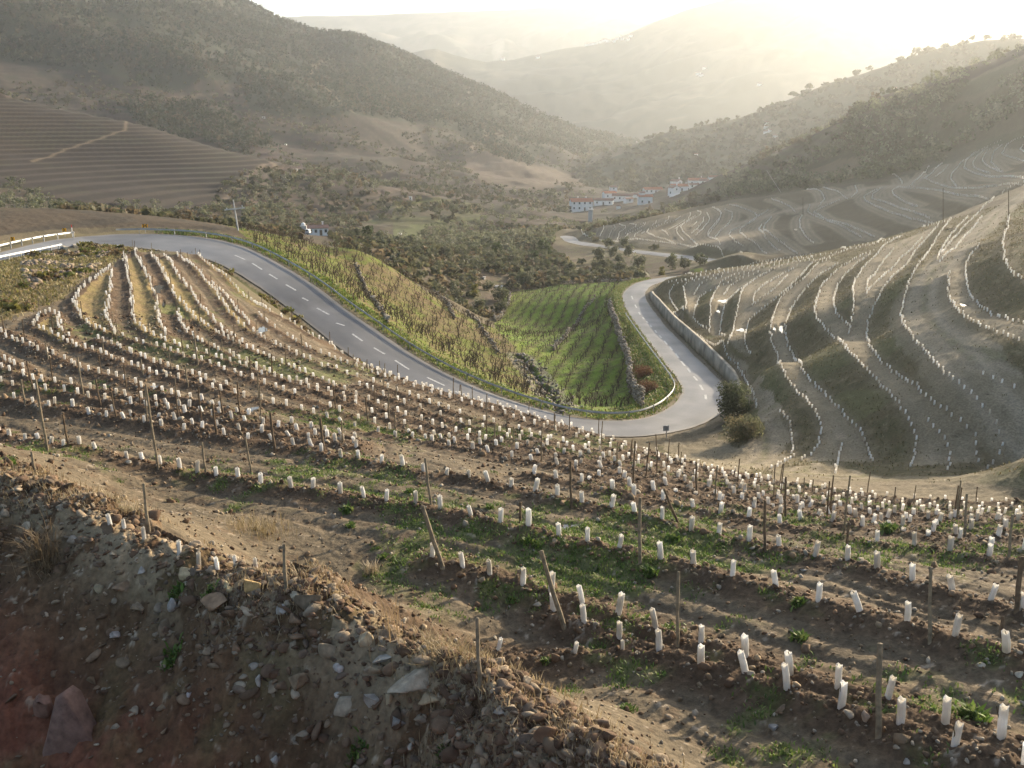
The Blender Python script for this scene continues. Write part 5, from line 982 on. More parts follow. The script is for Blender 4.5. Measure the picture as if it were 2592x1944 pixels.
# ------------------------------------------------------------------ rocks, rubble, weeds
M_ROCK = attr_mat('rock', nscale=5, namt=.4, bump=.7, bdist=.04, spec=.25)
rk = np.random.default_rng(21)
ROCKS = [  # trace region, centre, width and height in that region, tone, label
 ('Z8', 520, 1195, 290, 105, (.44,.39,.31), 1, 'big pale white-streaked boulder lying on top of the stony bank'), ('Z7', 390, 1400, 330, 380, (.23,.145,.12), 2, 'huge slanted grey-red slab in the shaded corner of the bank'),
 ('Z8', 292, 1290, 105, 110, (.40,.38,.35), 1, 'rounded grey-white boulder left of the big pale boulder'), ('Z8', 145, 1320, 160, 90, (.36,.31,.24), 1, 'brown-grey boulder left of the rounded grey one'), ('Z8', 385, 1290, 60, 80, (.42,.35,.24), 1, 'upright tan wedge of stone between the boulders'),
 ('Z8', 365, 1075, 130, 40, (.36,.36,.34), 1, 'flat grey slab above the big pale boulder'), ('Z8', 470, 1040, 75, 70, (.13,.09,.06), 1, 'dark brown block above the big pale boulder'), ('Z8', 255, 965, 100, 95, (.48,.40,.28), 1, 'sunlit cream boulder on the crest with dry stalks behind'), ('Z8', 192, 985, 30, 60, (.10,.07,.05), 1, 'narrow dark stone leaning on the cream boulder'),
 ('Z8', 70, 1020, 110, 90, (.30,.25,.18), 1, 'pair-like brown boulder below the cream boulder'), ('Z8', 118, 1130, 55, 50, (.52,.50,.49), 1, 'small white angular stone below the crest'), ('Z8', 300, 1125, 130, 50, (.28,.23,.16), 1, 'low brown slab between flat grey slab and white stone'), ('Z8', 600, 1285, 170, 40, (.44,.36,.24), 1, 'long thin cream slab under the big pale boulder'),
 ('Z8', 960, 1355, 80, 45, (.30,.28,.25), 1, 'grey flat stone on the crest right of the pale boulder'), ('Z8', 1210, 1480, 130, 130, (.22,.14,.09), 1, 'dark brown broken slab leaning on the lower right of the bank'), ('Z8', 880, 1590, 50, 90, (.34,.27,.18), 1, 'upright tan slab near the bottom picture edge'), ('Z8', 115, 1265, 40, 40, (.55,.53,.5), 1, 'small bright stone above the brown-grey boulder'),
 ('Z8', 500, 1545, 40, 40, (.5,.47,.42), 1, 'pale stone low on the shaded slope of the bank'), ('Z8', 380, 1620, 50, 50, (.36,.26,.22), 1, 'reddish stone at the bottom edge below the bank'), ('Z8', 425, 1410, 100, 70, (.27,.27,.26), 1, 'grey-blue broken stone below the boulders'),
 ('Z7', 975, 625, 65, 70, (.50,.42,.28), 1, 'sunlit cream boulder on the left part of the crest'), ('Z7', 1310, 690, 110, 100, (.46,.34,.17), 1, 'orange-tan pointed boulder on the crest'), ('Z7', 1195, 700, 75, 55, (.46,.42,.28), 1, 'yellowish boulder left of the orange-tan pointed one'), ('Z7', 1620, 765, 140, 75, (.20,.165,.12), 1, 'dark rounded boulder on the crest beside a post'), ('Z7', 1475, 825, 75, 60, (.44,.42,.40), 1, 'pale angular stone left below the dark rounded boulder'),
 ('Z7', 1130, 790, 160, 80, (.30,.21,.14), 1, 'brown ledge-like slab under the crest'), ('Z7', 900, 800, 55, 80, (.38,.37,.36), 1, 'grey upright stone under the small green weed'), ('Z7', 715, 810, 80, 45, (.29,.235,.17), 1, 'low brown stone on the upper face of the bank'), ('Z7', 640, 710, 90, 60, (.27,.20,.14), 1, 'tilted brown stone on the upper face of the bank'), ('Z7', 530, 710, 60, 60, (.38,.33,.23), 1, 'tan stone at the left end of the stone spill'), ('Z7', 740, 620, 45, 40, (.40,.38,.36), 1, 'grey stone near the crest, left of the cream boulder'),
 ('Z7', 380, 450, 70, 40, (.44,.38,.32), 1, 'pinkish stone beside the dry shrub on the bank'), ('Z7', 970, 690, 55, 25, (.5,.46,.38), 1, 'flat pale stone just below the left cream boulder'), ('Z7', 1550, 745, 70, 30, (.42,.38,.30), 1, 'flat pale stone at the foot of a post'), ('Z7', 1570, 1200, 120, 110, (.27,.205,.14), 1, 'brown boulder half buried in the shaded face'), ('Z7', 1450, 1150, 90, 60, (.15,.10,.07), 1, 'dark stone left of the half-buried boulder'),
 ('Z7', 1780, 1130, 60, 50, (.50,.48,.47), 1, 'white angular stone in the shaded face of the bank'), ('Z7', 1335, 1115, 55, 45, (.36,.34,.30), 1, 'rounded grey stone in the middle of the shaded face'), ('Z7', 1245, 1015, 45, 70, (.26,.18,.12), 1, 'brown upright stone in the middle of the shaded face'), ('Z7', 1050, 1015, 50, 40, (.27,.19,.13), 1, 'brown round stone left in the shaded face'), ('Z7', 600, 955, 60, 35, (.42,.38,.36), 1, 'pale flat stone alone in the shaded face, left'),
 ('Z7', 990, 1265, 35, 40, (.46,.42,.42), 1, 'pale stone alone low in the shaded face'), ('Z7', 1440, 1610, 40, 50, (.5,.48,.46), 1, 'pale stone at the bottom edge under the bank'), ('Z7', 1360, 1200, 35, 60, (.44,.41,.38), 1, 'small upright grey stone low in the shaded face'), ('Z7', 870, 940, 60, 60, (.22,.15,.11), 1, 'dark brown stone in the upper shaded face'), ('Z7', 230, 1330, 90, 170, (.25,.15,.12), 1, 'long red slab leaning left of the huge slab'), ('Z7', 1440, 1230, 80, 55, (.29,.24,.18), 1, 'low brown boulder near the foot of the bank'),
 ('Z9', 900, 1440, 60, 45, (.30,.30,.30), 1, 'blue-grey stone between the rows at lower right'), ('Z9', 1385, 1385, 50, 70, (.42,.33,.26), 1, 'pinkish stone left of the thick lower-right post'), ('Z9', 940, 1340, 50, 40, (.33,.25,.18), 1, 'brown stone beside the lower front line'), ('Z8', 935, 975, 30, 28, (.5,.45,.36), 1, 'pale round stone near the post behind the bank'), ('Z9', 350, 1390, 50, 28, (.38,.31,.23), 1, 'flat tan stone in the front track'),
 ('Z9', 1600, 1620, 40, 40, (.46,.43,.4), 1, 'pale stone at the bottom edge by the last guards'), ('Z9', 2190, 1165, 50, 25, (.48,.45,.38), 1, 'pale flat stone near the right picture edge'), ('Z9', 1980, 1115, 50, 18, (.46,.41,.34), 1, 'thin pale stone in the green strip, right'), ('Z9', 1055, 620, 40, 14, (.45,.43,.4), 1, 'thin white stone in the upper right track'), ('Z9', 1540, 1550, 40, 25, (.40,.34,.26), 1, 'tan stone in the furrow at bottom right')]
for r, x, y, wd, hg, tone, sub, lab in ROCKS:
    p = unproject(P(r, [(x, y + hg * .3)]), minD=9)[0]; D = np.linalg.norm(p); s_ = REG[r][2]; W = wd / s_ / F * D; H = hg / s_ / F * D
    big_ = wd > 250; v = chunk(rk, ICO2 if wd > 60 else ICO1, .8, 11 if wd > 60 else 8); v /= np.abs(v).max(0)
    v = v * np.array([W / 2, max(.35 * W, .3 * H), H / 2 * 1.15]); a = rk.uniform(-.3, .3)
    if 'huge slanted' in lab:
        v = chunk(rk, ICO2, .8, 5); v /= np.abs(v).max(0); t = np.clip((v[:, 2] + 1) / 2, 0, 1); v[:, 0] = v[:, 0] * (1 - .75 * t) - .1 + .2 * t; v = v * np.array([W * .5, .3 * W, H * .52]); a = .1
    v = v @ np.array(Matrix.Rotation(a, 3, 'Z')).T; v += .03 * W * np.column_stack([fbm(v[:, 0] * 9 + k_ * 7, v[:, 2] * 9 + v[:, 1] * 5, .8, 3, 100 + k_) for k_ in range(3)])
    if 'huge slanted' in lab:
        O_ = np.array([(-.5,-.5),(.42,-.42),(.5,-.3),(.3,.0),(.06,.42),(-.02,.5),(-.12,.44),(-.3,-.05),(-.46,-.38)]); nO = len(O_); sv_ = [(O_[j % nO] * q).tolist() + [yy] for q, yy in ((.93, -.5), (1.0, -.32), (.9, .5)) for j in range(nO)]
        v = np.array([(x * W * .95 + rk.normal() * .02 * W, yy * .34 * W + .10 * W * z, z * H) for x, z, yy in sv_]); v = np.vstack([v, [[-.05 * W, -.20 * W, -.06 * H], [0, .2 * W, 0]]]); FS = np.array([(k, (k + 1) % nO, 3 * nO) for k in range(nO)] + [(nO + k, nO + (k + 1) % nO, (k + 1) % nO) for k in range(nO)] + [(nO + k, (k + 1) % nO, k) for k in range(nO)] + [(2 * nO + k, 2 * nO + (k + 1) % nO, nO + (k + 1) % nO) for k in range(nO)] + [(2 * nO + k, nO + (k + 1) % nO, nO + k) for k in range(nO)] + [(2 * nO + (k + 1) % nO, 2 * nO + k, 3 * nO + 1) for k in range(nO)])
    c = np.tile(np.array(tone) * np.array([.82, .78, .72]), (len(v), 1)) * (1 + .5 * fbm(v[:, 0] * 5, v[:, 2] * 5 + v[:, 1] * 3, .3, 4, 90)[:, None])
    base_ = ICO2 if wd > 60 else ICO1
    if 'huge slanted' in lab: base_ = (v, FS)
    z0 = height([p[0]], [p[1]])[0]
    add('rock', np_mesh('rock', v, base_[1], M_ROCK, False, np.clip(c, .02, .9)), None, (p[0], p[1], z0 + H * .18), label=lab, category='rock', group='rocks of the spoil bank and the vineyard')
# rubble: small stones nobody could count
def sample_cells(w_, n_, rng):
    """random ground points with probability = weight x true area"""
    ar = (w_ * (RR[:, None] ** 2) * np.gradient(LR)[:, None]).ravel(); c = np.cumsum(ar); k = np.searchsorted(c, rng.random(n_) * c[-1]); i, j = np.divmod(k, NC); i = np.clip(i, 0, NR - 2)
    l = LR[i] + rng.random(n_) * (LR[i + 1] - LR[i]); t = TH[j] + (rng.random(n_) - .5) * (TH[1] - TH[0]); r = np.exp(l); x, y = r * np.sin(t), r * np.cos(t); return np.column_stack([x, y, height(x, y)])
w_b = m_berm * (Rg > 9) * (.14 + 2.4 * np.exp(-(dC / 1.8) ** 2) + 1.6 * np.exp(-((X - 1.0) / 4) ** 2) * np.exp(-(dC / 4) ** 2)) * (1 - .7 * red) * (.35 + 2.2 * np.clip(mid + .2, 0, 1))
pts = sample_cells(w_b, 15000, rk); v, f, c = scatter_stones(pts, np.clip(rk.lognormal(-3.25, .65, len(pts)), .016, .24), rk, [col(.19, .135, .085), col(.13, .082, .05), col(.24, .185, .125), col(.10, .062, .038), col(.15, .11, .078), col(.28, .225, .16), col(.15, .095, .06), col(.13, .08, .05), col(.18, .12, .075)], ICO1, 30, .42)
add('rubble', np_mesh('rubble', v, f, M_ROCK, False, c), kind='stuff', label='loose broken stones covering the spoil bank')
w_f = m_field * (Rg < 62) * (.35 + 1.3 * mound) * np.minimum(1, (22 / Rg) ** 1.0)
pts = sample_cells(w_f, 26000, rk); v, f, c = scatter_stones(pts, np.clip(rk.lognormal(-3.45, .5, len(pts)), .015, .13) * (1 + .012 * np.hypot(pts[:, 0], pts[:, 1])), rk, [col(.15, .095, .056), col(.20, .14, .085), col(.25, .19, .12), col(.12, .075, .045), col(.33, .28, .21), col(.17, .115, .07)], ICO0, 30, .7)
add('clods', np_mesh('clods', v, f, M_ROCK, False, c), kind='stuff', label='earth clods and small stones thrown up along the vine rows')
# left bank below the road: fallen stones
w_l = gb * (Ag < rad(-19.5)) * (Ag > rad(-27)) * sstep(-.05, .1, nA); pts = sample_cells(w_l, 700, rk); v, f, c = scatter_stones(pts, rk.uniform(.12, .5, len(pts)), rk, [col(.20, .15, .11), col(.30, .23, .16), col(.13, .10, .08), col(.36, .29, .2)], ICO0, 20, .5)
add('rubble', np_mesh('rubble', v, f, M_ROCK, False, c), kind='stuff', label='broken stones on the grassy bank below the upper road')
# ---- weeds and grass
M_LEAF = attr_mat('leaf', nscale=3, namt=.25, bump=0, rough=.6, spec=.3, transl=.35)
def blades(pts, rng, n_blade, ln, wd, pal, spread, droop=.5):
    N = len(pts) * n_blade; P_ = np.repeat(pts, n_blade, 0) + np.column_stack([rng.normal(size=N) * spread, rng.normal(size=N) * spread, np.zeros(N)]); P_[:, 2] = height(P_[:, 0], P_[:, 1]) - .01
    a = rng.uniform(0, 6.28, N); L = ln * rng.uniform(.5, 1.3, N); lean = rng.uniform(.1, droop, N); d = np.column_stack([np.cos(a) * lean, np.sin(a) * lean, np.sqrt(1 - np.minimum(lean, .98) ** 2)]); s_ = np.column_stack([-np.sin(a), np.cos(a), 0 * a]) * (wd * rng.uniform(.6, 1.3, N))[:, None]
    m_ = P_ + d * L[:, None] * .55; tip = P_ + d * L[:, None] * .9 + np.column_stack([np.cos(a), np.sin(a), -.3 + 0 * a]) * (L * .25 * droop)[:, None]
    V_ = np.stack([P_ - s_ * .6, P_ + s_ * .6, m_ + s_, m_ - s_, tip], 1); b = np.arange(N) * 5; q = np.stack([b, b + 1, b + 2, b + 3], 1); t = np.stack([b + 3, b + 2, b + 4], 1)
    cc = np.array(pal)[rng.integers(len(pal), size=N)] * rng.uniform(.7, 1.25, (N, 1)); return V_.reshape(-1, 3), [q, t], np.repeat(cc, 5, 0)
GREEN = [(.10, .17, .03), (.14, .21, .04), (.08, .13, .03), (.18, .22, .06)]; DRY = [(.36, .28, .16), (.28, .21, .11), (.42, .34, .21), (.24, .17, .09)]
w_g = m_field * greenish * (Rg < 45) * np.minimum(1, 18 / Rg); pts = sample_cells(w_g + 1e-9, 5500, rk); v, f, c = blades(pts, rk, 8, .10, .014, GREEN, .09, .8); add('weeds', np_mesh('weeds', v, f, M_LEAF, False, c), kind='stuff', label='low green weeds in patches between the vine rows')
w_d = (m_berm | m_field) * (Rg < 34) * np.exp(-((dC - .3) / 1.0) ** 2) * (side < 1.0) * sstep(-.12, .15, mid); pts = sample_cells(w_d, 900, rk); v, f, c = blades(pts, rk, 6, .22, .006, DRY, .12, .55); add('dry_grass', np_mesh('dry_grass', v, f, M_LEAF, False, c), kind='stuff', label='dry straw-coloured grass along the crest of the bank')
w_v = ((verge & (r1 > .5)) | vr) * (Rg < 200) * (Ag > rad(-20)); pts = sample_cells(w_v, 5000, rk); v, f, c = blades(pts, rk, 5, .30, .05, GREEN + [(.22, .22, .05), (.24, .19, .08)], .3, .7); add('grass', np_mesh('grass', v, f, M_LEAF, False, c), kind='stuff', label='green grass on the verge outside the guardrail')
w_w = (mL | mR) * 1.0; pts = sample_cells(w_w, 6000, rk); v, f, c = blades(pts, rk, 4, .13, .06, GREEN + [(.20, .22, .04), (.16, .2, .03)], .35, .8); add('grass', np_mesh('grass', v, f, M_LEAF, False, c), kind='stuff', label='green winter grass between the old vines of the bowl')
w_h = hill * ((TRK < .2) + .12) * (.5 + .5 * (nA > 0)); pts = sample_cells(w_h + 0.0, 16000, rk); v, f, c = blades(pts, rk, 3, .18, .035, [(.19, .155, .08), (.14, .125, .055), (.22, .18, .105), (.13, .115, .055)], .25, .8); add('dry_grass', np_mesh('dry_grass', v, f, M_LEAF, False, c), kind='stuff', label='rough dry grass on the banks of the terraced hillside')
w_k = gb * 1.0; pts = sample_cells(w_k + 0.0, 5000, rk); v, f, c = blades(pts, rk, 4, .28, .05, [(.27, .22, .10), (.21, .20, .06), (.32, .26, .14), (.18, .15, .07)], .25, .8); add('dry_grass', np_mesh('dry_grass', v, f, M_LEAF, False, c), kind='stuff', label='yellowing grass on the bank below the upper road')
sd_ = sample_cells(np.exp(-(dSt / 1.1) ** 2) * (dSt < 3), 420, rk); v, f, c = scatter_stones(sd_, rk.uniform(.12, .4, len(sd_)), rk, PAL_GREY, ICO0, 20, .6); add('rubble', np_mesh('rubble', v, f, M_ROCK, False, c), kind='stuff', label='stones along the stream bed in the bowl')
def weed_plant(uv, label, pal, n_, ln, wd, spread, cat='weed', droop=.8, name='weed_plant'):
    p = unproject(uv, minD=10)[0]; p[2] = height([p[0]], [p[1]])[0]; v, f, c = blades(p[None], rk, n_, ln, wd, pal, spread, droop); add(name, np_mesh(name, v - p, f, M_LEAF, False, c), None, tuple(p), label=label, category=cat)
for r, x, y, s_, lab in [('Z8', 165, 285, .16, 'bushy green weed in the long row at left of picture centre'), ('Z8', 180, 370, .12, 'bright green weed just in front of the long row'), ('Z8', 350, 535, .11, 'small green weed left of the front double row'), ('Z8', 1105, 455, .15, 'green weed at the foot of a white guard in the long row'), ('Z8', 1165, 475, .12, 'yellowish green weed right beside a leafy weed in the long row'),
    ('Z8', 490, 190, .12, 'round green weed in the track behind the long row'), ('Z8', 912, 270, .12, 'green weed in the track right of the round one'), ('Z8', 1640, 1335, .10, 'small bright weed in the front track at lower middle'), ('Z8', 1200, 1080, .09, 'lone green weed in the front track near the lower line'), ('Z9', 1020, 780, .14, 'green weed beside a white guard in the long row, right'), ('Z9', 1030, 960, .16, 'leafy weed in the wide green strip'), ('Z9', 250, 620, .18, 'broad dark green weed behind the long row, right'),
    ('Z9', 1495, 395, .22, 'tall yellow-green tuft among the upper right rows'), ('Z9', 370, 445, .18, 'green clump around the middle right row'), ('Z9', 1940, 1370, .22, 'spiky green plant in the green strip at right'), ('Z9', 125, 1330, .10, 'tiny bright weed in the front track, lower right'), ('Z7', 900, 1080, .16, 'grey-green thistle on the shaded face of the bank'), ('Z7', 930, 740, .15, 'green weed on the crest of the bank'), ('Z7', 1100, 725, .12, 'green weed beside the yellowish boulder'), ('Z7', 30, 40, .2, 'green weed at the far left edge behind the bank'), ('Z8', 220, 1570, .14, 'grey-green thistle near the bottom edge'), ('Z8', 665, 1565, .09, 'bright weed at the bottom of the bank'), ('Z8', 1030, 765, .11, 'green weed in the front double row')]:
    weed_plant(P(r, [(x, y + 20)]), lab, GREEN, 90, s_ * 1.1, s_ * .16, s_ * .5)
weed_plant(P('Z7', [(230, 590)]), 'dry brown leafless shrub on the shaded bank at left', [(.26, .19, .11), (.20, .14, .08)], 260, .75, .007, .16, 'shrub', .9, 'dry_shrub')
weed_plant(P('Z8', [(290, 640)]), 'pale dry tuft of stalks in the front track left of the double row', [(.44, .37, .26), (.36, .29, .19)], 130, .34, .008, .08, 'dry plant', .5, 'dry_tuft')
weed_plant(P('Z8', [(390, 980)]), 'tall thin dry stalks behind the sunlit cream boulder', [(.27, .19, .10)], 40, .8, .006, .2, 'dry plant', .35, 'dry_tuft')
weed_plant(P('Z8', [(690, 1060)]), 'wide patch of tangled dry stalks behind the bank, beside a post', [(.26, .20, .10), (.33, .26, .15)], 420, .42, .005, .42, 'dry plant', .8, 'dry_tuft')
weed_plant(P('Z7', [(1350, 420)]), 'dry upright weeds among the sparse line of guards on the bank', [(.34, .27, .15), (.26, .2, .1)], 300, .45, .006, .4, 'dry plant', .5, 'dry_tuft')

# ------------------------------------------------------------------ far hills (separate ridges), trees
def far_hill(sil, Dr, Df, zf, seed, c1, c2, na=260, nr=70, rough=22):
    sil = P('D', sil); d = rays(sil); az = np.arctan2(d[:, 0], d[:, 1]); te = d[:, 2] / np.hypot(d[:, 0], d[:, 1]); a = np.linspace(az[0], az[-1], na); t_ = np.interp(a, az, te)
    Dr_ = np.interp(a, az, np.linspace(Dr[0], Dr[1], len(az))); zr = t_ * Dr_; s_ = np.concatenate([np.linspace(0, 1, nr), np.linspace(1.04, 1.5, 10)]); V_ = []; Cc = []
    for k in s_:
        r = Df + (Dr_ - Df) * k; x, y = np.sin(a) * r, np.cos(a) * r; u = min(k, 1); z = zf + (zr - zf) * (u ** .9)
        env = np.sin(math.pi * min(u, .999)) ** .7; g_ = np.abs(fbm(x, y, 330, 4, seed)) * 4
        z = z + env * ((g_ - 1) * rough + fbm(x, y, 60, 4, seed + 3) * rough * .5) + fbm(x, y, 40, 3, seed + 5) * 5 * (u > .9)
        if k > 1: z = z - (k - 1) * (np.maximum(zr - zf, 60)) * .8
        n1 = fbm(x, y, 130, 5, seed + 7) + .6 * fbm(x, y, 28, 3, seed + 8); kk = sstep(-.1, .2, n1)[:, None]; V_.append(np.column_stack([x, y, z])); Cc.append(np.array(c1) * (1 - kk) + np.array(c2) * kk)
    gi = np.arange(len(s_) * na).reshape(len(s_), na); q = np.stack([gi[:-1, :-1], gi[:-1, 1:], gi[1:, 1:], gi[1:, :-1]], -1).reshape(-1, 4); add('hill', np_mesh('hill', np.vstack(V_), q, M_GROUND, True, np.vstack(Cc)), kind='structure'); return np.array(V_)
HA_ = far_hill([(250,80),(450,62),(560,42),(650,35),(800,32),(900,28),(1000,25),(1150,18),(1290,6),(1450,-12),(1700,-30),(2000,-40),(2420,-40)], (4700, 4500), 2700, -60, 301, (.05,.055,.035), (.12,.10,.07), rough=60)
HB_ = far_hill([(760,190),(820,145),(870,122),(915,108),(940,105),(980,118),(1050,134),(1110,128),(1200,108),(1290,95),(1350,75),(1420,45),(1500,15),(1600,-10),(1800,-40),(2420,-60)], (2700, 3000), 1800, -72, 331, (.045,.05,.03), (.11,.092,.062), rough=40)
HC_ = far_hill([(1240,350),(1330,324),(1450,284),(1600,256),(1700,216),(1800,176),(1900,150),(1960,126),(2050,100),(2130,88),(2212,86),(2420,78)], (1150, 900), 690, -58, 361, (.06,.062,.035), (.13,.108,.07), rough=9)
tr = np.random.default_rng(33)
M_TREE = attr_mat('foliage', nscale=.9, namt=.3, bump=0, rough=.7, spec=.2, transl=.45); M_BARK = simple_mat('bark', (.085, .065, .045), .95, noise=.3, nscale=4, bump=.4)
def leaf_cloud(rng, n_, centres, radii, leaf, pal):
    k = rng.integers(len(centres), size=n_); d = rng.normal(size=(n_, 3)); d /= np.linalg.norm(d, axis=1)[:, None]; q = centres[k] + d * (radii[k] * rng.random(n_)[:, None] ** .45 if radii.ndim == 2 else (radii[k] * rng.random(n_) ** .45)[:, None])
    a = rng.normal(size=(n_, 3)); a /= np.linalg.norm(a, axis=1)[:, None]; b = np.cross(a, rng.normal(size=(n_, 3))); b /= np.linalg.norm(b, axis=1)[:, None] + 1e-9; L = leaf * rng.uniform(.6, 1.4, n_)[:, None]
    v = np.stack([q - a * L, q - b * L * .55, q + a * L, q + b * L * .55], 1); c = np.array(pal)[k % len(pal)] * rng.uniform(.7, 1.3, (n_, 1)); return v.reshape(-1, 3), np.arange(n_ * 4).reshape(-1, 4), np.repeat(c, 4, 0)
def crown_mesh(rng, h, r, n_, leaf, pal, clumps=12, low=.28):
    c = []; rad_ = []
    for k in range(clumps):
        t = rng.uniform(0, 6.28); q = r * .72 * rng.random() ** .5; z = h * (low + (.92 - low) * rng.random()); q *= math.sqrt(max(.12, 1 - ((z / h - .58) / .5) ** 2)); c.append((q * math.cos(t), q * math.sin(t), z)); rad_.append(r * rng.uniform(.30, .52))
    v, f, cc = leaf_cloud(rng, n_, np.array(c), np.array(rad_), leaf, pal); me = np_mesh('crown', v, f, M_TREE, False, cc); return me, c
def trunk_mesh(rng, h, r, cl):
    m = MB(); p = Vector((0, 0, -.4)); top = Vector((rng.normal() * .15, rng.normal() * .15, h * .36)); mid_ = p.lerp(top, .55) + Vector((rng.normal() * .1, rng.normal() * .1, 0)); m.tube(p, mid_, r * 1.25, r * .9, 7); m.tube(mid_, top, r * .9, r * .7, 7)
    for q in cl[:7]: e = Vector(q); k = top.lerp(e, .5) + Vector((rng.normal() * .12, rng.normal() * .12, .1)); m.tube(top, k, r * .5, r * .32, 5); m.tube(k, e, r * .32, r * .12, 5)
    return m.mesh('trunk', M_BARK)
OLIVE = [(.12,.13,.075), (.145,.15,.095), (.10,.11,.06), (.165,.165,.11)]; GREENT = [(.05,.075,.025), (.065,.09,.03), (.04,.06,.022)]; YELL = [(.17,.15,.03), (.13,.13,.03)]; BROWN = [(.12,.08,.05), (.09,.065,.04), (.15,.10,.06)]
def tree_proto(name, h, r, n_, leaf, pal, clumps, low=.28, tr_=.13):
    root = empty(name, (0, 0, -500)); cm, cl = crown_mesh(tr, h, r, n_, leaf, pal, clumps, low); add('trunk', trunk_mesh(tr, h, tr_, cl), root); add('crown', cm, root); return root
OP = [tree_proto('olive_tree', 3.7, 2.3, 620, .30, OLIVE, 13, .2) for _ in range(5)]; GP = [tree_proto('dark_tree', 6.5, 2.6, 700, .36, GREENT, 14, .2) for _ in range(2)]
first = {}
def place_tree(proto, p, sc, **tags):
    z = float(height([p[0]], [p[1]])[0]); rz = tr.uniform(0, 6.28); s_ = (sc * tr.uniform(.9, 1.12), sc * tr.uniform(.9, 1.12), sc * tr.uniform(.88, 1.1))
    if id(proto) not in first: first[id(proto)] = proto; proto.location = (p[0], p[1], z); proto.rotation_euler = (0, 0, rz); proto.scale = s_; [proto.__setitem__(k, v) for k, v in tags.items()]; return proto
    return copy_tree(proto, (p[0], p[1], z), rz, s_, **tags)
placed = []
def t_at(r, x, y, wpx, proto, label, name=None, minD=60, group=None, cat='tree', w0=4.6):
    p = unproject(P(r, [(x, y)]), minD=minD)[0]; wid = wpx / REG[r][2] / F * np.linalg.norm(p); tags = dict(label=label, category=cat)
    if group: tags['group'] = group
    placed.append(p); return place_tree(proto, p, wid / w0 * (.8 if 'bowl' not in label and 'hairpin' not in label else 1), **tags)
# the two at the hairpin
lt = tree_proto('olive_tree', 4.6, 2.3, 5200, .13, [(.10,.115,.06), (.13,.14,.08), (.085,.095,.05)], 24, .16, .12); t_at('Z6', 400, 1262, 250, lt, 'round dark olive tree outside the hairpin bend, below the end of the wall'); first[id(lt)] = lt
lb = tree_proto('bush', 1.7, 2.4, 3600, .12, [(.12,.13,.065), (.15,.15,.085), (.15,.13,.075)], 22, .08, .06); t_at('Z6', 470, 1385, 290, lb, 'spreading grey-green bush in front of the olive tree at the hairpin', cat='bush', w0=4.8)
rb = tree_proto('bush', 1.5, 1.6, 2600, .085, [(.17,.085,.045), (.13,.07,.04), (.20,.12,.07)], 18, .06, .03); t_at('Z5', 1935, 1090, 150, rb, 'rusty brown leafless bush by the stone wall inside the hairpin', cat='bush', w0=3.2)
rb2 = copy_tree(rb, (0, 0, -500)); p = unproject(P('Z5', [(1905, 1000)]), minD=70)[0]; rb2.location = (p[0], p[1], height([p[0]], [p[1]])[0]); rb2.scale = (.75, .8, .8); rb2['label'] = 'smaller rusty bush farther up the stone wall inside the hairpin'
yb = tree_proto('bush', 2.4, 1.5, 700, .16, YELL, 10, .1, .06); t_at('Z5', 862, 490, 95, yb, 'yellow-green bush at the far corner of the vine bowl', cat='bush', minD=120, w0=3.2)
yb2 = copy_tree(yb, (0, 0, -500), label='small yellow-green bush below the olive trees near the second road'); p = unproject(P('Z5', [(2025, 360)]), minD=150)[0]; yb2.location = tuple(p); yb2.scale = (.8, .8, .8)
WH = [('Z5',1170,430,115,'pale olive tree standing alone behind the bowl wall'),('Z5',945,460,95,'olive tree right of the yellow-green bush'),('Z5',1020,520,115,'silvery olive tree at the far tip of the bowl'),('Z5',1030,590,85,'small olive tree over the stream at the bowl tip'),('Z5',385,270,80,'first olive tree of the line above the left vine slope'),('Z5',455,285,85,'second olive tree of the line above the left vine slope'),('Z5',545,305,90,'third olive tree of the line above the left vine slope'),('Z5',640,330,95,'fourth olive tree of the line above the left vine slope'),('Z5',735,365,100,'fifth olive tree of the line above the left vine slope'),('Z5',850,385,85,'last olive tree of the line above the left vine slope'),
    ('Z10',715,1010,160,'olive tree just below the second road, where it disappears'),('Z10',880,1000,160,'olive tree hiding part of the second road'),('Z10',750,1100,190,'olive tree in the clump under the second road, left'),('Z10',930,1100,190,'olive tree in the clump under the second road, right'),('Z10',600,1160,210,'dark olive tree at the left of the roadside clump'),('Z10',835,1195,210,'olive tree in the middle of the roadside clump'),('Z10',1040,1230,220,'broad pale olive tree at the right of the roadside clump'),('Z10',830,1300,230,'lowest olive tree of the roadside clump'),('Z10',1430,1240,230,'broad olive tree between the two road stretches'),('Z10',1560,1240,180,'dark olive tree touching the broad one between the road stretches'),('Z10',1740,1200,190,'round olive tree against the grey road where it turns'),
    ('Z10',390,810,95,'small round tree at the bend of the second road'),('Z10',520,800,110,'brown bush-like tree right of the road bend'),('Z10',1390,720,1,'')]
for r, x, y, wpx, lab in WH:
    if lab: t_at(r, x, y, wpx, OP[tr.integers(5)], lab, minD=(130 if r == 'Z5' else 190), group='olive trees of the valley')
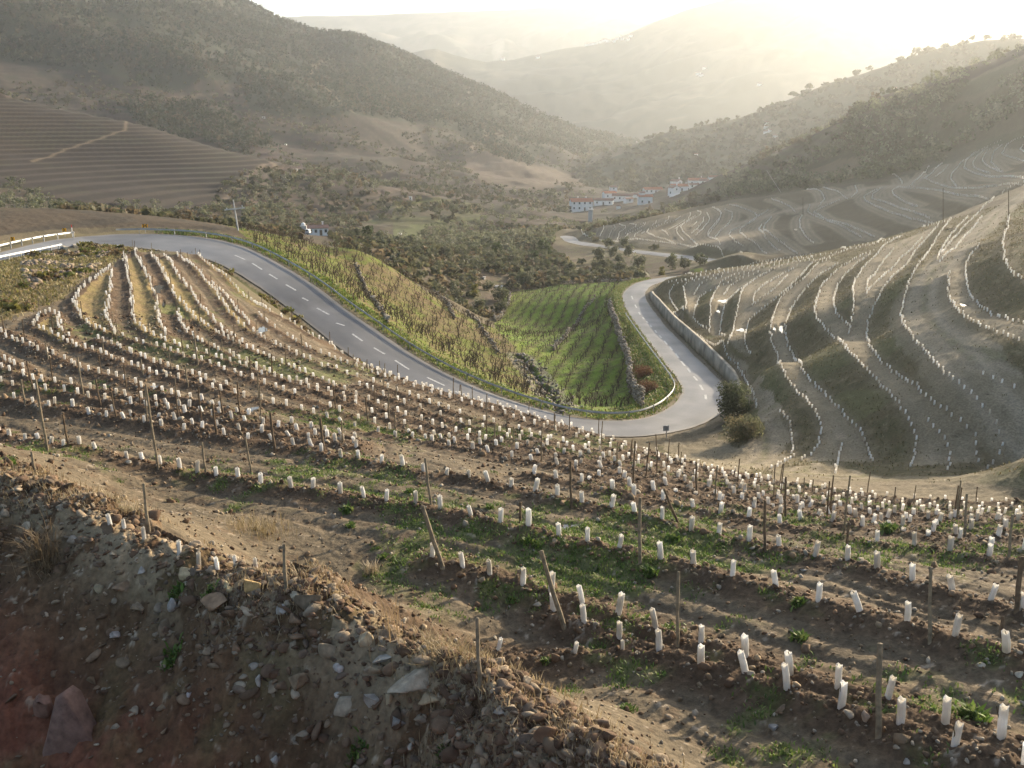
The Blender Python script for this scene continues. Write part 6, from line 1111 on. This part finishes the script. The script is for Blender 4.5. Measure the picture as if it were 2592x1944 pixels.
# groves: the trees that show largest are objects, the rest is one mass
def thin(pts, gap):
    out = []; cell = {}
    for p in pts:
        c = (int(p[0] // gap), int(p[1] // gap))
        if any((p[0] - q[0]) ** 2 + (p[1] - q[1]) ** 2 < gap * gap for i in (-1, 0, 1) for j in (-1, 0, 1) for q in cell.get((c[0] + i, c[1] + j), ())): continue
        cell.setdefault(c, []).append(p); out.append(p)
    return np.array(out)
free = (r1 > 2.5) & (np.where(r2 > 900, 99, r2) > 2.5) & ~sv & ~mL & ~mR & ~m_field & ~hill
gA = vo & free & (nB > -.16); gB = rslope & free & (fbm(X, Y, 30, 3, 44) > -.08) & ~vy5; gC = free & (Rg > 230) & (Rg < 720) & ~m_spur & ~vy & ~vy2 & ~vy3 & ~vy4 & (fbm(X, Y, 45, 3, 45) > -.02) & ~rslope
gD = pmask(P('D', [(250,442),(420,448),(470,470),(560,400),(600,360),(640,420),(640,480),(520,492),(420,480),(250,470)]), 5, 300, 20) & free
gE = pmask(P('D', [(-100,385),(60,400),(110,430),(200,455),(260,468),(100,470),(0,480),(-100,490)]), 5, 300, 20) & free
S_A = thin(sample_cells(gA + 0.0, 1500, tr), 3.4); S_B = thin(sample_cells(gB + 0.0, 3200, tr), 4.2); S_C = thin(sample_cells(gC + 0.0, 3800, tr), 4.6); S_D = thin(sample_cells(gD + 0.0, 400, tr), 6); S_E = thin(sample_cells(gE + 0.0, 260, tr), 5.5)
allc = [(p, g) for g, S_ in zip('ABCDE', (S_A, S_B, S_C, S_D, S_E)) for p in S_ if all((p[0] - q[0]) ** 2 + (p[1] - q[1]) ** 2 > 16 for q in placed)]
road2uv = project(np.vstack([R2A, R2B]))[:, :2]
def clear_of_road(p):
    a = project(p + np.array([0, 0, 0.]))[0]; b = project(p + np.array([0, 0, 4.2]))[0]; wd_ = 2.4 * F / a[2]
    return not np.any((np.abs(road2uv[:, 0] - a[0]) < wd_) & (road2uv[:, 1] > b[1] - 3) & (road2uv[:, 1] < a[1] + 3))
KEEP = [P('Z12', [(1560, 380), (1850, 560)]), P('Z12', [(1400, 500), (1620, 715)]), P('Z10', [(290, 430), (560, 600)]), P('Z10', [(560, 300), (1340, 560)]), P('Z10', [(1380, 170), (1960, 470)]), P('Z12', [(480, 20), (600, 480)]), P('Z5', [(890, 370), (1050, 460)])]
def clear_of_houses(p):
    a = project(p)[0]; b = project(p + np.array([0, 0, 3.5]))[0]
    return not any(k[0][0] - 4 < a[0] < k[1][0] + 4 and b[1] < k[1][1] - 3 and a[1] > k[0][1] + 3 for k in KEEP)
allc = [(p, g) for p, g in allc if clear_of_road(p) and clear_of_houses(p)]
ap = np.array([p for p, _ in allc]); vs_ = visible(ap + np.array([0, 0, 3.0])); ad = np.linalg.norm(ap, axis=1); o_ = [i for i in np.argsort(ad) if vs_[i]]; quota = 300 - 23 - 2; pick_t = o_[:quota]; pt = set(pick_t)
GL = {'A': ('olive tree in the grey-green grove filling the valley behind the bowl', 'olive trees of the valley grove'), 'B': ('olive tree on the steep slope above the far terraced vineyard', 'olive trees on the right-hand slope'), 'C': ('scattered olive tree on the brown slopes beyond the valley', 'scattered trees of the far slopes'), 'D': ('olive tree on the strip below the brown striped spur', 'olive trees under the spur'), 'E': ('dark green tree in the hollow left of the upper road', 'trees in the left hollow')}
for i in pick_t:
    p, g = allc[i]; pr = GP[tr.integers(2)] if g == 'E' or (g in 'BC' and tr.random() < .15) else OP[tr.integers(5)]; place_tree(pr, p, tr.uniform(.75, 1.2) * {'A': .5, 'B': 1.75, 'C': .7, 'D': .75, 'E': .9}[g], label=GL[g][0], category='tree', group=GL[g][1])
for pr in OP + GP + [yb]:
    if pr.location.z < -400: [bpy.data.objects.remove(c_) for c_ in list(pr.children)]; bpy.data.objects.remove(pr)
def tree_mass(name, pts, hs, rs, n_, pal, label, leafk=.55, cone=False):
    N = len(pts); k = np.repeat(np.arange(N), n_); d = tr.normal(size=(N * n_, 3)); d /= np.linalg.norm(d, axis=1)[:, None]; u = tr.random(N * n_) ** .4
    zz = d[:, 2] * u * .42 + .55; rr2 = rs[k] * u * (1.15 - .75 * zz if cone else 1); q = np.column_stack([pts[k, 0] + d[:, 0] * rr2, pts[k, 1] + d[:, 1] * rr2, pts[k, 2] + hs[k] * zz])
    a = tr.normal(size=q.shape); a /= np.linalg.norm(a, axis=1)[:, None]; b = np.cross(a, tr.normal(size=q.shape)); b /= np.linalg.norm(b, axis=1)[:, None] + 1e-9; L = (rs[k] * leafk * tr.uniform(.6, 1.3, len(k)))[:, None]
    v = np.stack([q - a * L, q - b * L * .8, q + a * L, q + b * L * .8], 1).reshape(-1, 3); tint = np.array(pal)[tr.integers(len(pal), size=N)] * tr.uniform(.75, 1.3, (N, 1)); c = np.repeat(tint[k] * tr.uniform(.75, 1.25, (len(k), 1)), 4, 0)
    add(name, np_mesh(name, v, np.arange(len(v)).reshape(-1, 4), M_TREE, False, c), kind='stuff', label=label)
rb_ = np.array([1.75 if allc[i][1] == 'B' else 1.0 for i in range(len(ap)) if i not in pt]); rest_t = ap[[i for i in range(len(ap)) if i not in pt]]; tree_mass('olive_grove', rest_t, tr.uniform(2.0, 3.6, len(rest_t)) * rb_, tr.uniform(1.1, 2.2, len(rest_t)) * rb_, 40, OLIVE, 'far olive trees and bushes merging into one grove on the slopes', .24)
fw = forest * (.35 + 1.6 * sstep(-.15, .25, fbm(X, Y, 85, 3, 46))) + wood2 * 2.2 + (forest & (Rg > 1150)) * .4
pts = thin(sample_cells(fw * (Rg < 1650), 34000, tr), 3.6); tree_mass('forest', pts, tr.uniform(5, 10, len(pts)), tr.uniform(1.8, 3.4, len(pts)), 15, [(.032,.042,.024), (.042,.05,.03), (.026,.034,.02), (.05,.05,.032), (.065,.055,.036)], 'dark pine and oak forest covering the mountain at left', .42)
sc = (Rg > 420) & (Rg < 1250) & ~forest & ~m_spur & ~vy2 & (fbm(X, Y, 60, 3, 47) > -.1) & ~pmask(P('D', [(1225,460),(1235,415),(1330,385),(1450,370),(1570,365),(1600,420),(1500,455),(1380,475),(1290,470)]), 3, 480, 20); pts = thin(sample_cells(sc + 0.0, 11000, tr), 3.4); tree_mass('undergrowth', pts, tr.uniform(1.8, 4.2, len(pts)), tr.uniform(1.2, 2.6, len(pts)), 14, [(.07,.075,.045), (.085,.085,.05), (.06,.06,.035), (.10,.08,.05)], 'bushes and scrub dotted over the middle slopes', .45)
hp_ = HC_[:70].reshape(-1, 3); w_ = tr.integers(len(hp_), size=1800); hp_ = hp_[w_] + np.column_stack([tr.normal(size=1800) * 6, tr.normal(size=1800) * 6, np.zeros(1800) - .5]); tree_mass('forest', hp_, tr.uniform(3, 5.5, 1800), tr.uniform(2.5, 4.8, 1800), 18, [(.06,.065,.04), (.08,.078,.045)], 'hazy scrub forest on the sunlit spur at right', .5)
vs2 = (vo | ((Rg > 170) & (Rg < 430) & (Ag < rad(12)) & (Ag > rad(-25)))) & free & ~m_spur & ~vy; pts = thin(sample_cells(vs2 * (.4 + 1.5 * (nB > -.02)), 9000, tr), 1.6); pts = np.array([p for p in pts if clear_of_road(p) and clear_of_houses(p)]); tree_mass('undergrowth', pts, tr.uniform(.7, 1.9, len(pts)), tr.uniform(.7, 1.6, len(pts)), 14, [(.095,.095,.05), (.12,.105,.06), (.08,.085,.045), (.13,.10,.06)], 'low grey-green scrub between the olive trees of the valley', .5)
sb = ((gb & (nB > .12)) | (strip_d > 0)) & (nA > -.02); pts = sample_cells(sb + 0.0, 170, tr); tree_mass('undergrowth', pts, tr.uniform(.25, .6, len(pts)), tr.uniform(.25, .6, len(pts)), 16, [(.10,.11,.03), (.14,.13,.04), (.12,.085,.045)], 'low tufts and brambles beside the upper road', .35)

# ------------------------------------------------------------------ houses, signs, poles, truck, far hamlets
M_WHITE = simple_mat('white_render', (.74, .73, .71), .85, noise=.10, nscale=.8); M_GREYW = simple_mat('grey_render', (.42, .41, .39), .9, noise=.15, nscale=.8); M_TILE = simple_mat('clay_tiles', (.34, .125, .07), .85, noise=.35, nscale=3, bump=.5); M_TILED = simple_mat('old_tiles', (.20, .11, .085), .9, noise=.35, nscale=3, bump=.5); M_PANE = simple_mat('window_glass', (.03, .035, .04), .15, spec=.5); M_DOOR = simple_mat('door_paint', (.10, .07, .05), .6); M_FRAME = simple_mat('window_frame', (.55, .53, .5), .6)
def house(p, wd, dp, hw, rz, label, roof=M_TILE, wall=M_WHITE, nwin=3, storeys=1, pitch=.42, chim=True, door=True, detail=True, name='house', group=None):
    """gabled house: wall block with both gables, tiled roof, windows and door set proud of the wall; ridge along local x"""
    root = empty(name, tuple(p), rz, label=label, category='house')
    if group: root['group'] = group
    rh = dp / 2 * pitch; a, b = wd / 2, dp / 2; m = MB(); z0 = -1.5
    m.put([(-a, -b, z0), (a, -b, z0), (a, b, z0), (-a, b, z0), (-a, -b, hw), (a, -b, hw), (a, b, hw), (-a, b, hw), (-a, 0, hw + rh), (a, 0, hw + rh)], [(0, 1, 5, 4), (2, 3, 7, 6), (1, 2, 6, 9, 5), (3, 0, 4, 8, 7), (4, 5, 9, 8), (6, 7, 8, 9)]); m.obj('wall', wall, root)
    r = MB(); e, t = .35, .16
    for s_ in (-1, 1):
        y0, zz0, y1, zz1 = s_ * (b + e), hw - e * pitch + .03, 0, hw + rh + .03; q = [(-a - e, y0, zz0), (a + e, y0, zz0), (a + e, y1, zz1), (-a - e, y1, zz1)]; q += [(x, y, z + t) for x, y, z in q]; r.put(q, [(0, 1, 2, 3), (7, 6, 5, 4), (0, 4, 5, 1), (1, 5, 6, 2), (2, 6, 7, 3), (3, 7, 4, 0)])
    ro = r.obj('roof', roof, root)
    if chim: MB().box(a * .5, b * .35, hw + rh * .65 + .75, .6, .6, 1.7).box(a * .5, b * .35, hw + rh * .65 + 1.66, .76, .76, .14).obj('chimney', wall, ro)
    if not detail: return root
    def win(x, z, side_, w_=.9, h_=1.15):
        f = MB().box(x, side_ * (b + .02), z, w_ + .2, .07, h_ + .2).obj('window', M_FRAME, root); MB().box(x, side_ * (b + .045), z, w_, .06, h_).obj('pane', M_PANE, f)
    for st_ in range(storeys):
        zc = 1.6 + st_ * 2.9
        if zc + .7 > hw: break
        for k in range(nwin):
            x = -a + wd * (k + .5) / nwin
            if st_ == 0 and k == nwin // 2 and door: MB().box(x, -b - .03, .95, 1.0, .08, 2.1).obj('door', M_DOOR, root)
            else: win(x, zc, -1)
    f = MB().box(a + .02, 0, max(1.6, hw - 1.0), .07, .95, 1.2).obj('window', M_FRAME, root); MB().box(a + .045, 0, max(1.6, hw - 1.0), .06, .75, 1.0).obj('pane', M_PANE, f)
    return root
def ground_at(r, x, y, minD, sink=.0):
    p = unproject(P(r, [(x, y)]), minD=minD)[0]; p[2] = float(height([p[0]], [p[1]])[0]) - sink; return p, np.linalg.norm(p)
# the lone farmhouse in the valley
p, D = ground_at('Z12', 1690, 520, 290); k = D / F / 5.53
house(p, 265 * k, 150 * k, 95 * k, rad(14), 'lone white farmhouse with a red-brown roof and tall white gable in the valley', M_TILED, M_WHITE, 4, 1)
VIL = [(400,585,235,110,115,8,0,'large two-storey white house with an orange roof at the left end of the village',1,4,2),(338,560,95,85,60,8,0,'low white wing with an orange roof left of the large white house',1,2,1),(655,525,165,70,38,-12,1,'low house with a grey-brown roof right of the large white house',0,3,1),(715,450,110,70,42,20,0,'small white house with an orange gable roof in the village middle',1,2,1),(760,365,60,50,28,10,1,'small white house high on the left of the village',0,1,1),(845,335,90,60,40,-60,1,'white gabled house at the upper left of the village',0,2,1),
    (865,475,175,70,38,-10,1,'long low white house with a brown roof in the village middle',0,4,1),(930,500,75,50,32,30,1,'white cottage in front of the long low house',0,1,1),(1000,440,62,44,24,10,1,'tiny white cottage right of the long low house',0,1,1),(1003,322,44,34,16,0,1,'very small pale shed above the village',0,1,1),(1090,460,44,40,26,70,1,'narrow white gable end in the village middle',0,1,1),(1115,530,120,70,62,5,0,'tall white house with an orange roof above the vineyard edge',1,2,2),(1075,610,45,40,95,5,1,'slim white tower-like annex under the tall house',0,1,2),
    (1245,305,110,60,36,25,1,'pair-roofed white house at the top centre of the village',0,2,1),(1200,395,200,80,32,10,0,'long house with an orange roof and pale rim in the right village half',0,4,1),(1440,415,80,80,60,-65,1,'white gabled house at the left of the right-hand cluster',1,1,2),(1520,370,180,80,40,5,0,'long orange roof behind the white gabled house at right',1,3,1),(1465,325,85,70,46,-50,1,'white house above the orange roof in the right cluster',1,2,1),(1610,275,95,60,42,20,1,'white cube-like house at the upper right of the village',0,2,1),(1672,250,90,56,44,-40,1,'blue-white house at the top of the right cluster',0,2,1),(1700,305,150,80,40,0,0,'broad orange roof in the right cluster',1,3,1),(1660,340,90,50,30,15,1,'low white annex under the broad orange roof',0,2,1),(1795,300,100,60,34,-8,1,'white house half hidden by trees at the right',1,2,1),(1905,262,95,60,32,-25,1,'last pale house at the right end of the village',0,2,1),(1725,200,190,80,26,0,0,'far row of faded orange roofs behind the right cluster',0,4,1),(1408,225,66,50,24,0,0,'small faded orange roof at the back of the village',0,1,1),(820,592,34,30,26,0,1,'little white hut among the trees below the village',0,1,1)]
for x, y, wd, dp, hw, ang, rt, lab, ch, nw, st_ in VIL:
    p, D = ground_at('Z10', x, y, 560); k = D / F / 4.424; house(p, wd * k * (1.0 if wd > 180 else 1.25), dp * k * 1.1, hw * k * (.85 if 'large two' in lab else 1.35), rad(ang), lab, (M_TILE, M_TILED)[rt], M_WHITE, nw, st_, .5, bool(ch), nw > 1)
p, D = ground_at('Z10', 1470, 470, 560); k = D / F / 4.424
mwl = [(-80 * k + 160 * k * t, 6 * k * math.sin(t * 3), 0) for t in np.linspace(0, 1, 14)]; v, f = sweep(np.array(mwl), [(0, -1.5), (0, 34 * k), (.5, 34 * k), (.5, -1.5)]); add('terrace_wall', np_mesh('terrace_wall', v, f, M_WHITE), None, tuple(p), label='curved pale terrace wall below the right-hand houses of the village', category='wall', kind='thing')
for x, y, lab in ((505, 700, 'ruined'), (1530, 530, '')):
    p, D = ground_at('Z10', x, y + 10, 480); k = D / F / 4.424
    if lab: house(p, 46 * k, 46 * k, 130 * k, 0, 'tall grey windowless tower below the large white village house', M_GREYW, M_GREYW, 1, 1, .2, False, False, False, 'tower')
# small sheds
def shed(r, x, y, wd, hg, lab, minD, wall=M_WHITE, name='shed'):
    p, D = ground_at(r, x, y, minD); k = D / F / REG[r][2]; root = empty(name, tuple(p), tr.uniform(-.4, .4), label=lab, category='shed'); W, H = wd * k, hg * k; MB().box(0, 0, H / 2 - .4, W, W * .8, H + .8).obj('wall', wall, root); MB().box(0, 0, H + .06, W + .3, W * .8 + .3, .12).obj('roof', M_GREYW, root); MB().box(0, -W * .4 - .02, min(1, H * .4), min(.9, W * .3), .06, min(1.9, H * .75)).obj('door', M_DOOR, root); return root
shed('Z12', 2172, 760, 50, 45, 'tiny white pump hut on the brown slope right of the truck', 150); shed('Z11', 1065, 160, 95, 30, 'long low pale shed in the hollow left of the upper road', 240, M_GREYW); shed('Z1', 1640, 735, 18, 9, 'tiny bluish shed on the terraced slope under the mountain', 560, M_GREYW); shed('Z1', 1838, 1065, 22, 12, 'small grey shed on the slope right of the brown spur', 420, M_GREYW); shed('Z1', 1778, 902, 12, 6, 'tiny white hut high on the dark slope', 500); shed('Z2', 465, 1240, 18, 16, 'pink-white hut at the end of a field track', 380); shed('Z2', 400, 1468, 20, 16, 'small pale hut in the trees below the green field', 300); shed('Z2', 1225, 1478, 34, 14, 'flat pale roof hut among the olive trees', 320, M_GREYW); shed('Z5', 915, 385, 26, 12, 'pale flat-roofed hut between olive trees above the bowl', 160, M_GREYW); shed('Z5', 1015, 440, 40, 10, 'low stone hut at the tip of the bowl', 170, M_GREYW); shed('Z1', 2012, 462, 18, 8, 'white speck of a hut on the mountain track', 700); shed('Z3', 400, 1055, 22, 26, 'small pale chapel-like hut at the foot of the olive slope', 420); shed('Z1', 1675, 1448, 34, 9, 'low blue-white roof beside the truck', 280, M_GREYW)
# grey silo shed and truck
p, D = ground_at('Z12', 1495, 672, 270); k = D / F / 5.53; root = empty('storage_tower', tuple(p), .1, label='grey concrete storage tower with a round tank on top, behind the truck', category='tower')
MB().box(0, 0, 60 * k - 1, 85 * k, 70 * k, 120 * k + 2).obj('wall', M_GREYW, root); tk = MB(); nn = 10
tk.tube((0, 0, 120 * k), (0, 0, 121 * k + .5), .6, .6, 12).tube((0, 0, 121 * k + .5), (0, 0, 121 * k + .8), .6, .25, 12); tk.obj('tank', M_WHITE, root)
p, D = ground_at('Z12', 1490, 706, 262); k = D / F / 5.53; L_ = 200 * k; sc_ = L_ / 5.6; root = empty('truck', tuple(p), rad(-8), label='small white flatbed truck parked in front of the grey storage tower', category='truck'); root.scale = (sc_,) * 3
M_TRUCKW = simple_mat('truck_paint', (.75, .75, .74), .35, spec=.5); M_DARK = simple_mat('dark_metal', (.04, .04, .045), .6); M_TYRE = simple_mat('tyre_rubber', (.02, .02, .02), .9)
cb_ = MB(); prof = [(1.15, .55), (2.75, .55), (2.8, 1.15), (2.45, 1.95), (1.15, 2.0)]; cb_.put([(x, -.95, z) for x, z in prof] + [(x, .95, z) for x, z in prof], [(4, 3, 2, 1, 0), (5, 6, 7, 8, 9)] + [(i, (i + 1) % 5, 5 + (i + 1) % 5, 5 + i) for i in range(5)]); cab = cb_.obj('cab', M_TRUCKW, root); MB().box(1.9, -.965, 1.5, .8, .03, .55).obj('window', M_PANE, cab); MB().box(1.9, .965, 1.5, .8, .03, .55).obj('window', M_PANE, cab); ws = MB(); ws.put([(2.82, -.8, 1.2), (2.82, .8, 1.2), (2.50, .8, 1.9), (2.50, -.8, 1.9)], [(0, 1, 2, 3)]); ws.obj('windscreen', M_PANE, cab)
MB().box(-.85, 0, .78, 3.9, 2.0, .14).box(-.85, .96, .98, 3.9, .06, .3).box(-.85, -.96, .98, 3.9, .06, .3).box(-2.78, 0, .98, .06, 1.9, .3).obj('flatbed', M_DARK, root)
for x in (1.95, -1.7):
    for y in (-.85, .85): w_ = MB().tube((x, y - .13, .4), (x, y + .13, .4), .4, .4, 16).obj('wheel', M_TYRE, root); MB().tube((x, y - .14, .4), (x, y + .14, .4), .2, .2, 12).obj('rim', M_STEEL, w_)
# poles
M_POLE = simple_mat('concrete_pole', (.44, .42, .39), .85, noise=.15, nscale=3)
def pole(r, x0, y0, x1, y1, label, minD, rad_=.14, arms=True, mat=None):
    p, D = ground_at(r, x0, y0, minD); t2 = rays(P(r, [(x1, y1)]))[0]; q = t2 * ((p[1] * cp - p[2] * sp) / (t2[1] * cp - t2[2] * sp)); ax = Vector(q - p); h = ax.length; root = empty('utility_pole', tuple(p), 0, label=label, category='utility pole'); root.rotation_mode = 'QUATERNION'; root.rotation_quaternion = Vector((0, 0, 1)).rotation_difference(ax.normalized())
    MB().tube((0, 0, -.5), (0, 0, h), rad_, rad_ * .65, 8).obj('shaft', mat or M_POLE, root)
    if arms:
        ca = MB().box(0, 0, h * .70, 2.4, .14, .15, 0.25).obj('crossarm', mat or M_POLE, root)
        for dx in (-.95, 0, .95): MB().tube((dx, 0, h * .70 + .08), (dx, 0, h * .70 + .3), .05, .04, 6).obj('insulator', M_WHITE, ca)
pole('Z12', 570, 462, 500, 30, 'tall pale concrete power pole with one crossarm, beyond the guardrail at the crest', 112, .11)
pole('Z3', 700, 1198, 612, 1062, 'thin pale pole leaning left at the foot of the olive slope', 250, .10, False)
for x, y0, y1, lab in ((837, 1335, 1228, 'left of the three thin dark poles in the far terraced vineyard'), (1709, 1392, 1168, 'middle thin dark pole on the crest of the hillside'), (2116, 1352, 1185, 'right thin dark pole beside the pale hill track')): pole('Z3', x, y0, x, y1, lab, 60 if x > 1700 else 200, .07, False, M_WOODD)
# road signs
M_YEL = simple_mat('sign_yellow', (.78, .36, .01), .5); M_BLK = simple_mat('sign_black', (.012, .012, .012), .5); M_SIGNBACK = simple_mat('sign_back', (.33, .35, .38), .45, .5); M_RED = simple_mat('sign_red', (.5, .03, .02), .5)
def chevron(r, x, y, wd, hg, label, double=False):
    t2 = P(r, [(x, y)])[0]; i = int(np.argmin(np.abs(project(offU[:200])[:, 0] - t2[0]))); b_ = offU[i] + dU[i] * .9; b_[2] -= .1; d = rays(t2[None])[0]; dep = b_[1] * cp - b_[2] * sp; q = d * (dep / (d[1] * cp - d[2] * sp)); k = dep / F / REG[r][2]; W, H = wd * k, hg * k; hz = q[2] - b_[2]
    root = empty('chevron_sign', tuple(b_), math.atan2(-q[0], q[1]) * .6, label=label, category='road sign'); MB().tube((0, .04, -.3), (0, .04, hz + H * .4), .035, .035, 7).obj('post', M_POSTSTEEL, root); bd = MB().box(0, 0, hz, W, .03, H).obj('board', M_YEL, root); mk = MB(); tt = W * .22
    def chev(cx, s_):
        y_ = -.021; mk.put([(cx - s_ * tt, y_, hz + H * .5), (cx, y_, hz + H * .5), (cx + s_ * tt, y_, hz), (cx, y_, hz)], [(0, 1, 2, 3)]); mk.put([(cx, y_, hz), (cx + s_ * tt, y_, hz), (cx, y_, hz - H * .5), (cx - s_ * tt, y_, hz - H * .5)], [(0, 1, 2, 3)])
    if double: chev(-W * .22, 1); chev(W * .22, -1)
    else: chev(-W * .12, 1)
    mk.obj('chevron', M_BLK, bd)
chevron('Z11', 303, 575, 52, 50, 'orange-yellow chevron sign nearest the left picture edge, behind the sunlit guardrail'); chevron('Z11', 952, 450, 50, 48, 'orange-yellow chevron sign near the end of the sunlit guardrail'); chevron('Z11', 1975, 393, 76, 46, 'wide orange-yellow sign with facing black chevrons, behind the long guardrail', True)
t2 = P('Z11', [(1046, 455)])[0]; i = int(np.argmin(np.abs(project(offU[:200])[:, 0] - t2[0]))); b_ = offU[i] + dU[i] * .6; root = empty('marker_post', tuple(b_), 0, label='thin white and red marker post just behind the end of the sunlit guardrail', category='marker post'); MB().tube((0, 0, -.2), (0, 0, 1.0), .05, .05, 8).obj('post', M_WHITE, root); MB().tube((0, 0, 1.0), (0, 0, 1.3), .055, .055, 8).obj('reflector', M_RED, root)
p, D = ground_at('Z5', 2056, 1372, 60); k = D / F / 2.4578; root = empty('road_sign', tuple(p), rad(8), label='small square road sign seen from behind, at the lay-by edge of the hairpin', category='road sign'); H = 78 * k; MB().tube((0, 0, -.3), (0, 0, H), .04, .04, 8).obj('post', M_POSTSTEEL, root); bd = MB().box(-3 * k, .06, H - 17 * k, 36 * k, .03, 33 * k).obj('board', M_SIGNBACK, root); MB().box(-3 * k, .035, H - 10 * k, 34 * k, .025, .05).box(-3 * k, .035, H - 25 * k, 34 * k, .025, .05).obj('bracket', M_POSTSTEEL, bd)
# two pale planks on the bank at the end of the inner rail
for n_, (x0, y0, x1, y1, lab) in enumerate(((885, 705, 1025, 800, 'long pale wooden beam lying at the end of the inner guardrail'), (1040, 680, 1110, 770, 'shorter pale wooden beam lying right of the long one'))):
    q = unproject(P('Z11', [(x0, y0), (x1, y1)]), minD=50); m = Vector(q[1] - q[0]); L_ = min(m.length, 3.4); o = MB().box(L_ / 2, 0, 0, L_, .28, .22).box(L_ - .2, 0, .13, .3, .22, .06).obj('beam', simple_mat('pale_timber%d' % n_, (.52, .43, .30), .8, noise=.2, nscale=4), None, label=lab, category='beam'); q[0][2] = height([q[0][0]], [q[0][1]])[0] + .12; o.location = tuple(q[0]); o.rotation_mode = 'QUATERNION'; e = q[0] + np.array(m.normalized()) * L_; e[2] = height([e[0]], [e[1]])[0] + .12; o.rotation_quaternion = Vector((1, 0, 0)).rotation_difference(Vector(e - q[0]).normalized())
# hamlets far away: one small house each
def on_hill(uv, H_):
    d = rays(uv)[0]; az = math.atan2(d[0], d[1]); te = d[2] / math.hypot(d[0], d[1]); r = np.hypot(H_[..., 0], H_[..., 1]); A_ = np.arctan2(H_[0, :, 0], H_[0, :, 1]); c = int(np.argmin(np.abs(A_ - az))); t_ = H_[:70, c, 2] / r[:70, c]; j = int(np.argmax(t_ >= te)) if (t_ >= te).any() else 69; return H_[j, c]
hm_ = [('Z2', x, y, 'b') for x, y in ((1555,285),(1580,272),(1598,232),(1610,278),(1640,268),(1660,258),(1690,230),(1700,268),(1725,262),(1745,255),(1770,235),(1790,262),(1815,258),(1830,240))] + [('Z2', x, y, 'c') for x, y in ((1953,778),(1880,795),(1975,800),(2005,795))] + [('Z3', x, y, 'c') for x, y in ((605,775),(612,803),(600,832),(625,828),(665,856))] + [('Z3', x, y, 'b') for x, y in ((180,465),(215,448),(195,492),(565,538))] + [('Z2', 1040, 385, 'b'), ('Z2', 1255, 366, 'b'), ('Z3', 1412, 572, 'c'), ('Z3', 172, 970, 'c')]
for r, x, y, w_ in hm_:
    p = on_hill(P(r, [(x, y)]), HB_ if w_ == 'b' else HC_) if not (r == 'Z2' and w_ == 'c') else ground_at(r, x, y, 700)[0]; s_ = np.linalg.norm(p) / 1000
    house(np.array(p), 3.2 * s_ * tr.uniform(.8, 1.5), 2.6 * s_, 1.7 * s_, tr.uniform(-.6, .6), {'b': 'tiny white house of the faint hamlets on the hazy far hill', 'c': 'tiny white house of the hamlets in the hazy valley behind the village'}[w_], M_TILED, M_WHITE, 1, 1, .45, False, False, False, group={'b': 'far hill hamlet houses', 'c': 'valley hamlet houses'}[w_])

# a small bonfire's smoke on the far hill
p = on_hill(P('Z2', [(1000, 330)]), HB_); sv0 = ICO2[0].copy(); sv0 = sv0 * (1 + .35 * np.column_stack([fbm(sv0[:, 0] * 3 + 5, sv0[:, 1] * 3 + sv0[:, 2] * 2, 1.2, 3, 7)] * 3)); sv0[:, 0] += .35 * sv0[:, 2]; sv0 = sv0 * np.array([22, 20, 40]) + np.array([0, 0, 20]); sv0[:, :2] *= (.45 + .55 * np.clip((sv0[:, 2] + 14) / 60, 0, 1))[:, None]
m_, nt, b = new_mat('smoke_air'); nt.nodes.remove(b); pv = nd(nt, 'ShaderNodeVolumePrincipled'); pv.inputs['Color'].default_value = (.9, .92, .95, 1); pv.inputs['Density'].default_value = .003; pv.inputs['Anisotropy'].default_value = .3; nt.links.new(pv.outputs[0], nt.nodes['Material Output'].inputs['Volume'])
add('smoke', np_mesh('smoke', sv0, ICO2[1], m_), None, tuple(p), kind='stuff', label='small pale plume of smoke rising from the hazy far hill')

# ------------------------------------------------------------------ haze
hz = MB().box(0, 2900, (760 - 92) / 2, 11000, 6600, 760 + 92).mesh('haze'); m_, nt, b = new_mat('haze_air'); nt.nodes.remove(b); pv = nd(nt, 'ShaderNodeVolumePrincipled'); pv.inputs['Color'].default_value = (.88, .93, .97, 1); pv.inputs['Density'].default_value = HAZE_DENSITY; pv.inputs['Anisotropy'].default_value = HAZE_G
nt.links.new(pv.outputs[0], nt.nodes['Material Output'].inputs['Volume']); hz.materials.append(m_); add('haze', hz, kind='stuff')
print('Z RANGE', ZG.min(), ZG.max(), HA_[..., 2].max(), HB_[..., 2].max(), HA_[..., 2].min(), HB_[..., 2].min())
